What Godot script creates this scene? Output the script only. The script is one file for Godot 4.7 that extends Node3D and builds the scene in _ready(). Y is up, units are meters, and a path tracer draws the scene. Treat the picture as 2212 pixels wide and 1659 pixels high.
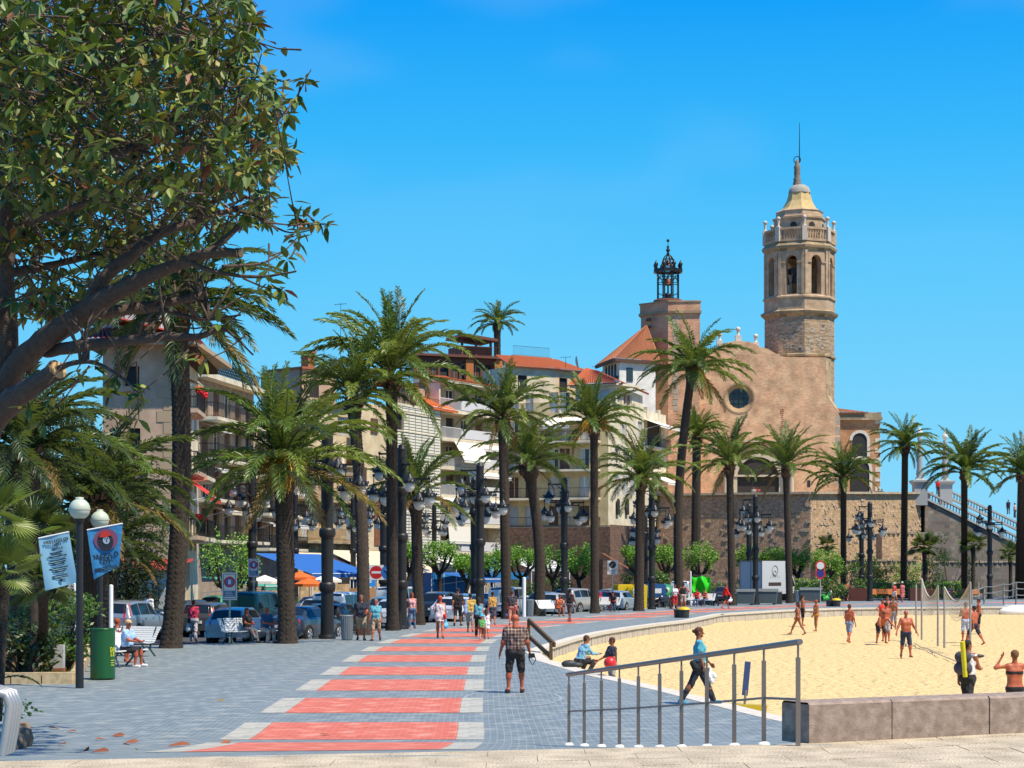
extends Node3D
# Survey frame: the sights below were taken from the camera's place (lens 4320 units, axis at 1106/1228, eye 2.85 m over the promenade).
const F:=4320.0
const U0:=1106.0
const V0:=1228.0
const EYE:=2.85
var rng:=RandomNumberGenerator.new()
var M:={}
var used:={}
var meshes:={}

class MB:
	var v:=PackedVector3Array()
	var n:=PackedVector3Array()
	var t:=PackedVector2Array()
	var c:=PackedColorArray()
	var i:=PackedInt32Array()
	var col:=Color.WHITE
	var x:=Transform3D.IDENTITY
	func put(p:Vector3,nn:Vector3,uv:=Vector2.ZERO) -> int:
		v.append(x*p);n.append((x.basis*nn).normalized());t.append(uv);c.append(col)
		return v.size()-1
	func tri(a:Vector3,b:Vector3,d:Vector3) -> void:
		var nn=(b-a).cross(d-a).normalized()
		var k=put(a,nn);put(b,nn);put(d,nn)
		i.append_array([k,k+2,k+1])
	func q(a:Vector3,b:Vector3,d:Vector3,e:Vector3,uv:=[]) -> void:
		var nn=(d-a).cross(e-b).normalized()
		if uv.is_empty():uv=[Vector2(0,1),Vector2(1,1),Vector2(1,0),Vector2(0,0)]
		var k=put(a,nn,uv[0]);put(b,nn,uv[1]);put(d,nn,uv[2]);put(e,nn,uv[3])
		i.append_array([k,k+2,k+1,k,k+3,k+2])
	func box(ce:Vector3,s:Vector3,b:=Basis.IDENTITY) -> void:
		var h=s/2
		for ax in 3:
			for sg in [-1.0,1.0]:
				var w=Vector3.ZERO;var u=Vector3.ZERO;var r=Vector3.ZERO
				w[ax]=sg*h[ax];u[(ax+1) % 3]=h[(ax+1) % 3];r[(ax+2) % 3]=h[(ax+2) % 3]*sg
				q(ce+b*(w-u-r),ce+b*(w+u-r),ce+b*(w+u+r),ce+b*(w-u+r))
	func span(lo:Vector3,hi:Vector3) -> void:
		box((lo+hi)/2,(hi-lo).abs())
	func bar(a:Vector3,b:Vector3,w:float,h:=0.0) -> void:
		if h==0.0:h=w
		var d=b-a
		var z=d.normalized()
		var up=Vector3.UP if absf(z.y)<0.95 else Vector3.RIGHT
		var xx=up.cross(z).normalized()
		box((a+b)/2,Vector3(w,h,d.length()),Basis(xx,z.cross(xx),z))
	func tube(p:Array,r:Array,k:=8,cap:=true) -> void:
		var base=v.size()
		var up=Vector3(0.31,0.9,0.2).normalized()
		var m=p.size()
		var sd=Vector3.ZERO
		for a in m:
			var d=(p[mini(a+1,m-1)]-p[maxi(a-1,0)]).normalized()
			if a==0:sd=d.cross(up).normalized() if absf(d.dot(up))<0.95 else d.cross(Vector3.RIGHT).normalized()
			else:sd=(sd-d*sd.dot(d)).normalized()
			var s2=d.cross(sd)
			for j in k+1:
				var an=TAU*j/k
				var nn=sd*cos(an)+s2*sin(an)
				put(p[a]+nn*r[a],nn,Vector2(float(j)/k,float(a)))
		for a in m-1:
			for j in k:
				var q0=base+a*(k+1)+j
				i.append_array([q0,q0+k+1,q0+1,q0+1,q0+k+1,q0+k+2])
		if cap:
			for e in [0,m-1]:
				var d=(p[1]-p[0]).normalized()*-1.0 if e==0 else (p[m-1]-p[m-2]).normalized()
				var k0=v.size()
				for j in k:
					v.append(v[base+e*(k+1)+j]);n.append(x.basis*d);t.append(Vector2.ZERO);c.append(col)
				for j in range(1,k-1):
					i.append_array([k0,k0+j,k0+j+1] if e==0 else [k0,k0+j+1,k0+j])
	func lathe(prof:Array,k:=16,at:=Vector3.ZERO,turn:=0.0,flat:=false) -> void:
		# prof: Vector2(radius, height) from bottom to top
		if flat:
			for a in prof.size()-1:
				for j in k:
					var a0=turn+TAU*j/k;var a1=turn+TAU*(j+1)/k
					var d0=Vector3(cos(a0),0,-sin(a0));var d1=Vector3(cos(a1),0,-sin(a1))
					var p=prof[a];var p2=prof[a+1]
					q(at+d0*p.x+Vector3.UP*p.y,at+d1*p.x+Vector3.UP*p.y,at+d1*p2.x+Vector3.UP*p2.y,at+d0*p2.x+Vector3.UP*p2.y)
			return
		var base=v.size()
		for a in prof.size():
			var d=(prof[mini(a+1,prof.size()-1)]-prof[maxi(a-1,0)])
			for j in k+1:
				var an=turn+TAU*j/k
				var dir=Vector3(cos(an),0,-sin(an))
				put(at+dir*prof[a].x+Vector3.UP*prof[a].y,(dir*d.y-Vector3.UP*d.x).normalized(),Vector2(float(j)/k,prof[a].y))
		for a in prof.size()-1:
			for j in k:
				var q0=base+a*(k+1)+j
				i.append_array([q0,q0+k+1,q0+1,q0+1,q0+k+1,q0+k+2])
	func prism(poly:Array,o:Vector3,ax:Vector3,ay:Vector3,dep:Vector3) -> void:
		# polygon (Vector2, counter-clockwise seen with ax right, ay up) pushed back by dep
		var pk=PackedVector2Array(poly)
		var id=Geometry2D.triangulate_polygon(pk)
		var f=func(p):return o+ax*p.x+ay*p.y
		for s in [Vector3.ZERO,dep]:
			for k in range(0,id.size(),3):
				var a=f.call(pk[id[k]])+s;var b=f.call(pk[id[k+1]])+s;var d=f.call(pk[id[k+2]])+s
				var out=-dep if s==Vector3.ZERO else dep
				if (b-a).cross(d-a).dot(out)>0:tri(a,b,d)
				else:tri(a,d,b)
		for k in poly.size():
			var a=f.call(pk[k]);var b=f.call(pk[(k+1) % poly.size()])
			q(a,a+dep,b+dep,b)
	func ball(ce:Vector3,r:Vector3,k:=10) -> void:
		var base=v.size();var rows=maxi(4,k/2)
		for a in rows+1:
			var th=PI*a/rows
			for j in k+1:
				var ph=TAU*j/k
				var d=Vector3(sin(th)*cos(ph),cos(th),sin(th)*sin(ph))
				put(ce+d*r,(d/r).normalized(),Vector2(float(j)/k,float(a)/rows))
		for a in rows:
			for j in k:
				var q0=base+a*(k+1)+j
				i.append_array([q0,q0+k+1,q0+1,q0+1,q0+k+1,q0+k+2])
	func grid(f:Callable,nu:int,nv:int) -> void:
		# f(u, v) -> [position, uv]; u right, v up as seen from the front
		var base=v.size()
		var pp=[]
		for b in nv+1:
			for a in nu+1:pp.append(f.call(float(a)/nu,float(b)/nv))
		for b in nv+1:
			for a in nu+1:
				var w=nu+1
				var du=pp[b*w+mini(a+1,nu)][0]-pp[b*w+maxi(a-1,0)][0]
				var dv=pp[mini(b+1,nv)*w+a][0]-pp[maxi(b-1,0)*w+a][0]
				put(pp[b*w+a][0],du.cross(dv).normalized(),pp[b*w+a][1])
		for b in nv:
			for a in nu:
				var q0=base+b*(nu+1)+a
				i.append_array([q0,q0+nu+1,q0+1,q0+1,q0+nu+1,q0+nu+2])
	func mesh() -> ArrayMesh:
		var m=ArrayMesh.new()
		var a=[];a.resize(Mesh.ARRAY_MAX)
		a[Mesh.ARRAY_VERTEX]=v;a[Mesh.ARRAY_NORMAL]=n;a[Mesh.ARRAY_TEX_UV]=t;a[Mesh.ARRAY_COLOR]=c;a[Mesh.ARRAY_INDEX]=i
		m.add_surface_from_arrays(Mesh.PRIMITIVE_TRIANGLES,a)
		return m

func P(u:float,v:float,d:float) -> Vector3:
	return Vector3((u-U0)/F*d,EYE+(V0-v)/F*d,-d)
func dep(v:float,y:=0.0) -> float:
	return (EYE-y)*F/(v-V0)
func G(u:float,v:float,y:=0.0) -> Vector3:
	return P(u,v,dep(v,y))
func X(u:float,d:float,y:=0.0) -> Vector3:
	return Vector3((u-U0)/F*d,y,-d)
func lin(r:float,g:float,b:float) -> Color:
	return Color(r,g,b).linear_to_srgb()
func num(called:String) -> String:
	var k:int=used.get(called,0)
	used[called]=k+1
	return called if k==0 else "%s_%03d" % [called,k]
func tag(o:Node,label:String,category:String,group:="") -> Node:
	o.set_meta("label",label);o.set_meta("category",category)
	if group:o.set_meta("group",group)
	return o
func base(called:String,label:String,category:String,at:=Vector3.ZERO,turn:=0.0,group:="") -> Node3D:
	var o=Node3D.new();o.name=num(called);o.position=at;o.rotation.y=turn
	add_child(o)
	return tag(o,label,category,group)
func part(called:String,mb,m:Material,parent:Node,x:=Transform3D.IDENTITY) -> MeshInstance3D:
	var o=MeshInstance3D.new()
	o.mesh=mb.mesh() if mb is MB else mb
	o.material_override=m
	o.transform=x
	if parent==self:o.name=num(called);add_child(o)
	else:o.name=called;parent.add_child(o,true)
	return o
func struct(called:String,mb,m:Material,parent=self) -> MeshInstance3D:
	var o=part(called,mb,m,parent)
	if parent==self:o.set_meta("kind","structure")
	return o
func stuff(o:Node) -> Node:
	o.set_meta("kind","stuff");return o
func kid(called:String,parent:Node,x:=Transform3D.IDENTITY) -> Node3D:
	var o=Node3D.new();o.name=called;o.transform=x;parent.add_child(o,true);return o
func ntex(id:String,freq:float,lo:Color,hi:Color,kind:=0,size:=256,oct:=4,mid=null) -> NoiseTexture2D:
	if M.has("t_"+id):return M["t_"+id]
	var nz=FastNoiseLite.new()
	nz.noise_type=[FastNoiseLite.TYPE_SIMPLEX_SMOOTH,FastNoiseLite.TYPE_CELLULAR,FastNoiseLite.TYPE_PERLIN,FastNoiseLite.TYPE_CELLULAR][kind]
	if kind==1:nz.cellular_return_type=FastNoiseLite.RETURN_CELL_VALUE
	if kind==3:nz.cellular_return_type=FastNoiseLite.RETURN_DISTANCE2_SUB
	nz.frequency=freq;nz.fractal_octaves=oct;nz.seed=hash(id) % 1000
	if kind==1 or kind==3:nz.fractal_type=FastNoiseLite.FRACTAL_NONE
	var g=Gradient.new()
	g.set_color(0,lo.linear_to_srgb());g.set_color(1,hi.linear_to_srgb())
	if mid:g.add_point(0.5,mid.linear_to_srgb())
	var tx=NoiseTexture2D.new()
	tx.width=size;tx.height=size;tx.seamless=true;tx.noise=nz;tx.color_ramp=g
	M["t_"+id]=tx
	return tx
func nmap(id:String,freq:float,bump:float,kind:=0,size:=256) -> NoiseTexture2D:
	if M.has("n_"+id):return M["n_"+id]
	var nz=FastNoiseLite.new()
	nz.noise_type=FastNoiseLite.TYPE_CELLULAR if kind else FastNoiseLite.TYPE_SIMPLEX_SMOOTH
	if kind:nz.cellular_return_type=FastNoiseLite.RETURN_DISTANCE
	nz.frequency=freq;nz.seed=hash(id) % 1000
	var tx=NoiseTexture2D.new()
	tx.width=size;tx.height=size;tx.seamless=true;tx.noise=nz;tx.as_normal_map=true;tx.bump_strength=bump
	M["n_"+id]=tx
	return tx
func mat(id:String,r:float,g:float,b:float,rough:=0.8,tex:Texture2D=null,scale:=0.5,nm:Texture2D=null,metal:=0.0) -> StandardMaterial3D:
	if M.has(id):return M[id]
	var m=StandardMaterial3D.new()
	m.resource_name=id
	m.albedo_color=lin(r,g,b);m.roughness=rough;m.metallic=metal
	if tex:m.albedo_texture=tex
	if nm:m.normal_enabled=true;m.normal_texture=nm
	if tex or nm:
		m.uv1_triplanar=true;m.uv1_world_triplanar=true
		m.uv1_scale=Vector3.ONE*scale
	M[id]=m
	return m
func rr(a:float,b:float) -> float:return rng.randf_range(a,b)
func txt(s:String,h:float,m:Material,parent:Node,at:Vector3,b:=Basis.IDENTITY,font:="Droid Sans",called:="lettering",weight:=400) -> MeshInstance3D:
	var tm=TextMesh.new()
	var f=SystemFont.new();f.font_names=PackedStringArray([font]);f.font_weight=weight
	tm.font=f;tm.text=s;tm.font_size=32;tm.pixel_size=h/32.0*1.35;tm.depth=0.004;tm.curve_step=2.0
	var o=part(called,tm,m,parent)
	o.transform=Transform3D(b,at)
	return o
func _ready() -> void:
	rng.seed=4711
	# --- camera, sky, sun, exposure
	var cam=Camera3D.new();cam.name="camera"
	cam.projection=Camera3D.PROJECTION_FRUSTUM
	cam.near=0.5;cam.far=6000.0
	cam.size=0.5*1659.0/F
	cam.frustum_offset=Vector2(0,0.5*(V0-829.5)/F)
	cam.position=Vector3(0,EYE,0);cam.current=true
	add_child(cam)
	var env=Environment.new()
	env.background_mode=Environment.BG_SKY
	var sm=PanoramaSkyMaterial.new();sm.panorama=air()
	var sky=Sky.new();sky.sky_material=sm
	env.sky=sky;env.background_energy_multiplier=1.0
	env.tonemap_mode=Environment.TONE_MAPPER_LINEAR
	env.tonemap_exposure=1.35
	env.sdfgi_enabled=true;env.ssao_enabled=true;env.ssil_enabled=true
	var we=WorldEnvironment.new();we.name="environment";we.environment=env
	add_child(we)
	var sun=DirectionalLight3D.new();sun.name="sun"
	sun.light_color=Color(1.0,0.95,0.85);sun.light_energy=1.6
	sun.light_angular_distance=0.5;sun.shadow_enabled=true
	var el=deg_to_rad(60.0);var az=deg_to_rad(126.0)   # to the right of the view,a little behind the eye
	var to=Vector3(sin(az)*cos(el),sin(el),-cos(az)*cos(el))
	sun.transform=Transform3D(Basis.looking_at(-to,Vector3.UP),Vector3(60,100,30))
	add_child(sun)
	materials()
	# --- the large structure
	ground()
	church()
	terrace()
	buildings()
	# --- trees and plants
	palms()
	ficus()
	greenery()
	# --- street furniture, vehicles, people
	lamps()
	furniture()
	vehicles()
	people()
	small_things()
func air() -> ImageTexture:
	# clear air: pale cyan at the horizon to deep blue overhead, faint wisps high up; the same all round
	var w=512;var h=512
	var im=Image.create(w,h,false,Image.FORMAT_RGBF)
	var el=[-90.0,-0.5,0.0,4.0,8.0,12.0,16.0,26.0,90.0]
	var cs=[Color8(120,130,130),Color8(140,170,185),Color8(146,220,252),Color8(126,213,253),Color8(97,202,253),Color8(58,184,252),Color8(18,160,249),Color8(8,140,240),Color8(12,116,220)]
	var nz=FastNoiseLite.new();nz.seed=5;nz.frequency=1.0;nz.fractal_octaves=5
	for y in h:
		var e=90.0-180.0*(y+0.5)/h
		var k=0
		while k<el.size()-2 and el[k+1]<e:k+=1
		var c=cs[k].srgb_to_linear().lerp(cs[k+1].srgb_to_linear(),(e-el[k])/(el[k+1]-el[k]))
		for xx in w:
			var th=PI*(y+0.5)/h;var ph=TAU*xx/w
			var d=Vector3(sin(th)*cos(ph),cos(th),sin(th)*sin(ph))
			var a=clampf((nz.get_noise_3d(d.x*4.0,d.y*14.0,d.z*4.0)-0.12)*0.4,0.0,0.05)*smoothstep(0.1,0.25,d.y)
			var cc=c.lerp(Color(0.8,0.9,1.0),a)
			im.set_pixel(xx,y,Color(cc.r,cc.g,cc.b)*(1.0/1.35))
	return ImageTexture.create_from_image(im)
func materials() -> void:
	var fine=ntex("fine",0.06,Color(0.72,0.72,0.72),Color(1,1,1))
	var blot=ntex("blot",0.012,Color(0.6,0.58,0.55),Color(1,1,1),0,256,5)
	mat("ground",0.2,0.19,0.16,0.95,blot,0.1)
	mat("asphalt",0.06,0.062,0.066,0.9,fine,0.5)
	mat("kerb",0.42,0.40,0.36,0.85,blot,0.4)
	mat("pave",0.58,0.49,0.35,0.85,blot,0.5,nmap("grit",0.2,3.0))
	mat("sand",0.72,0.53,0.245,1.0,ntex("sand",0.05,Color(0.8,0.78,0.74),Color(1,1,1),0,512,5),0.16,nmap("dune",0.03,12.0,0,512))
	mat("sea",0.01,0.06,0.11,0.12,null,0.3,nmap("waves",0.05,6.0))
	band("red",Color(0.52,0.125,0.075),Color(0.56,0.23,0.17))
	ntex("palet",0.02,Color(0.8,0.78,0.76),Color(1,1,1),0,256,5)
	band("pale",Color(0.37,0.36,0.31),Color(0.31,0.30,0.27))
	mat("black",0.012,0.013,0.015,0.45)
	mat("iron",0.013,0.0125,0.012,0.5,fine,1.0)
	mat("globe",0.78,0.78,0.74,0.25)
	M.globe.backlight_enabled=true;M.globe.backlight=Color(0.9,0.9,0.85)
	mat("steel",0.27,0.215,0.18,0.36,null,1.0,null,0.65)
	mat("white",0.78,0.78,0.76,0.6)
	mat("glass",0.03,0.04,0.05,0.08)
	mat("tyre",0.015,0.015,0.016,0.85);mat("headlight",0.6,0.62,0.63,0.1)
	mat("dark",0.02,0.019,0.018,0.7)
	mat("granite",0.42,0.325,0.26,0.8,ntex("gran",0.02,Color(0.38,0.34,0.32),Color(1,1,1),0,512,6),0.7,nmap("grit2",0.3,0.8))
	mat("bark",0.105,0.08,0.06,0.95,ntex("barkt",0.06,Color(0.12,0.11,0.1),Color(1,0.97,0.93),1,256,5),3.2,nmap("barkn",0.12,8.0))
	mat("limb",0.115,0.08,0.06,0.85,ntex("limbt",0.03,Color(0.5,0.48,0.46),Color(1,1,1),0,256,5),1.2,nmap("barkn",0.12,8.0))
	mat("plaster",0.72,0.58,0.37,0.9,blot,0.25)
	mat("white_wall",0.80,0.79,0.76,0.9,blot,0.25)
	mat("yellow_wall",0.74,0.58,0.31,0.9,blot,0.2)
	mat("cream",0.80,0.71,0.53,0.9,blot,0.2)
	mat("pink_wall",0.56,0.40,0.28,0.9,blot,0.2)
	mat("roof",0.50,0.12,0.035,0.85,ntex("rooft",0.25,Color(0.45,0.4,0.36),Color(1,1,1),1,256),0.35)
	mat("roof2",0.42,0.16,0.075,0.85,ntex("rooft",0.25,Color(0.45,0.4,0.36),Color(1,1,1),1,256),0.35)
	mat("brick",0.80,0.51,0.31,0.95,bricks("brick",46,126,Color(0.8,0.74,0.7),0.35),0.07)
	mat("brick2",0.72,0.42,0.265,0.95,bricks("brick",46,126,Color(0.8,0.74,0.7),0.35),0.07)
	mat("ashlar",0.52,0.40,0.25,0.95,bricks("ashlar",5,8,Color(0.55,0.48,0.42),0.5),0.22)
	mat("towerstone",0.60,0.45,0.30,0.95,ntex("ts",0.015,Color(0.5,0.44,0.4),Color(1,1,1),0,256,5),0.2)
	mat("rubble",0.66,0.49,0.30,0.95,stones("rubble",20,Color(0.33,0.24,0.2)),0.20)
	mat("rubble2",0.62,0.44,0.29,0.95,stones("rubble",20,Color(0.33,0.24,0.2)),0.22)
	mat("grass",0.05,0.13,0.02,0.9,fine,0.8)
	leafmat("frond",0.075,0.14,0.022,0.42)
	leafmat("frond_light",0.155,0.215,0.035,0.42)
	leafmat("frond_dark",0.022,0.05,0.016,0.45)  # on the left park palms this colour stands for tree shade
	leafmat("frond_dry",0.20,0.115,0.035,0.7)
	leafmat("hedge",0.12,0.27,0.012,0.5)
	leafmat("shrub",0.05,0.12,0.016,0.5)
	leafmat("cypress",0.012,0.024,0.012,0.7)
	leafmat("ficus_leaf",1,1,1,0.5)
	M["ficus_leaf"].vertex_color_use_as_albedo=true
	mat("fruit",0.42,0.24,0.02,0.6)
func leafmat(id:String,r:float,g:float,b:float,rough:float) -> void:
	var m=mat(id,r,g,b,rough)
	m.backlight_enabled=true;m.backlight=Color(0.35,0.4,0.15)
func bricks(id:String,nx:int,ny:int,joint:Color,vary:float) -> ImageTexture:
	if M.has("t_"+id):return M["t_"+id]
	var s=512
	var im=Image.create(s,s,false,Image.FORMAT_RGB8)
	var r=RandomNumberGenerator.new();r.seed=hash(id)
	var nz=FastNoiseLite.new();nz.frequency=0.012;nz.fractal_octaves=4;nz.seed=3
	im.fill(joint.linear_to_srgb())
	var bh=float(s)/ny
	for row in ny:
		var bw=float(s)/nx
		for k in nx+1:
			var x0=int((k-(0.5 if row % 2 else 0.0))*bw)
			var l=r.randf_range(1.0-vary,1.0)
			for part_x in 2:
				var xs=x0 if part_x==0 else x0+s
				if xs+bw<0 or xs>s:continue
				var f=l*(0.88+0.6*nz.get_noise_2d(float(x0 % s),row*bh))
				var hue=1.0+0.2*nz.get_noise_2d(row*bh+300.0,float(x0 % s)+700.0)
				im.fill_rect(Rect2i(maxi(xs,0),int(row*bh),maxi(1,mini(int(bw)-1,s-maxi(xs,0))),maxi(1,int(bh)-(1 if bh<20 else 3))),Color(f,f*hue*r.randf_range(0.92,1.0),f*hue*r.randf_range(0.85,1.0)).linear_to_srgb())
	M["t_"+id]=ImageTexture.create_from_image(im)
	return M["t_"+id]
func stones(id:String,nn:int,joint:Color) -> ImageTexture:
	if M.has("t_"+id):return M["t_"+id]
	var s=512
	var im=Image.create(s,s,false,Image.FORMAT_RGB8)
	var r=RandomNumberGenerator.new();r.seed=hash(id)
	var pts=[];var cols=[]
	for k in nn*nn:
		pts.append(Vector2((k % nn+r.randf_range(0.1,0.9))/nn*s,(k/nn+r.randf_range(0.15,0.85))/nn*s))
		var l=r.randf_range(0.45,1.0)
		cols.append(Color(l,l*r.randf_range(0.86,1.0),l*r.randf_range(0.75,1.0)))
	for y in s:
		for xx in s:
			var cx=xx*nn/s;var cy=y*nn/s
			var b1=1e9;var b2=1e9;var bi=0
			for dy in [-1,0,1]:
				for dx in [-1,0,1]:
					var k=posmod(cy+dy,nn)*nn+posmod(cx+dx,nn)
					var p=pts[k]-Vector2(xx,y)
					p.x-=roundf(p.x/s)*s;p.y-=roundf(p.y/s)*s;p.y*=1.5
					var d=p.length()
					if d<b1:b2=b1;b1=d;bi=k
					elif d<b2:b2=d
			var e=smoothstep(1.0,5.0,b2-b1)
			im.set_pixel(xx,y,joint.lerp(cols[bi],e).linear_to_srgb())
	M["t_"+id]=ImageTexture.create_from_image(im)
	return M["t_"+id]
# centre line, left edge and right edge of the promenade (x, distance)
var ST:=[
	[Vector2(-2.75,19),Vector2(-30,18),Vector2(6.4,19)],[Vector2(-2.7,26),Vector2(-30,26),Vector2(6.4,26)],
	[Vector2(-2.65,33.5),Vector2(-30,33.5),Vector2(6.2,33.5)],[Vector2(-2.75,39),Vector2(-30,39),Vector2(5.05,39)],
	[Vector2(-2.85,47),Vector2(-30,47),Vector2(3.74,47)],[Vector2(-2.93,54),Vector2(-30,54),Vector2(2.31,54)],
	[Vector2(-3,62),Vector2(-30,62),Vector2(1.1,62.5)],[Vector2(-3,70),Vector2(-30,72),Vector2(0.85,69)],
	[Vector2(-2.95,74),Vector2(-12.6,74.2),Vector2(1.4,73.5)],[Vector2(-2.85,78),Vector2(-8.6,79.5),Vector2(1.89,77)],
	[Vector2(-2.4,85),Vector2(-6.5,88),Vector2(2.7,82.5)],[Vector2(-1.5,93),Vector2(-5.4,96),Vector2(4.1,90)],
	[Vector2(0.6,101),Vector2(-4,105),Vector2(5.8,97)],[Vector2(3.2,109),Vector2(-1.2,113),Vector2(7.6,103.5)],
	[Vector2(6.6,118),Vector2(2.5,124),Vector2(9.7,110)],[Vector2(11,131),Vector2(7,138),Vector2(13.2,126)],
	[Vector2(16.6,143),Vector2(13,153),Vector2(19,138)],[Vector2(22.2,152),Vector2(19,163),Vector2(24,144.5)],
	[Vector2(29,160),Vector2(26,172),Vector2(30,147.5)],[Vector2(45,168),Vector2(43,182),Vector2(45,153)],
	[Vector2(85,182),Vector2(85,196),Vector2(85,164)]]
var along:=[]
func edge_d(x:float) -> float:return 20.4+0.24*x+0.42*maxf(0.0,x-3.0)
func lift(x:float,d:float) -> float:
	if d>=33.5:return 0.0
	var s=(33.5-d)/(33.5-edge_d(x))
	return pow(minf(s,1.0),1.25)
func station(s:float) -> Array:
	# row of the promenade at arc length s: centre, left, right
	if along.is_empty():
		along.append(0.0)
		for k in range(1,ST.size()):along.append(along[k-1]+ST[k][0].distance_to(ST[k-1][0]))
	var k=0
	while k<ST.size()-2 and along[k+1]<s:k+=1
	var f=clampf((s-along[k])/(along[k+1]-along[k]),0.0,1.0)
	var out=[]
	for j in 3:
		var p0:Vector2=ST[maxi(k-1,0)][j];var p1:Vector2=ST[k][j];var p2:Vector2=ST[k+1][j];var p3:Vector2=ST[mini(k+2,ST.size()-1)][j]
		out.append(p1.cubic_interpolate(p2,p0,p3,f) if j==0 else p1.lerp(p2,f))
	return out
func on_prom(s:float,off:float) -> Vector3:
	# point at arc length s, off metres right of the centre line
	var a=station(s)[0];var t=(station(s+0.3)[0]-station(s-0.3)[0]).normalized()
	var p=a+Vector2(t.y,-t.x)*off
	return Vector3(p.x,lift(p.x,p.y),-p.y)
func tiles(s:int,base_c:Color,joint:Color,seed_:=9) -> ImageTexture:
	# square paving tiles, 16 cm; worn, with dirt and pale patches
	var im=Image.create(s,s,false,Image.FORMAT_RGB8)
	var r=RandomNumberGenerator.new();r.seed=seed_
	var nz=FastNoiseLite.new();nz.frequency=0.006;nz.fractal_octaves=5;nz.seed=seed_
	var n=s/32
	var tone=[]
	for k in n*n:tone.append(r.randf_range(0.93,1.07))
	for y in s:
		for xx in s:
			var f=nz.get_noise_2d(xx,y)
			var c=base_c*(tone[(y/32)*n+xx/32]*(1.0+0.35*f)+r.randf_range(-0.05,0.05))
			if f>0.18:c=c.lerp(Color(0.42,0.38,0.30),(f-0.18)*1.1)
			if xx % 32<3:c=c.lerp(joint,r.randf_range(0.3,0.8))
			elif y % 32<2:c=c.lerp(joint,r.randf_range(0.0,0.3))
			im.set_pixel(xx,y,Color(c.r,c.g,c.b).linear_to_srgb())
	return ImageTexture.create_from_image(im)
func band(id:String,c:Color,j:Color) -> void:
	var m=StandardMaterial3D.new();m.resource_name=id
	m.albedo_texture=tiles(512,c,j,21);m.roughness=0.75;m.uv1_scale=Vector3(1.0/1.92,1.0/1.92,1)
	M[id]=m
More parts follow.
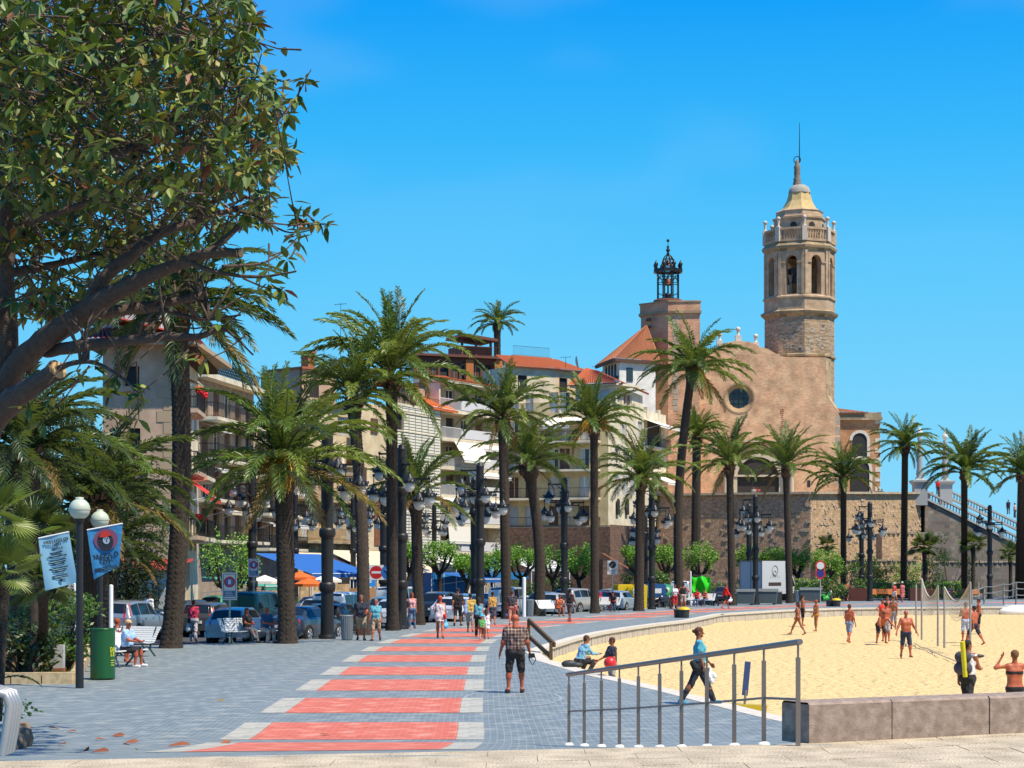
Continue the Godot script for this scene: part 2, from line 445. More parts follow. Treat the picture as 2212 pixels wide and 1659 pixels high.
func ground() -> void:
	# land, sea, road
	var mb=MB.new()
	mb.q(Vector3(-1500,-1.2,300),Vector3(160,-1.2,300),Vector3(160,-1.2,-2500),Vector3(-1500,-1.2,-2500))
	struct("ground",mb,M.ground)
	mb=MB.new()
	mb.q(Vector3(150,-1.1,600),Vector3(4000,-1.1,600),Vector3(4000,-1.1,-4500),Vector3(150,-1.1,-4500))
	struct("sea",mb,M.sea)
	station(0)
	var far=[Vector2(-90,18),Vector2(-90,26),Vector2(-90,33),Vector2(-90,39),Vector2(-90,47),Vector2(-90,54),Vector2(-90,62),Vector2(-90,75),Vector2(-90,82),Vector2(-90,90),Vector2(-90,100),Vector2(-90,110),Vector2(-90,130),Vector2(-85,170),Vector2(-70,210),Vector2(-50,240),Vector2(-10,250),Vector2(20,255),Vector2(60,255),Vector2(100,255),Vector2(150,255)]
	mb=MB.new()
	for k in ST.size()-1:
		var a=far[k];var b=ST[k][1];var c=ST[k+1][1];var d=far[k+1]
		mb.q(Vector3(a.x,-0.12,-a.y),Vector3(b.x,-0.12,-b.y),Vector3(c.x,-0.12,-c.y),Vector3(d.x,-0.12,-d.y))
	struct("road",mb,M.asphalt)
	# promenade
	var m=StandardMaterial3D.new();m.resource_name="paving"
	m.albedo_texture=tiles(1024,Color(0.165,0.2,0.21),Color(0.36,0.37,0.36));m.roughness=0.62;m.uv1_scale=Vector3(1.0/3.84,1.0/3.84,1)
	M["paving"]=m
	var ss=[]
	var total:float=along[-1]
	var s=0.0
	while s<total:ss.append(s);s+=1.1 if s<18 else 2.6
	ss.append(total)
	mb=MB.new()
	mb.grid(func(u,vv):
		var k=mini(int(round(vv*(ss.size()-1))),ss.size()-1)
		var row=station(ss[k])
		var p=row[1].lerp(row[0],u*2.0) if u<=0.5 else row[0].lerp(row[2],u*2.0-1.0)
		if vv==0.0:p.y=15.0
		var off=-row[1].distance_to(row[0])*(1-u*2) if u<=0.5 else row[2].distance_to(row[0])*(u*2-1)
		var y=lift(p.x,p.y)-(0.3 if p.y<edge_d(p.x)-0.6 else 0.0)
		return [Vector3(p.x,y,-p.y),Vector2(off,-ss[k])],24,ss.size()-1)
	var prom=struct("promenade",mb,m)
	# kerb towards the road, border and retaining wall towards the beach
	mb=MB.new()
	for k in range(7,ST.size()-1):
		var a=ST[k][1];var b=ST[k+1][1]
		var n=(b-a).normalized();n=Vector2(-n.y,n.x)*0.16
		if n.x>0:n=-n
		mb.q(Vector3(a.x,0.004,-a.y),Vector3(b.x,0.004,-b.y),Vector3(b.x+n.x,0.004,-b.y-n.y),Vector3(a.x+n.x,0.004,-a.y-n.y))
		mb.q(Vector3(a.x+n.x,0.004,-a.y-n.y),Vector3(b.x+n.x,0.004,-b.y-n.y),Vector3(b.x+n.x,-0.2,-b.y-n.y),Vector3(a.x+n.x,-0.2,-a.y-n.y))
	struct("kerb",mb,M.kerb,prom)
	var wall=base("beach_wall","low pale concrete retaining wall along the promenade above the beach sand","wall")
	var blocks=MB.new();var cap=MB.new()
	s=12.0
	var lim=total-3.0
	var r2=[]
	while s<lim:
		r2.append(station(s)[2]);s+=0.62
	for k in r2.size()-1:
		var a=r2[k];var b=r2[k+1]
		var t=(b-a).normalized();var n=Vector2(t.y,-t.x)
		if n.x<0 and absf(n.x)>absf(n.y):n=-n
		var j=t*0.008
		var o=rr(-0.008,0.008)
		var f=func(p:Vector2,off:float,y:float):return Vector3(p.x+n.x*off,y,-(p.y+n.y*off))
		var ya=lift(a.x,a.y);var yb=lift(b.x,b.y)
		# coping, as wide slabs
		cap.col=Color.WHITE
		cap.q(f.call(a,-0.42,ya+0.006),f.call(a,0.06,ya+0.006),f.call(b,0.06,yb+0.006),f.call(b,-0.42,yb+0.006))
		cap.q(f.call(a,0.06,ya-0.12),f.call(b,0.06,yb-0.12),f.call(b,0.06,yb+0.006),f.call(a,0.06,ya+0.006))
		for e in [[a+j,b-j,o]]:
			blocks.q(f.call(e[0],o,-1.0),f.call(e[1],o,-1.0),f.call(e[1],o,yb-0.12),f.call(e[0],o,ya-0.12))
			blocks.q(f.call(e[1],o,-1.0),f.call(e[1],o-0.06,-1.0),f.call(e[1],o-0.06,yb-0.12),f.call(e[1],o,yb-0.12))
	stuff(part("wall_block",blocks,mat("blockpale",0.55,0.50,0.42,0.9,M.t_blot,0.9),wall))
	part("coping",cap,mat("coping",0.60,0.56,0.48,0.85,M.t_palet,0.5),wall)
	# red bands with pale ends
	var bands=[[26.6,31.9],[33.1,37.1],[39.5,44.0],[46.6,51.3],[53.5,58.0],[61.0,65.5],[68.6,72.8]]
	var st=[]
	for b in bands:st.append([b[0]-19.0,b[1]-19.0])
	var s0=76.2-19.0
	while s0<total-8:st.append([s0,s0+4.5]);s0+=7.0
	for b in st:
		for side in [[-2.22,-1.72,"pale_paving","pale"],[-1.716,1.716,"red_paving","red"],[1.72,2.18,"pale_paving","pale"]]:
			var w=MB.new()
			w.grid(func(u,vv):
				var p=on_prom(lerpf(b[0],b[1],vv),lerpf(side[0],side[1],u))
				return [p+Vector3(0,0.006,0),Vector2(lerpf(side[0],side[1],u),-lerpf(b[0],b[1],vv))],3,8)
			struct(side[2],w,M[side[3]],prom)
	# worn pale rings drawn on the paving beside the walking man
	mb=MB.new()
	var rc=G(1108,1508)
	for k in 64:
		var a0=TAU*k/64;var a1=TAU*(k+1)/64
		if k % 9==4:continue
		var p=[[1.02,a0],[1.1,a0],[1.1,a1],[1.02,a1]].map(func(e):return rc+Vector3(cos(e[1])*e[0],0.005,sin(e[1])*e[0]*2.4))
		mb.q(p[0],p[3],p[2],p[1])
	struct("paving_mark",mb,mat("mark",0.26,0.29,0.31,0.7),prom)
	# pale slab pavement at the camera's feet: every slab is a piece
	mb=MB.new()
	var e0=-14.0
	mb.q(Vector3(3.0,0.985,4),Vector3(16,0.985,4),Vector3(16,0.985,-edge_d(3)-5.6),Vector3(3.0,0.985,-edge_d(3)))
	mb.q(Vector3(-14,0.985,4),Vector3(3.0,0.985,4),Vector3(3.0,0.985,-edge_d(3)+0.02),Vector3(-14,0.985,-edge_d(-14)+0.02))
	var pv=struct("pavement",mb,mat("joint",0.2,0.17,0.13,0.95))
	var slabs=[]
	for k in 3:slabs.append(0)
	for row in 12:
		for k in 26:
			var xx=-12.0+k*0.98+(row % 2)*0.49
			var d1=edge_d(xx)-row*0.62;var d2=d1-0.612
			var w=MB.new()
			var sl=edge_d(xx+0.974)-edge_d(xx)
			var a=Vector3(xx,0.985,-d2);var b=Vector3(xx+0.974,0.985,-d2-sl)
			var c=Vector3(xx+0.974,0.985,-d1-sl);var d=Vector3(xx,0.985,-d1)
			var up=Vector3(0,0.012+rr(-0.003,0.003),0)
			w.q(a+up,b+up,c+up,d+up)
			w.q(d,d+up,c+up,c)
			w.q(a,b,b+up,a+up);w.q(b,c,c+up,b+up);w.q(d,a,a+up,d+up)
			struct("paving_slab",w,M["pave"],pv)
	mb=MB.new()   # bevelled pale edge of the ramp
	# beach
	var nz=FastNoiseLite.new();nz.frequency=0.35;nz.fractal_octaves=3
	mb=MB.new()
	mb.grid(func(u,vv):
		var d=lerpf(16.0,176.0,vv*vv*0.6+vv*0.4)
		var xx=lerpf(-6.0,30.0+d*0.72,u)
		var row=-0.5-0.1*smoothstep(2.0,25.0,xx)+0.05*nz.get_noise_2d(xx,d)+0.03*nz.get_noise_2d(xx*4,d*4)
		return [Vector3(xx,row,-d),Vector2(xx,d)],150,220)
	struct("beach_sand",mb,M.sand)
func ring(mb:MB,r0:float,y0:float,r1:float,y1:float,at:Vector3,k:=8,turn:=0.0) -> void:
	mb.lathe([Vector2(r0,y0),Vector2(r1,y1)],k,at,turn,true)
func arch_poly(w:float,h:float,k:=8) -> Array:
	# round-headed opening, foot at the origin
	var p=[Vector2(-w,0),Vector2(w,0)]
	for j in k+1:p.append(Vector2(cos(PI*j/k)*w,h-w+sin(PI*j/k)*w))
	return p
func ring_poly(outer:Array,inner:Array,mb:MB,o:Vector3,ax:Vector3,dp:Vector3) -> void:
	# band between two open outlines of the same length
	for j in outer.size()-1:
		var a=o+ax*outer[j].x+Vector3.UP*outer[j].y;var b=o+ax*outer[j+1].x+Vector3.UP*outer[j+1].y
		var c=o+ax*inner[j+1].x+Vector3.UP*inner[j+1].y;var d=o+ax*inner[j].x+Vector3.UP*inner[j].y
		mb.q(a,d,c,b);mb.q(d,d+dp,c+dp,c);mb.q(a,b,b+dp,a+dp)
func holed(mb:MB,outline:Array,hole:Array,o:Vector3,ax:Vector3,dp:Vector3) -> void:
	# front face of a wall with one opening and the opening's reveal
	var cen=Vector2.ZERO
	for p in hole:cen+=p
	cen /= hole.size()
	# cut the outline in two at the height of the hole's centre
	var lo=[[-1e4,-1e4],[1e4,-1e4]]
	for half in 2:
		var clip=PackedVector2Array([Vector2(-999,-999),Vector2(cen.x,-999),Vector2(cen.x,999),Vector2(-999,999)]) if half==0 else PackedVector2Array([Vector2(cen.x,-999),Vector2(999,-999),Vector2(999,999),Vector2(cen.x,999)])
		for piece in Geometry2D.intersect_polygons(PackedVector2Array(outline),clip):
			for rest in Geometry2D.clip_polygons(piece,PackedVector2Array(hole)):
				var id=Geometry2D.triangulate_polygon(rest)
				for k in range(0,id.size(),3):
					var a=o+ax*rest[id[k]].x+Vector3.UP*rest[id[k]].y;var b=o+ax*rest[id[k+1]].x+Vector3.UP*rest[id[k+1]].y;var c=o+ax*rest[id[k+2]].x+Vector3.UP*rest[id[k+2]].y
					if (b-a).cross(c-a).dot(-dp)>0:mb.tri(a,b,c)
					else:mb.tri(a,c,b)
	for k in hole.size():
		var a=o+ax*hole[k].x+Vector3.UP*hole[k].y;var b=o+ax*hole[(k+1) % hole.size()].x+Vector3.UP*hole[(k+1) % hole.size()].y
		mb.q(a,b,b+dp,a+dp)
func tile_roof(mb:MB,a:Vector3,b:Vector3,c:Vector3,d:Vector3,pitch:=0.28) -> void:
	# barrel tiles as ribs running from eave (a..b) to ridge (d..c)
	var nn=maxi(2,int(a.distance_to(b)/pitch))
	var up=(b-a).cross(d-a).normalized()
	for k in nn:
		var f0=float(k)/nn;var f1=(k+0.5)/nn;var f2=(k+1.0)/nn
		var e=[a.lerp(b,f0),a.lerp(b,f1)+up*0.09,a.lerp(b,f2)]
		var r=[d.lerp(c,f0),d.lerp(c,f1)+up*0.09,d.lerp(c,f2)]
		mb.q(e[0],e[1],r[1],r[0]);mb.q(e[1],e[2],r[2],r[1])
	mb.q(b,a,a-up*0.12,b-up*0.12)
func church() -> void:
	var ch=base("church","large brick church with octagonal bell tower and round window above the stone terrace","church")
	var D=240.0
	var sc=D/F   # metres per sight unit there
	var Y=func(v):return EYE+(V0-v)*sc
	var XX=func(u):return (u-U0)*sc
	# nave front: an outline with a wavy gable
	var fl=[Vector2(1400,1110),Vector2(1815,1110),Vector2(1815,900),Vector2(1809,887),Vector2(1785,853),Vector2(1783,772),Vector2(1735,772)]
	for k in 13:
		var f=k/12.0
		fl.append(Vector2(lerpf(1700,1641,f),771-21*(1-cos(f*PI))*0.5))
	for k in 11:
		var a=PI*(0.12+0.76*k/10.0)
		fl.append(Vector2(1597+cos(a)*44,752.5-sin(a)*16))
	for k in 9:
		var f=k/8.0
		fl.append(Vector2(lerpf(1553,1500,f),750+21*(1-cos(f*PI))*0.5))
	fl.append(Vector2(1400,772))
	var outline=[]
	for p in fl:outline.append(Vector2(XX.call(p.x),Y.call(p.y)))
	var hole=[]
	var rc=Vector2(XX.call(1597),Y.call(860))
	for k in 24:hole.append(rc+Vector2(cos(TAU*k/24),sin(TAU*k/24))*1.72)
	var mb=MB.new()
	var front=Vector3(0,0,-D)
	holed(mb,outline,hole,front,Vector3.RIGHT,Vector3(0,0,-0.9))
	# flanks, back and gable top
	for k in outline.size():
		var a=Vector3(outline[k].x,outline[k].y,-D);var b=Vector3(outline[(k+1) % outline.size()].x,outline[(k+1) % outline.size()].y,-D)
		mb.q(a,a+Vector3(0,0,-1.4),b+Vector3(0,0,-1.4),b)
	mb.prism([Vector2(XX.call(1405),Y.call(1110)),Vector2(XX.call(1790),Y.call(1110)),Vector2(XX.call(1790),Y.call(800)),Vector2(XX.call(1600),Y.call(765)),Vector2(XX.call(1405),Y.call(800))],Vector3(0,0,-D-1.5),Vector3.RIGHT,Vector3.UP,Vector3(0,0,-42))
	part("nave_wall",mb,M.brick,ch)
	# pale weathered skin towards the gable and quoins
	mb=MB.new()
	for k in 15:
		var y=Y.call(1060-k*11)
		if k % 2:mb.span(Vector3(XX.call(1804),y,-D-0.2),Vector3(XX.call(1815),y+0.95,-D+0.012))
	for k in 26:
		var y=Y.call(890-k*12.4)
		if k<17:mb.span(Vector3(XX.call(1453-(k % 2)*3),y,-D+1.2),Vector3(XX.call(1462),y+0.6,-D+1.63))
		if k>2 and k<16:mb.span(Vector3(XX.call(1510),y,-D-0.3),Vector3(XX.call(1512.5),y+0.5,-D+0.02))
	stuff(part("quoin",mb,mat("quoin",0.50,0.42,0.32,0.95,M.t_blot,0.6),ch))
	# rose window
	var rose=kid("rose_window",ch)
	mb=MB.new()
	for k in 24:
		var a0=TAU*k/24;var a1=TAU*(k+1)/24
		var e=func(r,a,z):return Vector3(rc.x+cos(a)*r,rc.y+sin(a)*r,-D+z)
		mb.q(e.call(1.72,a0,0.05),e.call(1.72,a1,0.05),e.call(1.2,a1,-0.5),e.call(1.2,a0,-0.5))
		mb.q(e.call(1.9,a0,0.05),e.call(1.9,a1,0.05),e.call(1.72,a1,0.05),e.call(1.72,a0,0.05))
	part("frame",mb,mat("rosestone",0.46,0.31,0.18,0.9,M.t_blot,0.8),rose)
	mb=MB.new()
	for k in 24:
		var a0=TAU*k/24;var a1=TAU*(k+1)/24
		mb.tri(Vector3(rc.x,rc.y,-D-0.5),Vector3(rc.x+cos(a0)*1.3,rc.y+sin(a0)*1.3,-D-0.5),Vector3(rc.x+cos(a1)*1.3,rc.y+sin(a1)*1.3,-D-0.5))
	part("pane",mb,mat("oldglass",0.03,0.045,0.045,0.25),rose)
	mb=MB.new()
	for k in [-0.6,0.0,0.6]:
		var h=sqrt(1.44-k*k)
		mb.span(Vector3(rc.x+k-0.03,rc.y-h,-D-0.48),Vector3(rc.x+k+0.03,rc.y+h,-D-0.44))
		mb.span(Vector3(rc.x-h,rc.y+k-0.03,-D-0.476),Vector3(rc.x+h,rc.y+k+0.03,-D-0.436))
	part("bars",mb,M.iron,rose)
	# buttress under the bell tower, lit on its right
	mb=MB.new()
	for e in [[1783,772,1803,772,1785,853,1803,853],[1785,853,1803,853,1809,887,1817,887],[1809,887,1817,887,1815,900,1818,900],[1815,900,1818,900,1815,1110,1818,1110]]:
		var z=[-2.6,-2.6] if e[1]<850 else [-2.6,-1.4]
		mb.q(Vector3(XX.call(e[4]),Y.call(e[5]),-D+0.02),Vector3(XX.call(e[6]),Y.call(e[7]),-D+z[1]),Vector3(XX.call(e[2]),Y.call(e[3]),-D+z[0]),Vector3(XX.call(e[0]),Y.call(e[1]),-D+0.02))
	part("buttress",mb,mat("buttstone",0.62,0.47,0.28,0.95,M.t_ashlar,0.22),ch)
	# gable balls on pedestals
	for g in [[1556,744],[1596,733],[1634,748]]:
		mb=MB.new()
		var at=Vector3(XX.call(g[0]),Y.call(g[1]),-D-0.7)
		mb.box(at+Vector3(0,0.2,0),Vector3(0.7,0.7,0.7))
		mb.lathe([Vector2(0.3,0.5),Vector2(0.12,0.75),Vector2(0.2,0.95),Vector2(0.22,1.05)],8,at)
		mb.ball(at+Vector3(0,1.3,0),Vector3(0.3,0.3,0.3),8)
		part("finial",mb,mat("finial",0.60,0.55,0.47,0.9),ch)
	# portal
	var po=kid("portal",ch)
	var px=XX.call(1637);var fy=Y.call(1110)
	mb=MB.new();mb.prism(arch_poly(2.55,Y.call(985)-fy),Vector3(px,fy,-D+0.02),Vector3.RIGHT,Vector3.UP,Vector3(0,0,-0.3))
	part("door",mb,mat("portal_dark",0.03,0.024,0.02,0.8),po)
	mb=MB.new()
	ring_poly(arch_poly(3.0,Y.call(977)-fy,12).slice(1),arch_poly(2.5,Y.call(987)-fy,12).slice(1),mb,Vector3(px,fy,-D+0.25),Vector3.RIGHT,Vector3(0,0,-0.3))
	mb.span(Vector3(px+2.5,fy,-D),Vector3(px+3.0,Y.call(1032),-D+0.28));mb.span(Vector3(px-3.0,fy,-D),Vector3(px-2.5,Y.call(1032),-D+0.28))
	mb.span(Vector3(px-3.5,Y.call(955),-D),Vector3(px+3.5,Y.call(952),-D+0.5))
	mb.span(Vector3(px-3.1,Y.call(1030),-D),Vector3(px+3.1,Y.call(1026),-D+0.4))
	part("door_frame",mb,mat("portal_stone",0.52,0.44,0.32,0.9),po)
	for sx in [-3.9,-3.2,3.3,4.0]:
		mb=MB.new();mb.lathe([Vector2(0.42,0),Vector2(0.42,0.4),Vector2(0.3,0.5),Vector2(0.26,4.6),Vector2(0.4,4.8),Vector2(0.4,5.4)],10,Vector3(px+sx,fy,-D+0.45))
		part("column",mb,M.portal_stone,po)
	for k in 30:
		mb=MB.new();mb.box(Vector3(XX.call(1690+rr(-1.5,1.5)),Y.call(885+k*4.2),-D),Vector3(rr(0.2,0.45),0.1,0.05));part("brick",mb,M.roof2,ch)
	# small openings
	for w in [[1579,1052,9,27],[1742,975,4,9],[1747,1045,7,15]]:
		mb=MB.new();mb.span(Vector3(XX.call(w[0]-w[2]/2.0),Y.call(w[1]+w[3]/2.0),-D-0.3),Vector3(XX.call(w[0]+w[2]/2.0),Y.call(w[1]-w[3]/2.0),-D+0.015))
		part("slit_window",mb,M.dark,ch)
	# dark kiosk with lanterns before the wall
	# right annex
	var ax=kid("annex",ch)
	mb=MB.new()
	mb.span(Vector3(XX.call(1816),fy,-D-9),Vector3(XX.call(1908),Y.call(905),-D-2))
	part("wall",mb,mat("annexwall",0.60,0.33,0.17,0.9,M.t_brick,0.07),ax)
	mb=MB.new()
	mb.span(Vector3(XX.call(1814),Y.call(905),-D-9.3),Vector3(XX.call(1912),Y.call(898),-D-1.6));mb.span(Vector3(XX.call(1815),Y.call(898),-D-9.1),Vector3(XX.call(1910),Y.call(888),-D-1.8))
	part("cornice",mb,M.ashlar,ax)
	mb=MB.new();tile_roof(mb,Vector3(XX.call(1820),Y.call(889),-D-1.4),Vector3(XX.call(1880),Y.call(889),-D-1.4),Vector3(XX.call(1822),Y.call(874),-D-6),Vector3(XX.call(1815),Y.call(874),-D-6),0.5)
	part("roof",mb,M.roof2,ax)
	for w in [[1863,985,16,52,"window"],[1863,1062,21,72,"door"]]:
		var ww=w[2]*sc;var hh=w[3]*sc
		mb=MB.new();mb.prism(arch_poly(ww,hh),Vector3(XX.call(w[0]),Y.call(w[1]),-D-1.97),Vector3.RIGHT,Vector3.UP,Vector3(0,0,-0.2))
		part(w[4],mb,M.dark,ax)
		mb=MB.new();ring_poly(arch_poly(ww+0.35,hh+0.35,10).slice(1),arch_poly(ww,hh,10).slice(1),mb,Vector3(XX.call(w[0]),Y.call(w[1]),-D-1.85),Vector3.RIGHT,Vector3(0,0,-0.2))
		part("surround",mb,mat("surround",0.62,0.58,0.5,0.9),ax)
	mb=MB.new()
	for k in 16:
		if k % 2:mb.span(Vector3(XX.call(1897),Y.call(1070-k*10.5),-D-2.4),Vector3(XX.call(1908.6),Y.call(1060-k*10.5),-D-1.95))
	stuff(part("quoin",mb,M.surround,ax))
	# --- left square tower with iron bell cage
	var lt=kid("square_tower",ch)
	var x0=XX.call(1386);var x1=XX.call(1509);var xc=XX.call(1441)
	var plan=[Vector2(x0,-D+1.6-3),Vector2(xc,-D+1.6),Vector2(x1,-D+1.6),Vector2(x1,-D-6),Vector2(x0+1,-D-7)]
	var shaft=func(y0,y1,g,name,m):
		var w=MB.new()
		var cc=Vector2((x0+x1)/2,-D-2.5)
		for k in plan.size():
			var a=plan[k]+(plan[k]-cc).normalized()*g;var b=plan[(k+1) % plan.size()]+(plan[(k+1) % plan.size()]-cc).normalized()*g
			w.q(Vector3(a.x,y0,a.y),Vector3(b.x,y0,b.y),Vector3(b.x,y1,b.y),Vector3(a.x,y1,a.y))
			w.tri(Vector3(cc.x,y1,cc.y),Vector3(a.x,y1,a.y),Vector3(b.x,y1,b.y));w.tri(Vector3(cc.x,y0,cc.y),Vector3(b.x,y0,b.y),Vector3(a.x,y0,a.y))
		part(name,w,m,lt)
	shaft.call(fy,Y.call(680),0.0,"shaft",M.brick2)
	shaft.call(Y.call(680),Y.call(675),0.3,"string_course",M.ashlar)
	shaft.call(Y.call(675),Y.call(656),0.12,"parapet",M.brick2)
	shaft.call(Y.call(656),Y.call(653),0.25,"coping",M.ashlar)
	for h in [[1398,690],[1404,690],[1399,706],[1404,706],[1401,725]]:
		mb=MB.new();mb.box(Vector3(XX.call(h[0]),Y.call(h[1]),-D+0.0),Vector3(0.18,0.25,1.6));part("putlog_hole",mb,M.dark,lt)
	var cg=kid("bell_cage",ch)
	var cc2=Vector3(XX.call(1443)*1.0104,Y.call(653),-D-2.5)
	mb=MB.new();mb.lathe([Vector2(1.78,0),Vector2(1.78,0.45),Vector2(1.7,0.6),Vector2(0,0.62)],20,cc2);part("drum",mb,mat("rustdrum",0.16,0.05,0.03,0.8,M.t_fine,1.0),cg)
	mb=MB.new()
	var hc=(642-577)*sc
	for k in 8:
		var a=TAU*(k+0.5)/8
		var f=func(r,y,t):return cc2+Vector3(cos(t)*r*0.63,y,sin(t)*r*0.63)
		mb.bar(f.call(2.1,0.5,a),f.call(2.1,0.5+hc,a),0.16)
		var a2=a+TAU/8
		for y in [0.7,2.6,3.3]:mb.bar(f.call(2.1,y,a),f.call(2.1,y,a2),0.08)
		# arched braces
		var pr=f.call(2.1,2.6,a)
		for j in range(1,7):
			var t=lerpf(a,a2,j/6.0);var p=f.call(2.1,2.6+sin(PI*j/6.0)*0.9,t)
			mb.bar(pr,p,0.06);pr=p
		mb.bar(f.call(2.7,0.5+hc,a),f.call(2.7,0.5+hc,a2),0.25,0.4)
		mb.bar(f.call(2.1,0.45+hc,a),f.call(2.7,0.45+hc,a),0.12)
		mb.bar(f.call(2.1,1.4,a),f.call(0.3,1.0,a),0.05)
		# ribs of the upper bell-shaped crown
		var q0=[[1.5,0.1],[1.45,0.5],[1.2,1.1],[1.0,1.55],[0.55,1.95],[0.12,2.05]]
		for j in q0.size()-1:mb.bar(f.call(q0[j][0],hc+0.4+q0[j][1],a),f.call(q0[j+1][0],hc+0.4+q0[j+1][1],a),0.1)
		for y in [[1.45,0.5],[1.2,1.1],[1.0,1.55]]:mb.bar(f.call(y[0],hc+0.4+y[1],a),f.call(y[0],hc+0.4+y[1],a2),0.08)
	mb.lathe([Vector2(0.15,0.3),Vector2(0.5,0.6),Vector2(0.5,1.3),Vector2(0.1,1.5),Vector2(0.1,hc)],8,cc2)
	part("iron_frame",mb,M.black,cg)
	for k in 8:
		var a=TAU*(k+0.5)/8
		mb=MB.new();mb.lathe([Vector2(0.08,0),Vector2(0.2,0.1),Vector2(0.16,0.4),Vector2(0.26,0.5),Vector2(0.2,0.8),Vector2(0.08,0.9),Vector2(0.04,1.1)],6,cc2+Vector3(cos(a)*1.6,hc+0.65,sin(a)*1.6))
		part("iron_urn",mb,M.black,cg)
	mb=MB.new();mb.lathe([Vector2(0.55,0),Vector2(0.45,0.2),Vector2(0.38,0.6),Vector2(0.2,0.8),Vector2(0,0.85)],12,cc2+Vector3(0,hc-1.2,0));part("bell",mb,mat("bronze",0.12,0.045,0.02,0.5,null,1,null,0.5),cg)
	mb=MB.new();mb.lathe([Vector2(0.38,0),Vector2(0.3,0.2),Vector2(0.24,0.5),Vector2(0,0.65)],12,cc2+Vector3(0,hc+1.2,0));part("bell",mb,M.bronze,cg)
	mb=MB.new();mb.lathe([Vector2(0.08,0),Vector2(0.24,0.15),Vector2(0.1,0.35),Vector2(0.2,0.5),Vector2(0.28,0.65),Vector2(0.12,0.85),Vector2(0.18,1.1),Vector2(0.04,1.2),Vector2(0.03,2.0)],8,cc2+Vector3(0,hc+2.4,0))
	mb.ball(cc2+Vector3(0,hc+4.2,0),Vector3(0.2,0.2,0.05),8)
	part("finial",mb,M.black,cg)
	# --- octagonal bell tower, an edge towards the eye
	var bell=kid("bell_tower",ch)
	var sk=(D+4.6)/F
	var tc=Vector3((1727-U0)*sk,0,-D-4.6)
	var ty=func(v):return EYE+(V0-v)*sk
	var oct=func(name,prof,m):
		var w=MB.new();var pr=[]
		for p in prof:pr.append(Vector2(p[0]*sk/cos(PI/8)*0.93,ty.call(p[1])))
		w.lathe(pr,8,tc,-PI/2+TAU/16*0.0,true);part(name,w,m,bell)
	oct.call("lower_stage",[[75,1110],[75,700],[74,684]],mat("towerlow",0.58,0.43,0.28,0.95,bricks("courses",9,26,Color(0.5,0.42,0.36),0.55),0.26))
	oct.call("string_course",[[76,777],[79,776],[79,772],[75,770]],M.ashlar)
	oct.call("cornice",[[74,692],[82,685],[84,680],[76,676]],M.ashlar)
	oct.call("middle_stage",[[76,676],[76,652],[79,651],[79,648],[75,645]],M.towerstone)
	# belfry: eight piers with arched openings
	for k in 8:
		var a=TAU*(k+0.5)/8-PI/2
		var dir=Vector3(cos(a),0,-sin(a));var tx=Vector3(-dir.z,0,dir.x)*-1.0
		tx=Vector3.UP.cross(dir)
		var R=74*sk*0.94;var hw=R*tan(PI/8)
		var o=tc+dir*R+Vector3(0,ty.call(645),0)
		var H=ty.call(551)-ty.call(645)
		var ow=hw*0.42
		var oh=ty.call(560)-ty.call(643)
		var w=MB.new()
		var hole2=[]
		for p in arch_poly(ow,oh):hole2.append(p+Vector2(0,0.1))
		holed(w,[Vector2(-hw,0),Vector2(hw,0),Vector2(hw,H),Vector2(-hw,H)],hole2,o,tx,-dir*1.0)
		holed(w,[Vector2(-hw*0.75,0),Vector2(hw*0.75,0),Vector2(hw*0.75,H),Vector2(-hw*0.75,H)],hole2,o-dir*1.0,tx,dir*0.01)
		var bx=Basis(tx,Vector3.UP,dir)
		for sx in [-0.87,0.87]:w.box(o+tx*hw*sx+Vector3(0,H/2,0),Vector3(hw*0.2,H,0.24),bx)
		w.box(o+Vector3(0,H*0.74,0)+tx*hw*0.68,Vector3(hw*0.5,0.22,0.2),bx);w.box(o+Vector3(0,H*0.74,0)-tx*hw*0.68,Vector3(hw*0.5,0.22,0.2),bx)
		part("belfry_side",w,M.towerstone,bell)
		if k in [3,4,5]:
			pass
	for k in 3:
		var a=[-1.9,-1.25,-2.6][k]
		mb=MB.new();mb.lathe([Vector2(0.62,0),Vector2(0.5,0.25),Vector2(0.4,0.9),Vector2(0.15,1.15),Vector2(0,1.2)],12,tc+Vector3(cos(a)*2.2,ty.call(617),-sin(a)*2.2));mb.box(tc+Vector3(cos(a)*2.2,ty.call(617)+1.5,-sin(a)*2.2),Vector3(1.3,0.7,0.5))
		part("bell",mb,mat("bellgreen",0.03,0.035,0.03,0.5),bell)
	oct.call("floor",[[70,645.5],[0.1,645]],M.towerstone)
	oct.call("belfry_cornice",[[75,552],[76,549],[80,545],[81,540],[76,534],[75,530],[0.1,529]],M.ashlar)
	# balustrade with pedestals and balls
	for k in 8:
		var a=TAU*k/8-PI/2;var a2=TAU*(k+1)/8-PI/2
		var R=72*sk/cos(PI/8)*0.95
		var pa=tc+Vector3(cos(a)*R,ty.call(531),-sin(a)*R);var pb=tc+Vector3(cos(a2)*R,ty.call(531),-sin(a2)*R)
		mb=MB.new()
		mb.bar(pa+Vector3(0,0.15,0),pb+Vector3(0,0.15,0),0.4,0.3);mb.bar(pa+Vector3(0,1.55,0),pb+Vector3(0,1.55,0),0.45,0.28)
		for j in range(1,9):mb.lathe([Vector2(0.08,0.25),Vector2(0.16,0.6),Vector2(0.07,1.0),Vector2(0.12,1.45)],6,pa.lerp(pb,j/9.0))
		part("balustrade",mb,M.towerstone,bell)
		mb=MB.new();mb.box(pa+Vector3(0,0.9,0),Vector3(0.6,1.75,0.6),Basis(Vector3.UP,a))
		mb.lathe([Vector2(0.3,1.75),Vector2(0.12,2.0),Vector2(0.18,2.4),Vector2(0.17,2.6)],8,pa);mb.ball(pa+Vector3(0,2.8,0),Vector3(0.28,0.27,0.28),8)
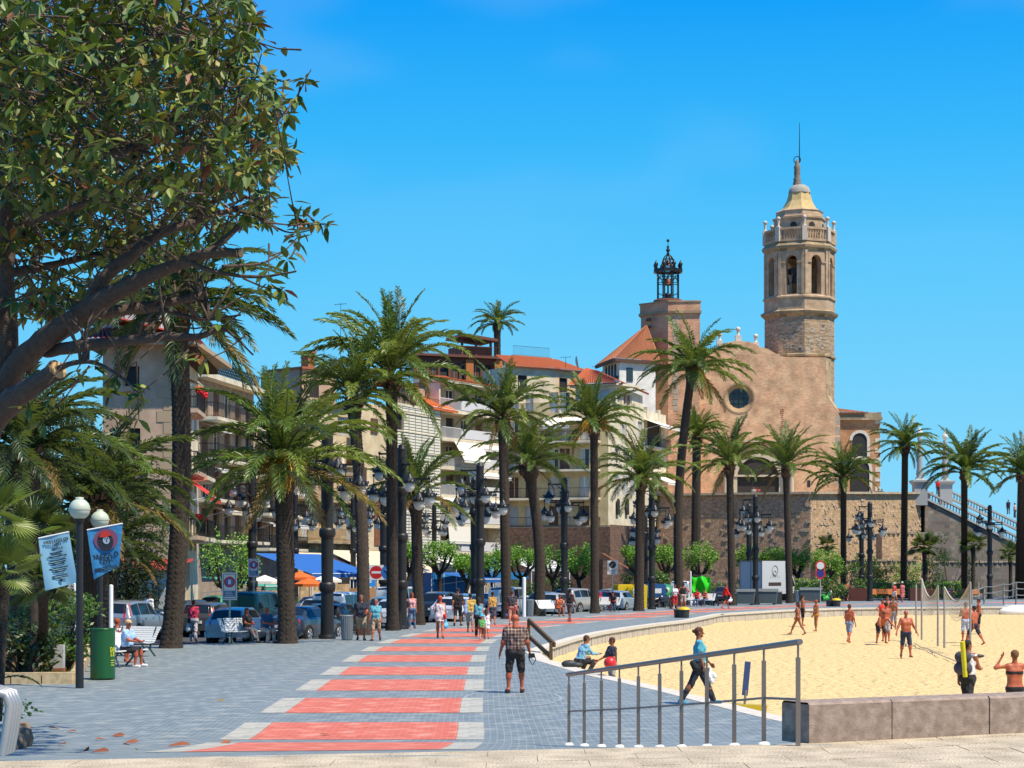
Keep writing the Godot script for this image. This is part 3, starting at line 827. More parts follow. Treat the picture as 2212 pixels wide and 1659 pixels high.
		part("pedestal",mb,mat("pedestal",0.52,0.46,0.38,0.9),bell)
	oct.call("lantern_stage",[[55,531],[55,480],[58,478],[58,474],[51,472],[50,462],[52,460],[47,457]],M.towerstone)
	for k in 8:
		var a=TAU*(k+0.5)/8-PI/2
		var dir=Vector3(cos(a),0,-sin(a))
		mb=MB.new();mb.tube([tc+dir*(55*sk*0.93-0.2)+Vector3(0,ty.call(494),0),tc+dir*(55*sk*0.938)+Vector3(0,ty.call(494),0)],[0.42,0.42],12)
		part("round_window",mb,M.dark,bell)
	oct.call("spire_roof",[[44,459],[36,450],[28,436],[24,422],[23,415]],mat("spireroof",0.66,0.48,0.22,0.9,M.t_blot,0.6))
	mb=MB.new()
	mb.lathe([Vector2(24*sk,ty.call(418)),Vector2(23*sk,ty.call(412)),Vector2(20*sk,ty.call(406)),Vector2(14*sk,ty.call(401)),Vector2(0.1,ty.call(399))],20,tc);part("dome",mb,mat("domestone",0.42,0.40,0.34,0.9,M.t_blot,0.5),bell)
	mb=MB.new()
	var tcx=tc+Vector3(-5*sk,0,0)
	mb.lathe([Vector2(9,401),Vector2(9,394),Vector2(7.5,392),Vector2(8.5,386),Vector2(6,384),Vector2(7,376),Vector2(6.5,366),Vector2(7.5,360),Vector2(5,357),Vector2(4.6,351),Vector2(2.5,346),Vector2(0.1,345)].map(func(p):return Vector2(p.x*sk,ty.call(p.y))),10,tcx)
	part("statue",mb,mat("statue",0.20,0.17,0.13,0.9),bell)
	mb=MB.new()
	for k in 16:
		var a=TAU*k/16;var a2=TAU*(k+1)/16;var cc=tcx+Vector3(0,ty.call(345.5),0)
		mb.bar(cc+Vector3(cos(a)*0.42,sin(a)*0.42,0),cc+Vector3(cos(a2)*0.42,sin(a2)*0.42,0),0.09)
	part("halo",mb,M.iron,bell)
	mb=MB.new();mb.tube([tc+Vector3(0,ty.call(352),0),tc+Vector3(0,ty.call(265),0)],[0.07,0.03],6);part("lightning_rod",mb,M.iron,bell)
	for k in 90:
		var fc=[0,1,7,6][k % 4];var a=TAU*(fc+0.5)/8-PI/2
		var dir=Vector3(cos(a),0,-sin(a));var tx=Vector3.UP.cross(dir)
		mb=MB.new();var y=ty.call(rr(700,768));var ox=rr(-0.75,0.75)*75*sk*0.93*tan(PI/8)
		mb.box(tc+dir*(75*sk*0.93+0.0)+tx*ox+Vector3(0,y,0),Vector3(rr(0.35,0.7),rr(0.2,0.32),0.07),Basis(tx,Vector3.UP,dir))
		part("stone",mb,[M.finial,M.quoin,M.proudstone][k % 3] if M.has("proudstone") else M.quoin,bell)
	# --- white tower with pyramid tile roof beside the church
	var wt=base("white_tower_house","white tower house with pyramid tile roof and arcade beside the square church tower","house")
	var d2=232.0;var s2=d2/F
	var wx=func(u):return (u-U0)*s2
	var wy=func(v):return EYE+(V0-v)*s2
	mb=MB.new()
	var wa=Vector3(wx.call(1306),0,-d2-5);var wb=Vector3(wx.call(1338),0,-d2);var wc=Vector3(wx.call(1420),0,-d2-3)
	for e in [[wa,wb],[wb,wc]]:mb.q(e[0]+Vector3(0,5,0),e[1]+Vector3(0,5,0),e[1]+Vector3(0,wy.call(778),0),e[0]+Vector3(0,wy.call(778),0))
	var wd=wa+Vector3(6,0,-8)
	mb.q(wc+Vector3(0,5,0),wd+Vector3(0,5,0),wd+Vector3(0,wy.call(778),0),wc+Vector3(0,wy.call(778),0))
	part("wall",mb,M.white_wall,wt)
	mb=MB.new()
	var ap=Vector3(wx.call(1404),wy.call(690),-d2-6)
	var e1=Vector3(wx.call(1292),wy.call(778),-d2-6);var e2=Vector3(wx.call(1326),wy.call(775),-d2+0.9);var e3=Vector3(wx.call(1430),wy.call(775),-d2-3)
	tile_roof(mb,e1,e2,ap,ap,0.4);tile_roof(mb,e2,e3,ap,ap,0.4);tile_roof(mb,e3,wd+Vector3(2,wy.call(778),0),ap,ap,0.4)
	part("roof",mb,M.roof2,wt)
	mb=MB.new();mb.bar(e1-Vector3(0,0.2,0),e2-Vector3(0,0.2,0),0.3,0.35);mb.bar(e2-Vector3(0,0.2,0),e3-Vector3(0,0.2,0),0.3,0.35);part("eave",mb,mat("eavewood",0.08,0.04,0.025,0.8),wt)
	var fdir=(wb-wa).normalized()
	for k in 4:
		mb=MB.new();mb.prism(arch_poly(0.3,1.5),wa+fdir*(1.2+k*0.95)+Vector3(0.05,wy.call(812),0.05),fdir,Vector3.UP,Vector3(-0.1,0,-0.1))
		part("arched_window",mb,M.dark,wt)
	mb=MB.new();mb.bar(wa+fdir*0.6+Vector3(0.15,wy.call(814),0.15),wa+fdir*4.8+Vector3(0.15,wy.call(814),0.15),0.5,0.3);part("sill",mb,M.eavewood,wt)
	mb=MB.new();var gd2=(wc-wb).normalized();mb.box(wb+gd2*1.5+Vector3(0,wy.call(808),0.05),Vector3(0.9,1.6,0.1),Basis(gd2,Vector3.UP,gd2.cross(Vector3.UP)));part("window",mb,M.glass,wt)
func bal(mb:MB,p:Vector3,h:=0.75) -> void:
	mb.lathe([Vector2(0.07,0),Vector2(0.11,h*0.3),Vector2(0.05,h*0.62),Vector2(0.08,h)],6,p)
func terrace() -> void:
	var w=base("terrace_wall","tall rubble stone terrace wall carrying the church square","wall")
	var L=[X(1330,232),X(1425,222),X(1751,216),X(1988,232),X(2010,250)]
	var tops=[]
	for p in [[1330,1092,232],[1425,1070,222],[1751,1066,216],[1988,1066,232],[2010,1066,250]]:tops.append(P(p[0],p[1],p[2]).y)
	for k in 4:
		var mb=MB.new()
		var a=L[k];var b=L[k+1]
		mb.q(a,b,b+Vector3(0,tops[k+1],0),a+Vector3(0,tops[k],0))
		part("rubble_face",mb,M.rubble if k!=1 else M.rubble2,w)
	var mb=MB.new()
	for k in 4:
		mb.bar(L[k]+Vector3(0,tops[k]+0.06,0),L[k+1]+Vector3(0,tops[k+1]+0.06,0),0.8,0.24)
	part("coping",mb,mat("wallcap",0.50,0.42,0.30,0.9,M.t_blot,0.5),w)
	# stones that stand proud, as real pieces
	mb=MB.new()
	for k in 4:
		var a=L[k];var b=L[k+1];var dd=(b-a).normalized();var nn=Vector3(-dd.z,0,dd.x)
		for j in int(a.distance_to(b)*11):
			var y=rr(0.3,tops[k]-0.4)
			var p=a+dd*rr(0,a.distance_to(b))+Vector3(0,y,0)
			var s=rr(0.14,0.3)
			mb.box(p+nn*0.01,Vector3(s*rr(1.0,2.0),s,0.14),Basis(dd,Vector3.UP,nn).rotated(nn,rr(-0.3,0.3)))
	stuff(part("proud_stone",mb,mat("proudstone",0.55,0.43,0.30,0.95,M.t_blot,1.5),w))
	mb=MB.new()
	mb.q(Vector3(L[0].x-5,10.3,L[0].z),L[2]+Vector3(0,10.3,0),L[3]+Vector3(0,10.3,0),L[3]+Vector3(0,10.3,-60))
	mb.q(Vector3(L[0].x-5,10.3,L[0].z),L[3]+Vector3(0,10.3,-60),L[3]+Vector3(-80,10.3,-60),Vector3(L[0].x-50,10.3,L[0].z-20))
	struct("terrace_floor",mb,M.pave)
	# grand stair with two balustrades going down to the right
	var st=base("grand_stair","pale stone stair with balustrades and lamp pillars descending from the church terrace","stairs")
	var A=P(1998,1062,232);var B=P(2215,1170,236)
	var A2=P(2052,1062,246);var B2=P(2270,1165,250)
	mb=MB.new()
	mb.prism([Vector2(0,0),Vector2(B.x-A.x,0),Vector2(B.x-A.x,B.y-1.0),Vector2(0,A.y-1.0)],Vector3(A.x,0,A.z),(B-A)*Vector3(1,0,1)/(B.x-A.x),Vector3.UP,Vector3(0,0,-13))
	part("stair_wall",mb,mat("stairwall",0.27,0.235,0.20,0.9,M.t_ashlar,0.3),st)
	for k in 40:
		var f=k/40.0
		var s0=A.lerp(B,f)-Vector3(0,0.95,0.3)
		mb=MB.new();mb.box(s0+Vector3((B.x-A.x)/80,0.0,-6.4),Vector3((B.x-A.x)/40*1.02,0.18,12.6));part("step",mb,M.coping,st)
	var names=[["near",A,B],["far",A2,B2]]
	for e in names:
		var bs=kid("balustrade",st)
		mb=MB.new();mb.bar(e[1]+Vector3(0,0.06,0),e[2]+Vector3(0,0.06,0),0.5,0.2);mb.bar(e[1]-Vector3(0,0.82,0),e[2]-Vector3(0,0.82,0),0.5,0.2)
		part("rail",mb,mat("balpale",0.33,0.34,0.34,0.85),bs)
		var nb=int(e[1].distance_to(e[2])/0.42)
		for k in nb:
			mb=MB.new();bal(mb,e[1].lerp(e[2],(k+0.5)/nb)-Vector3(0,0.78,0));part("baluster",mb,M.balpale,bs)
		var pl=kid("lamp_pillar",st)
		var p=e[1]+Vector3(-0.6,0,0)
		mb=MB.new();mb.box(p+Vector3(0,-0.4,0),Vector3(1.5,2.4,1.5));mb.lathe([Vector2(1.1,0.8),Vector2(1.45,1.1),Vector2(1.45,1.3),Vector2(0.8,1.4),Vector2(0.6,1.5)],4,p,PI/4,true)
		mb.lathe([Vector2(0.6,1.4),Vector2(0.35,1.8),Vector2(0.45,2.0),Vector2(0.36,2.6),Vector2(0.3,5.5),Vector2(0.22,5.9),Vector2(0.3,6.2),Vector2(0.15,6.3)],12,p)
		part("pillar",mb,M.balpale,pl)
		mb=MB.new();mb.ball(p+Vector3(0,6.75,0),Vector3(0.38,0.45,0.38),10);mb.lathe([Vector2(0.2,7.15),Vector2(0.05,7.5)],6,p);part("lamp_globe",mb,M.globe,pl)
	# terraced garden walls below
	for t in [["garden_wall",1762,1990,205,1212,1206,"long low rubble garden wall behind the hedge below the terrace"],["garden_wall",1905,2012,212,1152,1148,"short upper rubble wall of the terraced garden under the stair"],["garden_wall",1990,2240,216,1215,1215,"grey wall foot in shade beneath the grand stair"]]:
		var g=base(t[0],t[6],"wall")
		mb=MB.new();var a=X(t[1],t[3]);var b=X(t[2],t[3]+3)
		var y=P(0,t[4],t[3]).y
		mb.prism([Vector2(0,-0.3),Vector2(b.x-a.x,-0.3),Vector2(b.x-a.x,y+0.15),Vector2(0,y)],a,(b-a)/(b.x-a.x),Vector3.UP,Vector3(0,0,-3.5))
		part("rubble_face",mb,M.rubble if t[1]!=1990 else M.stairwall,g)
		mb=MB.new()
		for k in int((b.x-a.x)/0.55):
			var p=a.lerp(b,(k+0.5)*0.55/(b.x-a.x))+Vector3(0,y+0.08,-0.1)
			mb.box(p,Vector3(rr(0.4,0.52),rr(0.12,0.24),0.5),Basis(Vector3.UP,rr(-0.1,0.1)))
		stuff(part("coping_stone",mb,M.proudstone,g))
func frond_mesh(key:String,th0:float,droop:float,ln:float,seed_:int,leaf:=0.5,gap:=0.05,wide:=0.017) -> ArrayMesh:
	if meshes.has(key):return meshes[key]
	var r=RandomNumberGenerator.new();r.seed=seed_
	var mb=MB.new()
	var pts=[];var dirs=[]
	var p=Vector3.ZERO
	var n=26
	var sway=r.randf_range(-0.25,0.25)
	for k in n+1:
		var t=float(k)/n
		var th=th0-droop*pow(t,1.25)
		var d=Vector3(cos(th)*cos(sway*t),sin(th),cos(th)*sin(sway*t))
		pts.append(p);dirs.append(d)
		p+=d*ln/n
	var rad=[]
	for k in n+1:rad.append(lerpf(0.045,0.006,float(k)/n))
	mb.tube(pts,rad,4,false)
	var s=0.14*ln
	while s<ln*0.995:
		var t=s/ln
		var fk=t*n;var k=mini(int(fk),n-1)
		var o=pts[k].lerp(pts[k+1],fk-k);var d=dirs[k].lerp(dirs[k+1],fk-k).normalized()
		var side=d.cross(Vector3.UP)
		side=side.normalized() if side.length()>0.05 else Vector3(0,0,1)
		var nrm=side.cross(d).normalized()
		var l=leaf*ln/3.6*pow(sin(PI*clampf(0.1+0.86*t,0,1)),0.55)
		for sg in [-1.0,1.0]:
			var sp=lerpf(1.05,0.55,t)+r.randf_range(-0.18,0.18)
			var vee=r.randf_range(0.1,0.7)
			var dir=(d*cos(sp)+(side*sg*cos(vee)+nrm*sin(vee))*sin(sp)).normalized()
			var ll=l*r.randf_range(0.8,1.12)
			var tip=o+dir*ll+Vector3.DOWN*ll*r.randf_range(0.1,0.4)
			var mid=o+dir*ll*0.45
			var wv=dir.cross(nrm+Vector3(r.randf_range(-0.7,0.7),0,r.randf_range(-0.7,0.7))).normalized()*wide*ln/3.6
			mb.q(o,mid-wv,tip,mid+wv)
		s+=gap*ln/3.6*r.randf_range(0.85,1.15)
	meshes[key]=mb.mesh()
	return meshes[key]
func trunk(mb:MB,a:Vector3,b:Vector3,r0:float,r1:float,bow:Vector3,flare:=0.35,bulge:=0.0) -> void:
	var h=a.distance_to(b)
	var rows=int(h/0.09)
	var ks=18
	var nz=FastNoiseLite.new();nz.seed=rng.randi() % 999;nz.frequency=1.6
	mb.grid(func(u,vv):
		var t=vv
		var c=a.lerp(b,t)+bow*sin(PI*t)
		var row=int(round(vv*rows))
		var rad=lerpf(r0,r1,t)*(1.0+flare*exp(-t*h*2.2))+bulge*exp(-pow((1.0-t)*h-0.45,2)*6.0)
		var an=TAU*u
		var ridge=0.05*sin(an*6.0+(PI if row % 2 else 0.0))+(0.06 if row % 2 else -0.03)
		rad*=1.0+ridge+0.07*nz.get_noise_3d(cos(an)*2,vv*h*2.0,sin(an)*2)
		return [c+Vector3(cos(an)*rad,0,-sin(an)*rad),Vector2(u,vv)],ks,rows)
func palm(label:String,foot:Vector3,top:Vector3,r0:float,r1:float,cr:float,o:={}) -> Node3D:
	var root=base("date_palm",label,"palm tree",foot,0.0,"date palms along the promenade")
	var tp=top-foot
	var mb=MB.new()
	trunk(mb,Vector3(0,-0.2,0),tp,r0,r1,o.get("bow",Vector3.ZERO),o.get("flare",0.35),o.get("bulge",0.1))
	part("trunk",mb,M.bark,root)
	mb=MB.new()
	for k in 70:
		var a=rr(0,TAU);var y=rr(-0.75,0.15)
		var d=Vector3(cos(a),0,sin(a));var p=tp+d*(r1+o.get("bulge",0.1)*0.6)*0.95+Vector3.UP*y
		mb.bar(p,p+d*rr(0.06,0.2)+Vector3.UP*rr(0.1,0.3),0.11,0.06)
	stuff(part("leaf_stub",mb,mat("stub",0.13,0.075,0.045,0.9),root))
	var kinds=[[1.45,0.75,0.95],[1.15,1.25,1.0],[0.85,1.45,1.05],[0.5,1.4,1.0],[0.1,1.15,0.92],[-0.35,0.95,0.85]]
	var counts=o.get("n",[7,12,12,10,7,3])
	var ln=cr*1.32
	var yaw0=rr(0,TAU);var tilt=Basis(Vector3(rr(-1,1),0,rr(-1,1)).normalized(),rr(0.0,0.16))
	for kd in 6:
		var nf=maxi(0,int(round(counts[kd]*rr(0.8,1.2))))
		for j in nf:
			var vr=rng.randi() % 3
			var m=frond_mesh("frond%d_%d" % [kd,vr],kinds[kd][0]+(vr-1)*0.12,kinds[kd][1]+(vr-1)*0.15,3.6,kd*10+vr)
			var sc=ln/3.6*kinds[kd][2]*rr(0.85,1.1)
			var yaw=yaw0+TAU*(j+rr(-0.45,0.45))/nf+kd*0.7
			var b=tilt*Basis(Vector3.UP,yaw)*Basis(Vector3.RIGHT,rr(-0.35,0.35))*Basis(Vector3.BACK,rr(-0.08,0.08))
			var mm=[M.frond,M.frond_light,M.frond_dark][0 if rng.randf()<0.55 else (1 if rng.randf()<0.6 else 2)]
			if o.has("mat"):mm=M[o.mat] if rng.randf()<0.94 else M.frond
			if (kd==5 and rng.randf()<0.6) or (kd==4 and rng.randf()<0.12):mm=M.frond_dry
			part("frond",m,mm,root,Transform3D(b.scaled(Vector3.ONE*sc),tp+Vector3.UP*(0.15 if kd<3 else -0.05)))
	for f in o.get("fruit",[]):
		mb=MB.new()
		var d=Vector3(cos(f[0]),0,-sin(f[0]))
		var p0=tp+Vector3.UP*0.1
		var p1=tp+d*0.55+Vector3.UP*0.5
		mb.tube([p0,p1],[0.04,0.03],5)
		for k in 60:
			var e=p1+d*rr(0.0,0.45)+Vector3(rr(-0.3,0.3),-rr(0.3,f[1]),rr(-0.3,0.3))
			mb.bar(p1,e,0.018)
		part("fruit_bunch",mb,M.fruit,root)
	return root
func palms() -> void:
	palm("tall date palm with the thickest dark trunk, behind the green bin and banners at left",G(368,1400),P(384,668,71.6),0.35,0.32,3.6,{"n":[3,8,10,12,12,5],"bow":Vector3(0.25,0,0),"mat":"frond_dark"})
	palm("short stout date palm with yellow fruit skirt behind the white bench couple",G(621,1390),P(612,1008,76),0.33,0.34,3.45,{"n":[7,11,12,12,9,4],"bulge":0.16,"fruit":[[-1.2,1.5],[-1.8,1.5],[-0.6,1.3],[-2.5,1.2],[-1.5,1.7]]})
	palm("date palm rising just right of the thick lamp post above the dark shirted couple",G(785,1372),P(762,858,88),0.27,0.25,2.6,{"n":[7,10,9,7,5,2],"bow":Vector3(0.15,0,0)})
	palm("tallest date palm of the near group, crown above the stone house roofs",G(848,1362),P(846,812,90.5),0.27,0.25,3.45,{"n":[7,11,11,8,5,2]})
	palm("low date palm with bright feathery crown before the slatted white facade",G(905,1350),P(898,1072,101),0.28,0.27,2.7,{"n":[10,11,7,5,4,2]})
	palm("date palm with slim dark trunk left of the bulging trunk palm by the white van",G(1095,1337),P(1086,905,113),0.29,0.26,2.7,{"n":[7,10,11,8,5,2]})
	palm("date palm with swollen shaggy neck and leaning trunk behind the white bench",G(1163,1330),P(1140,1003,121),0.34,0.30,2.8,{"n":[7,10,10,9,6,2],"bulge":0.28,"bow":Vector3(0.35,0,0)})
	palm("date palm with yellow fruit before the yellow corner building",G(1285,1325),P(1283,918,127),0.27,0.23,2.85,{"n":[7,9,10,8,6,2],"fruit":[[-2.4,1.2],[-0.5,1.0],[2.8,1.0]]})
	palm("date palm before the cream corner wall, left of the square lamp pair",G(1380,1320),P(1384,1035,134),0.32,0.29,3.0,{"n":[6,9,10,8,6,2]})
	palm("tallest leaning date palm standing in front of the church's left half",G(1468,1310),P(1495,800,150),0.35,0.30,3.6,{"n":[3,7,11,11,9,3],"fruit":[[0.1,1.5],[-0.6,1.3]],"bow":Vector3(-0.5,0,0)})
	palm("date palm before the church portal's left side, by the red shirted walker",G(1582,1308),P(1576,1005,154),0.29,0.27,3.2,{"n":[8,9,9,8,5,1]})
	palm("date palm before the church portal's right side, beside the box truck",G(1706,1303),P(1698,1012,164),0.28,0.26,3.2,{"n":[8,10,8,5,2,2]})
	palm("date palm before the right end of the church, behind the round red signs",G(1822,1292),P(1822,1035,185),0.28,0.27,3.2,{"n":[5,8,10,8,6,1]})
	palm("tall date palm against the sky right of the church annex",G(1952,1290),P(1955,965,190),0.34,0.30,2.9,{"n":[5,9,11,9,7,2]})
	palm("date palm against the sky in front of the balustraded stair",G(2083,1288),P(2083,1020,186),0.31,0.30,3.7,{"n":[9,10,12,10,5,0]})
	palm("date palm cut by the right edge of the picture",G(2203,1290),P(2210,1025,180),0.52,0.45,3.3,{"n":[7,10,11,9,5,1]})
	palm("lone date palm on the hill behind the brown roof terrace",X(1075,240,14),P(1074,700,240),0.42,0.4,2.8,{"n":[2,7,11,12,6,0]})
	palm("pale bushy palm behind the leaning palm, against the brick church wall",X(1502,205,0),P(1505,945,205),0.5,0.42,2.6,{"n":[10,16,16,12,5,0],"mat":"frond_light"})
	# park at the left: canary palms, shade painted in as dark fronds; fan palms
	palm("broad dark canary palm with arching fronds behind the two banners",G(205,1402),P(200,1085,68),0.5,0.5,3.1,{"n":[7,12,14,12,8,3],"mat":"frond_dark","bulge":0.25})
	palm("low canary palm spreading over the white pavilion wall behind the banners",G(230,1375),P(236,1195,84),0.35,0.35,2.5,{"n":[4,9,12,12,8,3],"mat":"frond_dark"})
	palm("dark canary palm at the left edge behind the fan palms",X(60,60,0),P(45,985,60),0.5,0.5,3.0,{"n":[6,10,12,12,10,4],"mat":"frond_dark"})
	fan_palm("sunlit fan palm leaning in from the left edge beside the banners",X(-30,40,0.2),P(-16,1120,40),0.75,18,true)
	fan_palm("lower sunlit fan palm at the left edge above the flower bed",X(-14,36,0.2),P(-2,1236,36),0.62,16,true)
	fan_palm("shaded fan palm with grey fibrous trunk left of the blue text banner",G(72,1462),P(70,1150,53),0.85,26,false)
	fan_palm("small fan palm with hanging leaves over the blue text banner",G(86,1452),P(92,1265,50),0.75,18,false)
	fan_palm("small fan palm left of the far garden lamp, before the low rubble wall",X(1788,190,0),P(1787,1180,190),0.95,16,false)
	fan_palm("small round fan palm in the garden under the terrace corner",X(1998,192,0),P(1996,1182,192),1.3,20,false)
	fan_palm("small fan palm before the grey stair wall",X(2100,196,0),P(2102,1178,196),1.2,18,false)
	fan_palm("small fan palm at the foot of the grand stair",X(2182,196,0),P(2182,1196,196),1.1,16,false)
func fan_mesh() -> ArrayMesh:
	if meshes.has("fan"):return meshes.fan
	var mb=MB.new()
	mb.tube([Vector3.ZERO,Vector3(0.55,0.06,0)],[0.015,0.01],4,false)
	for k in 26:
		var a=lerpf(-2.0,2.0,k/25.0)
		var d=Vector3(cos(a),0.12,sin(a)).normalized()
		var o=Vector3(0.55,0.06,0)
		var l=0.78*(1.0-0.1*absf(a))
		var w=Vector3(-sin(a),0.25*(1 if k % 2 else -1),cos(a)).normalized()*0.017
		var mid=o+d*l*0.55
		mb.q(o,mid-w,o+d*l-Vector3(0,0.12*l,0),mid+w)
	meshes.fan=mb.mesh()
	return meshes.fan
func fan_palm(label:String,foot:Vector3,top:Vector3,s:float,n:int,lit:bool) -> void:
	var root=base("fan_palm",label,"palm tree",foot)
	var tp=top-foot
	var mb=MB.new();trunk(mb,Vector3(0,-0.1,0),tp,0.16*maxf(s,0.8),0.15*maxf(s,0.8),Vector3(0.05,0,0),0.2,0.05)
	part("trunk",mb,M.bark,root)
	for k in n:
		var el=lerpf(1.35,-0.75,(k+0.5)/n)+rr(-0.2,0.2)
		var b=Basis(Vector3.UP,k*2.4+rr(-0.3,0.3))*Basis(Vector3.BACK,el)*Basis(Vector3.RIGHT,rr(-0.5,0.5))
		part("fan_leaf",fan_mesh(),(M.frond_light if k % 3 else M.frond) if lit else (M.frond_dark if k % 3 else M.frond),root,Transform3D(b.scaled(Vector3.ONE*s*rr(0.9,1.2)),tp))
func lantern(parent:Node3D,at:Vector3,s:=1.0) -> void:
	var l=kid("lantern",parent,Transform3D(Basis.IDENTITY.scaled(Vector3.ONE*s),at))
	if not meshes.has("lan_cap"):
		var mb=MB.new()
		mb.tube([Vector3(0,0,0),Vector3(0,-0.42,0)],[0.025,0.025],5)
		mb.lathe([Vector2(0.02,-0.3),Vector2(0.06,-0.36),Vector2(0.03,-0.4)].map(func(p):return Vector2(p.x,p.y)),6)
		mb.lathe([Vector2(0.33,-0.86),Vector2(0.35,-0.84),Vector2(0.33,-0.72),Vector2(0.25,-0.7),Vector2(0.09,-0.46),Vector2(0.05,-0.4),Vector2(0.0,-0.39)],14)
		for k in 12:
			var a=TAU*k/12
			mb.box(Vector3(cos(a)*0.35,-0.7,sin(a)*0.35),Vector3(0.05,0.09,0.05),Basis(Vector3.UP,-a))
		meshes.lan_cap=mb.mesh()
		mb=MB.new()
		mb.lathe([Vector2(0,-1.27),Vector2(0.12,-1.24),Vector2(0.21,-1.16),Vector2(0.245,-1.04),Vector2(0.25,-0.86),Vector2(0.0,-0.85)],14)
		meshes.lan_globe=mb.mesh()
		mb=MB.new()
		mb.lathe([Vector2(0.255,-0.72),Vector2(0.12,-0.5),Vector2(0.1,-0.49)],14)
		meshes.lan_glass=mb.mesh()
	part("cap",meshes.lan_cap,M.black,l)
	part("globe",meshes.lan_globe,M.globe,l)
func big_lamp(label:String,at:Vector3,h:float,turn:float,r:=0.25) -> void:
	r*=0.88
	var root=base("street_lamp",label,"street lamp",at,turn,"tall dark lamp columns with hanging lanterns")
	if not meshes.has("column"):
		var mb=MB.new()
		var pr=[Vector2(0.34,0),Vector2(0.34,0.16),Vector2(0.27,0.2)]
		for y in [2.1,4.3,6.5]:
			pr.append_array([Vector2(0.25,y-0.2),Vector2(0.3,y-0.17),Vector2(0.33,y-0.08),Vector2(0.33,y+0.08),Vector2(0.3,y+0.17),Vector2(0.235,y+0.2)])
		pr.append_array([Vector2(0.23,8.4),Vector2(0.25,8.42),Vector2(0.25,8.5),Vector2(0.18,8.55),Vector2(0.18,8.66),Vector2(0,8.7)])
		# fluted shaft
		var k=24
		var bs=mb.v.size()
		mb.lathe(pr,k)
		for j in mb.v.size():
			var p=mb.v[j]
			if p.y>0.3 and p.y<8.3:
				var an=atan2(p.z,p.x)
				mb.v[j]=Vector3(p.x,p.y,p.z)*Vector3(1.0+0.02*cos(an*12),1,1.0+0.02*cos(an*12))
		meshes.column=mb.mesh()
	var s=h/8.7
	part("column",meshes.column,M.iron,root,Transform3D(Basis.IDENTITY.scaled(Vector3(r/0.25,s,r/0.25)),Vector3.ZERO))
	for a in [[8.25,1.1,PI],[7.7,0.95,PI*0.72],[7.7,0.95,PI*1.72],[7.05,1.35,0.0],[7.05,1.2,PI*1.38],[6.9,1.3,PI*0.38],[7.2,1.35,PI*1.03]]:
		var d=Vector3(cos(a[2]),0,-sin(a[2]))
		var y=a[0]*s
		var mb=MB.new()
		mb.bar(d*0.2+Vector3(0,y,0),d*a[1]+Vector3(0,y,0),0.07,0.09)
		mb.bar(d*0.22+Vector3(0,y-0.3,0),d*0.6+Vector3(0,y-0.03,0),0.04)
		mb.ball(d*a[1]+Vector3(0,y+0.03,0),Vector3(0.07,0.09,0.07),6)
		part("arm",mb,M.iron,root)
		lantern(root,d*a[1]+Vector3(0,y-0.02,0))
func lamps() -> void:
	var fr=[[707,81,"lamp column with grey bin at its right, nearest on the promenade",0.29],[868,94,"lamp column right of the tall palm, woman in pink top beside it",0.26],[1037,110,"lamp column left of the white van, crowd walking before it",0.26],[1219,128,"lamp column behind the man in black walking near the beach wall",0.25],[1408,139.5,"lamp column before the yellow and blue containers",0.25],[1632,157,"lamp column before the white box truck and grey dumpsters",0.25],[1879,174,"lamp column right of the cyclist before the rubble wall",0.25],[2138,184,"lamp column before the grand stair, rightmost of the row",0.25]]
	for k in fr.size():
		var f=fr[k]
		big_lamp(f[2],X(f[0],f[1],0),8.7,-0.15-0.1*k,f[3])
	var bk=[[545,112,"lamp column across the road behind the near parking sign",0.27],[638,150,"slim far lamp column just right of the stout palm trunk",0.24],[763,155,"far lamp column before the cream awning, right of the thickest column",0.24],[829,135,"far lamp column squeezed between the two tall palm trunks",0.3],[938,172,"far lamp column before the slatted facade",0.24],[1024,125,"lamp column hidden close behind the column left of the white van",0.25],[1393,158,"lamp column behind the palm before the cream corner wall",0.27],[1618,176,"lamp column standing behind the box truck's lamp column",0.27],[1861,200,"lamp column behind the cyclist, in front of the garden wall",0.27]]
	for k in bk.size():
		var f=bk[k]
		big_lamp(f[2],X(f[0],f[1],-0.12),8.7 if k!=6 else 7.6,0.3+0.15*k,f[3])
	# lamp column in the dark trees at left: only its lanterns show
	big_lamp("lamp column half hidden in the dark trees left of the tall palm",X(246,108,0),7.9,0.2,0.25)
	# two globe lamps with the banners
	for g in [[172,1475,1100,47.6,"nearer globe lamp on black pole left of the green bin",0.29,23],[216,1420,1123,60,"farther globe lamp behind the red capped banner",0.3,20]]:
		var foot=X(g[0],g[3],0);var c=P(g[0],g[2],g[3])
		var root=base("globe_lamp",g[4],"street lamp",foot,0.0,"globe lamps by the green bin")
		var mb=MB.new();mb.lathe([Vector2(0.1,0),Vector2(0.1,0.9),Vector2(0.085,0.95),Vector2(0.085,c.y-0.3),Vector2(0.12,c.y-0.28),Vector2(0.12,c.y-0.24)],12)
		part("pole",mb,M.black,root)
		var r=g[6]*g[3]/F
		mb=MB.new();mb.ball(Vector3(0,c.y,0),Vector3(r,r,r),20);part("globe",mb,mat("globe2",0.46,0.52,0.42,0.3),root)
		mb=MB.new();mb.lathe([Vector2(r*1.015,c.y-0.02),Vector2(r*1.03,c.y),Vector2(r*1.015,c.y+0.02)],20);mb.lathe([Vector2(0.1,c.y+r-0.02),Vector2(0.1,c.y+r+0.03),Vector2(0,c.y+r+0.04)],10)
		part("band",mb,mat("globeband",0.4,0.43,0.36,0.4),root)
func face(A:Vector3,B:Vector3) -> Dictionary:
	var a=Vector3(A.x,0,A.z);var b=Vector3(B.x,0,B.z)
	var d=(b-a).normalized()
	return {"o":a,"d":d,"n":d.cross(Vector3.UP),"len":a.distance_to(b),"rects":[],"b":Basis(d,Vector3.UP,d.cross(Vector3.UP))}
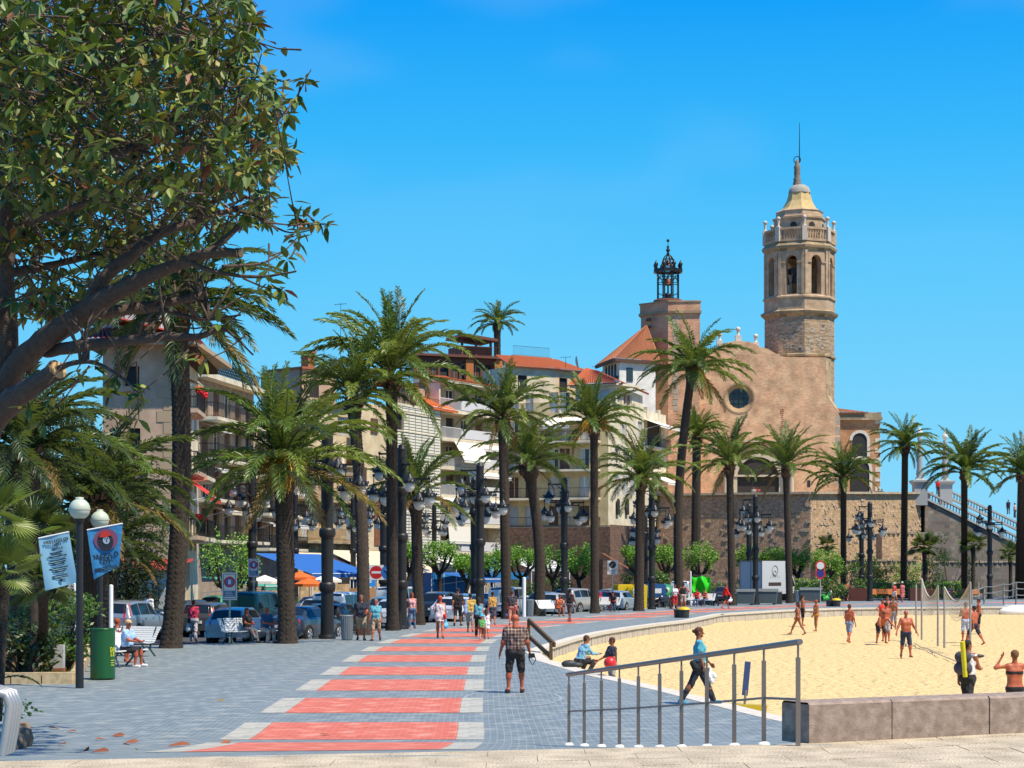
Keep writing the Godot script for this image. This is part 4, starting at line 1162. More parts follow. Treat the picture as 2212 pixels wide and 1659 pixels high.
func hit(f:Dictionary,u:float,v:float,off:=0.0) -> Vector2:
	var r=Vector3((u-U0)/F,(V0-v)/F,-1);var e=Vector3(0,EYE,0)
	var o:Vector3=f.o+f.n*off
	var p=e+r*((o-e).dot(f.n)/r.dot(f.n))
	return Vector2((p-o).dot(f.d),p.y)
func fp(f:Dictionary,s:float,y:float,z:=0.0) -> Vector3:return f.o+f.d*s+Vector3.UP*y+f.n*z
func fbox(mb:MB,f:Dictionary,s0:float,s1:float,y0:float,y1:float,z0:float,z1:float) -> void:
	mb.box(fp(f,(s0+s1)/2,(y0+y1)/2,(z0+z1)/2),Vector3(absf(s1-s0),absf(y1-y0),absf(z1-z0)),f.b)
func wall(parent:Node,f:Dictionary,s0:float,s1:float,y0:float,y1:float,m:Material,deep:=0.22,called:="wall",thick:=0.3) -> void:
	var xs=[s0,s1];var ys=[y0,y1]
	for r in f.rects:
		for e in [r[0],r[1]]:if e>s0 and e<s1:xs.append(e)
		for e in [r[2],r[3]]:if e>y0 and e<y1:ys.append(e)
	xs.sort();ys.sort()
	var mb=MB.new()
	for a in xs.size()-1:
		for b in ys.size()-1:
			if xs[a+1]-xs[a]<0.001 or ys[b+1]-ys[b]<0.001:continue
			var cx=(xs[a]+xs[a+1])/2;var cy=(ys[b]+ys[b+1])/2
			var open=false
			for r in f.rects:if cx>r[0] and cx<r[1] and cy>r[2] and cy<r[3]:open=true
			if not open:mb.q(fp(f,xs[a],ys[b]),fp(f,xs[a+1],ys[b]),fp(f,xs[a+1],ys[b+1]),fp(f,xs[a],ys[b+1]))
	for r in f.rects:
		var c=[[r[0],r[2]],[r[1],r[2]],[r[1],r[3]],[r[0],r[3]]]
		for k in 4:
			var a=c[k];var b=c[(k+1) % 4]
			mb.q(fp(f,a[0],a[1]),fp(f,a[0],a[1],-deep-0.06),fp(f,b[0],b[1],-deep-0.06),fp(f,b[0],b[1]))
	mb.q(fp(f,s0,y1),fp(f,s1,y1),fp(f,s1,y1,-thick),fp(f,s0,y1,-thick))
	part(called,mb,m,parent)
func winr(parent:Node,f:Dictionary,s0:float,s1:float,y0:float,y1:float,kind:="glass",deep:=0.22,cut:=true) -> void:
	if cut:f.rects.append([s0,s1,y0,y1])
	var z=-deep
	var w=kid("window" if kind!="door" else "door",parent)
	var mb=MB.new()
	if kind=="shutter" or kind=="brown":
		var m=M.shut if kind=="shutter" else M.shutbrown
		var half=(s0+s1)/2
		for e in [[s0,half-0.015],[half+0.015,s1]]:
			mb=MB.new()
			fbox(mb,f,e[0],e[1],y0,y1,z,z+0.05)
			var n=int((y1-y0)/0.12)
			for k in n:fbox(mb,f,e[0]+0.07,e[1]-0.07,y0+0.06+k*0.12,y0+0.12+k*0.12,z+0.05,z+0.075)
			part("shutter",mb,m,w)
		return
	fbox(mb,f,s0,s1,y0,y1,z-0.03,z)
	part("pane",mb,M.glass if kind!="dark" else M.dark,w)
	if kind=="dark":return
	mb=MB.new()
	var t=0.07
	fbox(mb,f,s0,s0+t,y0,y1,z,z+0.05);fbox(mb,f,s1-t,s1,y0,y1,z,z+0.05)
	fbox(mb,f,s0+t,s1-t,y0,y0+t,z,z+0.05);fbox(mb,f,s0+t,s1-t,y1-t,y1,z,z+0.05)
	fbox(mb,f,(s0+s1)/2-0.035,(s0+s1)/2+0.035,y0+t,y1-t,z,z+0.04)
	part("frame",mb,M.white,w)
	if kind=="curtain":
		mb=MB.new();fbox(mb,f,s0+t,lerpf(s0,s1,0.42),y0+t,y1-t,z-0.08,z+0.012);part("curtain",mb,mat("curtain",0.55,0.55,0.40,0.9),w)
	if kind=="bars":
		mb=MB.new()
		var n=maxi(3,int((s1-s0)/0.14))
		for k in n+1:fbox(mb,f,lerpf(s0,s1,float(k)/n)-0.012,lerpf(s0,s1,float(k)/n)+0.012,y0-0.05,y1+0.05,0.02,0.05)
		for k in 3:fbox(mb,f,s0-0.03,s1+0.03,lerpf(y0,y1,0.06+k*0.43),lerpf(y0,y1,0.06+k*0.43)+0.03,0.052,0.075)
		part("window_bars",mb,M.iron if parent.name!="yellow_corner_house" else M.white,w)
func win(parent:Node,f:Dictionary,u0:float,v0:float,u1:float,v1:float,kind:="glass") -> void:
	var a=hit(f,u0,v1);var b=hit(f,u1,v0)
	winr(parent,f,a.x,b.x,a.y,b.y,kind)
func balcony(parent:Node,f:Dictionary,s0:float,s1:float,y:float,out:=1.1,style:="iron",slab:Material=null,rail_m:Material=null,hh:=1.0) -> void:
	var b=kid("balcony",parent)
	var mb=MB.new();fbox(mb,f,s0,s1,y-0.22,y,-0.1,out)
	fbox(mb,f,s0+0.05,s1-0.05,y-0.3,y-0.22,-0.1,out-0.15)
	part("slab",mb,slab if slab else M.cream,b)
	mb=MB.new()
	var rm=rail_m if rail_m else M.iron
	var segs=[[fp(f,s0+0.04,y,0),fp(f,s0+0.04,y,out-0.05)],[fp(f,s0+0.04,y,out-0.05),fp(f,s1-0.04,y,out-0.05)],[fp(f,s1-0.04,y,out-0.05),fp(f,s1-0.04,y,0)]]
	if style=="solid":
		for e in segs:mb.bar(e[0]+Vector3(0,0.5,0),e[1]+Vector3(0,0.5,0),0.06,0.9)
		mb.bar(segs[1][0]+Vector3(0,hh,0),segs[1][1]+Vector3(0,hh,0),0.1,0.05)
		part("parapet",mb,rm,b);return
	for e in segs:
		mb.bar(e[0]+Vector3(0,hh,0),e[1]+Vector3(0,hh,0),0.05,0.05);mb.bar(e[0]+Vector3(0,0.08,0),e[1]+Vector3(0,0.08,0),0.03,0.03)
		var n=int(e[0].distance_to(e[1])/0.15)
		for k in n+1:
			var p=e[0].lerp(e[1],float(k)/maxi(n,1))
			if style=="belly":
				var o=f.n*0.14
				mb.bar(p+Vector3(0,0.05,0),p+o+Vector3(0,0.25,0),0.024);mb.bar(p+o+Vector3(0,0.25,0),p+o*0.6+Vector3(0,0.55,0),0.024);mb.bar(p+o*0.6+Vector3(0,0.55,0),p+Vector3(0,hh,0),0.024)
			else:mb.bar(p+Vector3(0,0.05,0),p+Vector3(0,hh,0),0.022)
	part("railing",mb,rm,b)
func awning(parent:Node,f:Dictionary,s0:float,s1:float,y:float,out:float,drop:float,m:Material,z0:=0.02) -> void:
	var a=kid("awning",parent)
	var mb=MB.new()
	var n=maxi(3,int((s1-s0)/0.6))
	mb.grid(func(u,vv):
		var sag=0.03*sin(u*n*PI)*sin(vv*PI)
		return [fp(f,lerpf(s0,s1,u),y-drop*(1-vv)-sag,z0+out*(1-vv)),Vector2(u,vv)],n*2,4)
	part("canvas",mb,m,a)
	mb=MB.new()
	for k in n:
		var e0=lerpf(s0,s1,float(k)/n);var e1=lerpf(s0,s1,(k+1.0)/n)
		mb.q(fp(f,e0,y-drop-0.22,z0+out),fp(f,e1,y-drop-0.22-0.02*(k % 2),z0+out),fp(f,e1,y-drop,z0+out),fp(f,e0,y-drop,z0+out))
	part("valance",mb,m,a)
	mb=MB.new()
	mb.tube([fp(f,s0,y-drop+0.02,z0+out),fp(f,s1,y-drop+0.02,z0+out)],[0.03,0.03],5)
	for e in [s0+0.1,s1-0.1]:mb.bar(fp(f,e,y-drop-0.4,z0),fp(f,e,y-drop,z0+out-0.03),0.03)
	part("arm",mb,M.white,a)
func flowers(parent:Node,c:Vector3,r:float,m:Material,n:=60) -> void:
	var mb=MB.new()
	for k in n:
		var d=Vector3(rr(-1,1),rr(-1,1),rr(-1,1))
		mb.ball(c+d*r*0.7,Vector3.ONE*rr(0.03,0.07),5)
	stuff(part("flowers",mb,m,parent))
func solid(parent:Node,f:Dictionary,s0:float,s1:float,y0:float,y1:float,z0:float,z1:float,m:Material,called:="wall") -> void:
	var mb=MB.new();fbox(mb,f,s0,s1,y0,y1,z0,z1);part(called,mb,m,parent)
func antenna(label:String,at:Vector3,h:float) -> void:
	var mb=MB.new()
	mb.tube([at,at+Vector3(0,h,0)],[0.03,0.02],5)
	for k in 5:mb.bar(at+Vector3(-0.5,h-0.1,-0.3)+Vector3(0.25,0,0.15)*k+Vector3(0,0,-0.3),at+Vector3(-0.5,h-0.1,0.3)+Vector3(0.25,0,0.15)*k,0.025)
	mb.bar(at+Vector3(-0.6,h-0.1,-0.3),at+Vector3(0.6,h-0.1,0.4),0.03)
	tag(part("roof_antenna",mb,M.iron,self),label,"antenna","antennas on the roofs")
func buildings() -> void:
	mat("shut",0.55,0.55,0.52,0.7);mat("shutbrown",0.16,0.08,0.05,0.7)
	mat("red_cloth",0.62,0.03,0.012,0.8);mat("white_cloth",0.72,0.68,0.6,0.85);mat("cream_cloth",0.66,0.52,0.36,0.85);mat("blue_cloth",0.01,0.10,0.36,0.8);mat("green_cloth",0.06,0.28,0.2,0.8);mat("orange_cloth",0.62,0.12,0.01,0.8)
	mat("flower",0.62,0.01,0.02,0.6);mat("ochre_iron",0.16,0.09,0.04,0.6);mat("stonehouse",0.60,0.46,0.27,0.9,bricks("ashlar2",4,9,Color(0.62,0.56,0.48),0.35),0.35)
	for n in ["white_cloth","cream_cloth","red_cloth","orange_cloth"]:M[n].backlight_enabled=true;M[n].backlight=Color(0.25,0.22,0.18)
	var f;var h;var g;var mb
	# ---- left corner house
	var b=base("corner_house","pinkish corner house with quoins, red tiled eave and balconies behind the tall left palm","building")
	f=face(X(222,105),X(378,105));g=face(X(378,105),X(428,117))
	var top=P(378,748,105).y
	for w in [[269,791,301,834,"dark"],[277,925,303,975,"dark"],[300,1022,318,1092,"dark"],[238,925,258,975,"shutter"],[332,1200,352,1262,"dark"]]:win(b,f,w[0],w[1],w[2],w[3],w[4])
	wall(b,f,0,f.len,-0.2,top,M.pink_wall)
	for k in 4:
		for w in [[0.8,2.0,"dark"],[g.len-4.6,g.len-3.4,"brown"],[g.len-2.2,g.len-1.0,"dark"],[3.6,4.8,"dark"]]:
			if k>0:winr(b,g,w[0],w[1],k*3.35+0.5,k*3.35+2.9,w[2])
	winr(b,g,1.2,3.0,0,3.4,"dark");winr(b,g,5.5,7.5,0,3.2,"dark")
	wall(b,g,0,g.len,-0.2,top,M.cream)
	mb=MB.new()
	for k in 24:fbox(mb,f,f.len-(0.95 if k % 2 else 0.6),f.len-0.005,k*0.62,k*0.62+0.59,-0.1,0.03)
	stuff(part("quoin",mb,mat("quoin2",0.40,0.30,0.19,0.9),b))
	mb=MB.new();fbox(mb,f,0,f.len-0.98,P(0,1157,108).y,P(0,1150,108).y,-0.1,0.07);part("string_course",mb,M.quoin2,b)
	mb=MB.new();fbox(mb,f,-1,f.len+1.3,top,top+0.25,-12,1.1);part("eave",mb,M.quoin2,b)
	mb=MB.new()
	for k in 26:fbox(mb,g,k*0.5,k*0.5+0.16,top-0.25,top-0.005,0.0,1.1)
	stuff(part("eave_bracket",mb,M.eavewood,b))
	mb=MB.new();tile_roof(mb,fp(g,-1.2,top+0.26,1.35),fp(g,g.len+1,top+0.26,1.35),fp(g,g.len+1,top+1.6,-4),fp(g,-1.2,top+1.6,-4));tile_roof(mb,fp(f,-1,top+0.26,1.2),fp(f,f.len+1.3,top+0.26,1.2),fp(f,f.len-4,top+1.6,-4),fp(f,-1,top+1.6,-4));part("roof",mb,mat("roofred",0.40,0.03,0.015,0.8,M.t_rooft,0.35),b)
	solid(b,f,f.len-4.5,f.len-1.2,top+0.5,top+2.3,-5,-2.5,M.white_wall,"roof_house")
	for k in [[884,0.3,4.6],[1017,0.3,5.2],[1157,0.3,4.8]]:balcony(b,g,k[1],k[2],P(378,k[0],106).y,1.15,"iron",M.pink_wall)
	balcony(b,g,6.5,11,P(378,1017,106).y,1.1);balcony(b,g,6.5,11,P(378,1157,106).y,1.1)
	awning(b,g,0.05,6.5,P(398,1020,106).y,1.8,1.3,M.red_cloth)
	awning(b,g,0.8,4.0,P(398,806,106).y,1.1,0.5,mat("straw_cloth",0.5,0.36,0.08,0.8))
	for k in [[884,1.0],[1157,1.0]]:
		for j in 4:flowers(b,fp(g,0.6+j*1.1,P(378,k[0],106).y+k[1],1.15),0.2 if k[0]==884 else 0.14,M.flower)
	# ---- white pavilion in front of it
	b=base("white_pavilion","low white pavilion with barred windows and red tile edge before the corner house","building")
	f=face(X(205,99),X(372,98))
	for w in [[279,1262,298,1302,"bars"],[330,1262,344,1302,"bars"]]:win(b,f,w[0],w[1],w[2],w[3],w[4])
	var ty=P(0,1231,98.5).y
	wall(b,f,0,f.len,-0.2,ty,M.white_wall)
	mb=MB.new();tile_roof(mb,fp(f,-0.2,ty,0.3),fp(f,f.len+0.1,ty,0.3),fp(f,f.len+0.1,ty+0.5,-2.5),fp(f,-0.2,ty+0.5,-2.5));part("roof",mb,M.roofred,b)
	for e in [281,332]:
		mb=MB.new();var a=hit(f,e+7,1262)
		for k in 5:mb.bar(fp(f,a.x-0.25+k*0.12,a.y,0.05),fp(f,a.x-0.25+k*0.12,a.y+0.3-absf(k-2)*0.12,0.05),0.03)
		mb.ball(fp(f,a.x,a.y+0.4,0.05),Vector3(0.07,0.1,0.07),6)
		part("window_crest",mb,M.iron,b)
	# ---- balconied apartments left of the stone house
	b=base("balcony_apartments","shaded apartment house with striped awnings and flowered balconies between corner house and stone house","building")
	f=face(X(424,139),X(548,153))
	var fl=[]
	for v in [910,996,1082,1168]:fl.append(P(470,v,144).y)
	for k in 4:
		for j in 5:
			var s0=1.2+j*2.7
			if s0+1.5<f.len:winr(b,f,s0,s0+1.5,fl[k]+0.05,fl[k]+2.25,["dark","brown","glass","brown","dark"][(j+k) % 5])
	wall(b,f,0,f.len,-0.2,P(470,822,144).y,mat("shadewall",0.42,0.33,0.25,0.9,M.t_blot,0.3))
	solid(b,f,-0.3,f.len,P(470,829,144).y,P(470,818,144).y,-4,0.9,M.cream,"cornice")
	for k in 4:
		balcony(b,f,0.5,f.len-0.4,fl[k],1.4,"iron",M.cream)
		if k==1:flowers(b,fp(f,9.5,fl[k]+0.4,1.4),0.3,M.flower)
	for e in [[1,0.5,4.0,"white_cloth"],[2,1.0,4.6,"white_cloth"],[2,6.2,10,"cream_cloth"],[3,2,6,"cream_cloth"]]:awning(b,f,e[1],e[2],fl[e[0]]+2.5,1.5,0.45,M[e[3]])
	mb=MB.new()
	for k in 30:for j in 2:mb.bar(fp(f,1+k*0.4,P(470,818,144).y+0.1,0.7),fp(f,1+k*0.4+(0.8 if j else -0.8),P(470,818,144).y+0.9,0.7),0.06)
	part("roof_trellis",mb,M.black,b)
	# ---- narrow shaded house
	b=base("white_strip_house","narrow shaded house with white canopy strips left of the stone house","building")
	f=face(X(548,156),X(638,168))
	for v in [960,1032,1112,1185]:
		var y=P(590,v,162).y
		for j in 4:winr(b,f,1.0+j*3.0,2.4+j*3.0,y+0.1,y+2.2,["brown","dark","glass","dark"][(j+int(v)) % 4])
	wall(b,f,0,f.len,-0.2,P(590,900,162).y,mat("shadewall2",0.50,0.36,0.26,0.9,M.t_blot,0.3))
	for v in [960,1032,1112,1185]:
		balcony(b,f,0.4,f.len-0.3,P(590,v,162).y,1.2,"iron",M.cream)
		awning(b,f,0.6,f.len-0.5,P(590,v-57,162).y,1.4,0.25,M.white_cloth)
	# ---- stone house
	b=base("stone_house","sunlit ochre stone house with three rows of iron balconies above the cream awning","building")
	f=face(X(638,168),X(776,178))
	for w in [[651,1031,665,1080,"shutter"],[697,1031,712,1080,"shutter"],[749,1031,764,1080,"glass"],[651,1108,666,1168,"shutter"],[700,1108,714,1168,"shutter"],[748,1108,762,1168,"shutter"],[655,1200,680,1262,"dark"],[690,1200,715,1262,"dark"],[730,1200,760,1262,"dark"]]:win(b,f,w[0],w[1],w[2],w[3],w[4])
	var th=P(705,1006,173).y
	wall(b,f,0,f.len,-0.2,th,M.stonehouse)
	solid(b,f,-0.2,f.len+0.1,th-0.75,th-0.5,-0.1,0.35,M.ashlar,"cornice");solid(b,f,-0.2,f.len+0.1,th,th+0.2,-6,0.45,M.ashlar,"terrace_edge")
	f.rects=[]
	var set_back=face(X(638,172) ,X(776,182))
	for w in [[660,968,690,1002,"glass"],[700,968,725,1002,"brown"],[748,972,768,1003,"dark"]]:win(b,set_back,w[0],w[1],w[2],w[3],w[4])
	wall(b,set_back,0,set_back.len,th-1,P(705,940,177).y,M.plaster,0.22,"upper_wall")
	balcony(b,f,0.1,f.len-0.1,th+0.2,0.3,"iron",M.ashlar,M.ochre_iron)
	for e in [[736,8],[655,8]]:
		var a=hit(f,e[0],1006);mb=MB.new();mb.lathe([Vector2(0.35,0),Vector2(0.25,0.2),Vector2(0.22,1.1),Vector2(0.32,1.25),Vector2(0.4,1.35)],8,fp(f,a.x,th+0.2,0.1));mb.ball(fp(f,a.x,th+1.75,0.1),Vector3(0.4,0.3,0.4),8);part("urn",mb,M.cream,b)
	for v in [1081,1169]:
		balcony(b,f,0.3,f.len-0.3,P(705,v,173).y,1.0,"iron" if v==1081 else "belly",M.ashlar,M.ochre_iron)
		for u in [655,705,756]:
			var a=hit(f,u,v);mb=MB.new()
			mb.prism([Vector2(0,0),Vector2(0.8,0),Vector2(0.5,-0.5),Vector2(0,-0.8)],fp(f,a.x-0.2,a.y-0.31,0),f.n,Vector3.UP,f.d*0.4);part("console",mb,M.ashlar,b)
	for e in [[648,1026],[694,1026],[745,1026],[648,1100],[697,1100],[744,1100]]:
		var a=hit(f,e[0],e[1]);solid(b,f,a.x,a.x+2.6,a.y-0.05,a.y+0.2,-0.1,0.3,M.ashlar if e[1]==1100 else M.white,"lintel")
	# ---- plain column house
	b=base("plain_tower_house","narrow plain tan house with ribbed tile strip right of the stone house","building")
	f=face(X(776,179),X(838,184))
	wall(b,f,0,f.len,-0.2,P(800,872,181).y,M.plaster)
	for e in [[800,905,815,935],[782,1010,790,1040]]:var a=hit(f,e[0],e[3]);var c=hit(f,e[2],e[1]);winr(b,f,a.x,c.x,a.y,c.y,"brown",-0.06,false)
	var r0=hit(f,808,1178);var r1=hit(f,822,1065)
	mb=MB.new();for k in 44:fbox(mb,f,r0.x,r1.x,lerpf(r0.y,r1.y,k/44.0),lerpf(r0.y,r1.y,(k+0.7)/44.0),0.0,0.08)
	stuff(part("tile_strip",mb,M.roof2,b))
	# ---- slatted facade
	b=base("slatted_house","white facade of horizontal louvre slats with one dark open window","building")
	f=face(X(838,185),X(949,196))
	win(b,f,852,893,871,929,"dark")
	var t4=P(890,877,190).y
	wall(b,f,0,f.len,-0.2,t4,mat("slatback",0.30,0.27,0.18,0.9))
	mb=MB.new()
	var y4=3.4
	while y4<t4-0.1:
		var cuts=[[0.02,f.len-0.02]]
		for r in f.rects:if y4+0.2>r[2] and y4<r[3]:cuts=[[0.02,r[0]],[r[1],f.len-0.02]]
		for c in cuts:fbox(mb,f,c[0],c[1],y4,y4+0.2,0.01,0.1)
		y4+=0.28
	stuff(part("louvre_slat",mb,mat("slat",0.72,0.69,0.58,0.7),b))
	for v in [893,933,975,1045,1108]:solid(b,f,0,f.len,P(890,v,190).y-0.12,P(890,v,190).y,-0.1,0.16,M.cream,"slab_edge")
	for k in 9:solid(b,f,k*f.len/8.0-0.04,k*f.len/8.0+0.04,3.4,t4,0.1,0.14,M.slatback,"slat_post")
	g=face(X(838,190),X(949,201))
	win(b,g,868,838,881,872,"glass");win(b,g,850,838,864,872,"glass")
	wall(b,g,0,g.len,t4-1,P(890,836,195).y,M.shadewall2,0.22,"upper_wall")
	balcony(b,f,0.1,f.len-0.1,t4+0.05,0.15,"iron",M.cream,M.ochre_iron)
	mb=MB.new();tile_roof(mb,fp(g,0,P(890,838,195).y,0.5),fp(g,6,P(890,838,195).y,0.5),fp(g,6,P(890,832,195).y,-4),fp(g,0,P(890,832,195).y,-4));part("roof",mb,M.roof,b)
	awning(b,g,g.len-7,g.len-1,P(0,858,198).y,2.5,1.3,M.orange_cloth)
	# ---- white balcony block
	b=base("white_balcony_block","apartment block with white solid balcony fronts and pulled sun blinds","building")
	f=face(X(949,197),X(1086,208))
	g={"o":f.o-f.n*1.6,"d":f.d,"n":f.n,"len":f.len,"rects":[],"b":f.b}
	var fy=[]
	for k in 6:fy.append(P(1015,1192-k*60.5,202).y)
	for k in 6:
		for j in 4:winr(b,g,1.0+j*2.9,2.6+j*2.9,fy[k]+0.05,fy[k]+2.2,["glass","dark","glass","brown"][(j+k) % 4])
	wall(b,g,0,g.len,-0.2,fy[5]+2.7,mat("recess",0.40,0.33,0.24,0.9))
	for k in 6:
		solid(b,f,0,f.len,fy[k]-0.35,fy[k],-1.7,0.0,M.cream,"floor_slab")
		solid(b,f,0,0.25,fy[k],fy[k]+2.5,-1.6,-0.02,M.cream,"party_wall");solid(b,f,f.len-0.25,f.len,fy[k],fy[k]+2.5,-1.6,-0.02,M.cream,"party_wall")
		solid(b,f,f.len*0.33+0.02,f.len-0.1,fy[k]+0.05,fy[k]+1.0,-0.1,0.03,mat("whitepanel",0.60,0.59,0.60,0.6),"parapet")
		mb=MB.new()
		for j in int(f.len*0.33/0.14):fbox(mb,f,0.2+j*0.14,0.225+j*0.14,fy[k],fy[k]+1.0,-0.05,-0.02)
		fbox(mb,f,0.1,f.len*0.33,fy[k]+1.0,fy[k]+1.05,-0.07,0.0);part("railing",mb,M.white,b)
	solid(b,f,-0.1,f.len,fy[5]+2.6,fy[5]+2.95,-3,0.4,M.cream,"roof_slab")
	mb=MB.new();tile_roof(mb,fp(f,-0.1,fy[5]+2.96,0.5),fp(f,f.len,fy[5]+2.96,0.5),fp(f,f.len,fy[5]+3.5,-3),fp(f,-0.1,fy[5]+3.5,-3));part("roof",mb,M.roof,b)
	for e in [[981,1039,3,1.2,1.9],[1010,1032,2,0.6,2.0],[968,1018,0,0.15,1.5],[1040,1080,3,0.3,0.5],[1040,1080,2,0.3,0.4],[1040,1080,1,0.4,0.3],[955,985,1,0.5,0.4]]:
		var a=hit(f,e[0],1050);var c=hit(f,e[1],1050)
		awning(b,f,a.x,c.x,fy[e[2]]+2.5,e[3],e[4],M.white_cloth)
	# ---- yellow corner house
	b=base("yellow_corner_house","yellow corner apartment house on a rusticated stone base, white awnings at its right","building")
	f=face(X(1086,209),X(1314,206));g=face(X(1314,206),X(1439,226))
	var yf=[]
	for v in [1139,1076,1015,954,893]:yf.append(P(1200,v,207.5).y)
	for k in 5:
		for w in [[1100,1120],[1135,1152],[1186,1206],[1209,1231],[1251,1273]]:
			var a=hit(f,w[0],1000);var c=hit(f,w[1],1000)
			winr(b,f,a.x,c.x,yf[k]+0.05,yf[k]+2.2,["shutter","brown","shutter","curtain","shutter"][(int(w[0])+k) % 5])
	var yt=P(1200,868,207).y;var yb=P(1314,1134,206).y
	wall(b,f,0,f.len,yb-4,yt,M.yellow_wall)
	for k in 4:balcony(b,f,0.4,hit(f,1297,1000).x,yf[k],1.2,"iron",M.cream)
	for e in [[1130,1165,2,0.35],[1092,1112,1,0.5],[1175,1236,3,1.0],[1238,1262,3,0.5]]:awning(b,f,hit(f,e[0],1000).x,hit(f,e[1],1000).x,yf[e[2]]+2.5,1.3,e[3],M.white_cloth)
	for w in [[1343,912,1354,952,"shutter"],[1328,968,1339,1000,"glass"],[1346,968,1357,1000,"shutter"],[1363,968,1375,1000,"shutter"],[1378,912,1388,945,"shutter"],[1328,1026,1338,1068,"bars"],[1345,1026,1355,1068,"bars"],[1361,1026,1371,1068,"bars"],[1398,915,1428,962,"dark"],[1408,1046,1420,1085,"brown"],[1398,975,1428,1010,"dark"]]:win(b,g,w[0],w[1],w[2],w[3],w[4])
	wall(b,g,0,g.len,yb-4,P(1314,880,206).y,M.cream)
	for e in [[1390,1438,905,1.9,0.7],[1407,1440,1027,1.9,0.8]]:awning(b,g,hit(g,e[0],e[2]).x,hit(g,e[1],e[2]).x,hit(g,e[0],e[2]).y,e[3],e[4],M.white_cloth)
	balcony(b,g,hit(g,1393,960).x,g.len-0.2,hit(g,1400,964).y,0.7)
	for k in 14:
		if k % 3==0:solid(b,g,k*g.len/14.0,k*g.len/14.0+0.6,P(1314,880,206).y,P(1314,880,206).y+1.1,-0.35,0.05,M.cream,"parapet_pier")
	solid(b,g,0,g.len,P(1314,880,206).y,P(1314,880,206).y+0.7,-0.25,-0.05,M.cream,"parapet")
	# penthouse with tile roof
	var p0=face(X(1243,212),X(1330,209));var p1=face(X(1330,209),X(1388,222))
	for w in [[1262,842,1290,868,"shutter"],[1296,842,1316,868,"shutter"]]:win(b,p0,w[0],w[1],w[2],w[3],w[4])
	for w in [[1334,853,1342,868,"shutter"],[1347,853,1365,872,"glass"]]:win(b,p1,w[0],w[1],w[2],w[3],w[4])
	var pt=P(1300,834,210).y
	wall(b,p0,0,p0.len,yt-2,pt,M.cream,0.22,"penthouse_wall");wall(b,p1,0,p1.len,yt-2,pt,M.cream,0.22,"penthouse_wall")
	solid(b,p0,-0.4,p0.len+0.4,pt,pt+0.22,-4,0.5,M.cream,"eave");
	mb=MB.new();var ap=P(1292,802,217);var aq=P(1266,795,218)
	tile_roof(mb,fp(p0,-0.6,pt+0.24,0.7),fp(p0,p0.len+0.6,pt+0.24,0.6),ap,aq);tile_roof(mb,fp(p1,-0.6,pt+0.24,0.7),fp(p1,p1.len+0.6,pt+0.24,0.6),ap+Vector3(2,0,-8),ap);part("roof",mb,M.roof,b)
	# rusticated base: stones as pieces
	var gb=hit(g,1368,1100).x
	solid(b,f,f.len-17,f.len,yb-0.02,yf[0]-0.25,-1,0.1,mat("baseg",0.34,0.29,0.23,0.9,M.t_blot,0.4),"base")
	solid(b,g,0,gb,yb-0.02,yf[0]-0.1,-1,0.08,M.baseg,"base")
	var rows=int((yf[0]-yb)/0.42)
	for r in rows:
		var s=0.0
		while s<gb-0.3:
			var w=rr(0.6,1.1)
			mb=MB.new();fbox(mb,g,s,minf(s+w-0.05,gb),yb+r*0.42,yb+r*0.42+0.37,0.02,0.15+rr(0,0.06));part("stone",mb,[M.quoin,M.proudstone][rng.randi() % 2],b)
			s+=w
	for u in [1332,1352]:
		var a=hit(g,u,1112);mb=MB.new();mb.prism(arch_poly(0.42,1.7),fp(g,a.x,a.y,0.24),g.d,Vector3.UP,-g.n*0.1);part("arched_window",mb,M.dark,b)
	# brown rubble slope wall below
	b=base("slope_wall","brownish rubble retaining wall with a railed stair below the yellow house","wall")
	f=face(X(1086,206),X(1318,203));g=face(X(1318,203),X(1445,224))
	wall(b,f,0,f.len,-0.2,P(1200,1139,205).y,mat("rubble3",0.22,0.14,0.10,0.95,M.t_rubble,0.2));wall(b,g,0,g.len,-0.2,P(1314,1133,203).y,M.rubble3)
	var sf=face(X(1300,199),X(1375,200));var sa=hit(sf,1302,1195);var sb=hit(sf,1372,1236)
	mb=MB.new();mb.prism([Vector2(0,0),Vector2(sb.x-sa.x,0),Vector2(sb.x-sa.x,sb.y-0.6),Vector2(0,sa.y-0.6)],fp(sf,sa.x,0),sf.d,Vector3.UP,-sf.n*2.0);part("stair",mb,M.rubble3,b)
	mb=MB.new();mb.bar(fp(sf,sa.x,sa.y),fp(sf,sb.x,sb.y),0.1,0.12);part("rail",mb,mat("terracotta",0.4,0.16,0.08,0.8),b)
	# ---- brown roof house up the hill
	b=base("brown_roof_house","dark brown timber roof house with terrace pavilion above the white block","building")
	f=face(X(893,220),X(1072,224));g=face(X(1072,224),X(1108,232))
	var by=P(980,772,222).y
	for k in 7:winr(b,f,0.6+k*1.28,1.6+k*1.28,by-4.2,by-0.7,["dark","brown","dark","brown","glass","brown","dark"][k])
	wall(b,f,0,f.len,8,by,mat("brownwood",0.14,0.05,0.032,0.8));wall(b,g,0,g.len,8,by-0.3,M.white_wall)
	solid(b,f,-0.3,f.len+0.4,by,by+0.25,-6,0.6,M.brownwood,"terrace_slab")
	balcony(b,f,0,f.len,by+0.25,0.4,"iron",M.brownwood,M.brownwood)
	solid(b,f,f.len*0.62,f.len*0.97,by+0.3,by+1.5,-5,-1.2,M.brownwood,"pavilion")
	for e in [0.62,0.79,0.97]:solid(b,f,f.len*e-0.12,f.len*e+0.12,by+0.3,by+2.3,-1.0,-0.8,M.brownwood,"post")
	mb=MB.new();mb.prism([Vector2(f.len*0.58,0),Vector2(f.len*1.02,-0.4),Vector2(f.len*1.02,-0.1),Vector2(f.len*0.6,0.35)],fp(f,0,by+2.4,0),f.d,Vector3.UP,-f.n*5);part("pavilion_roof",mb,M.brownwood,b)
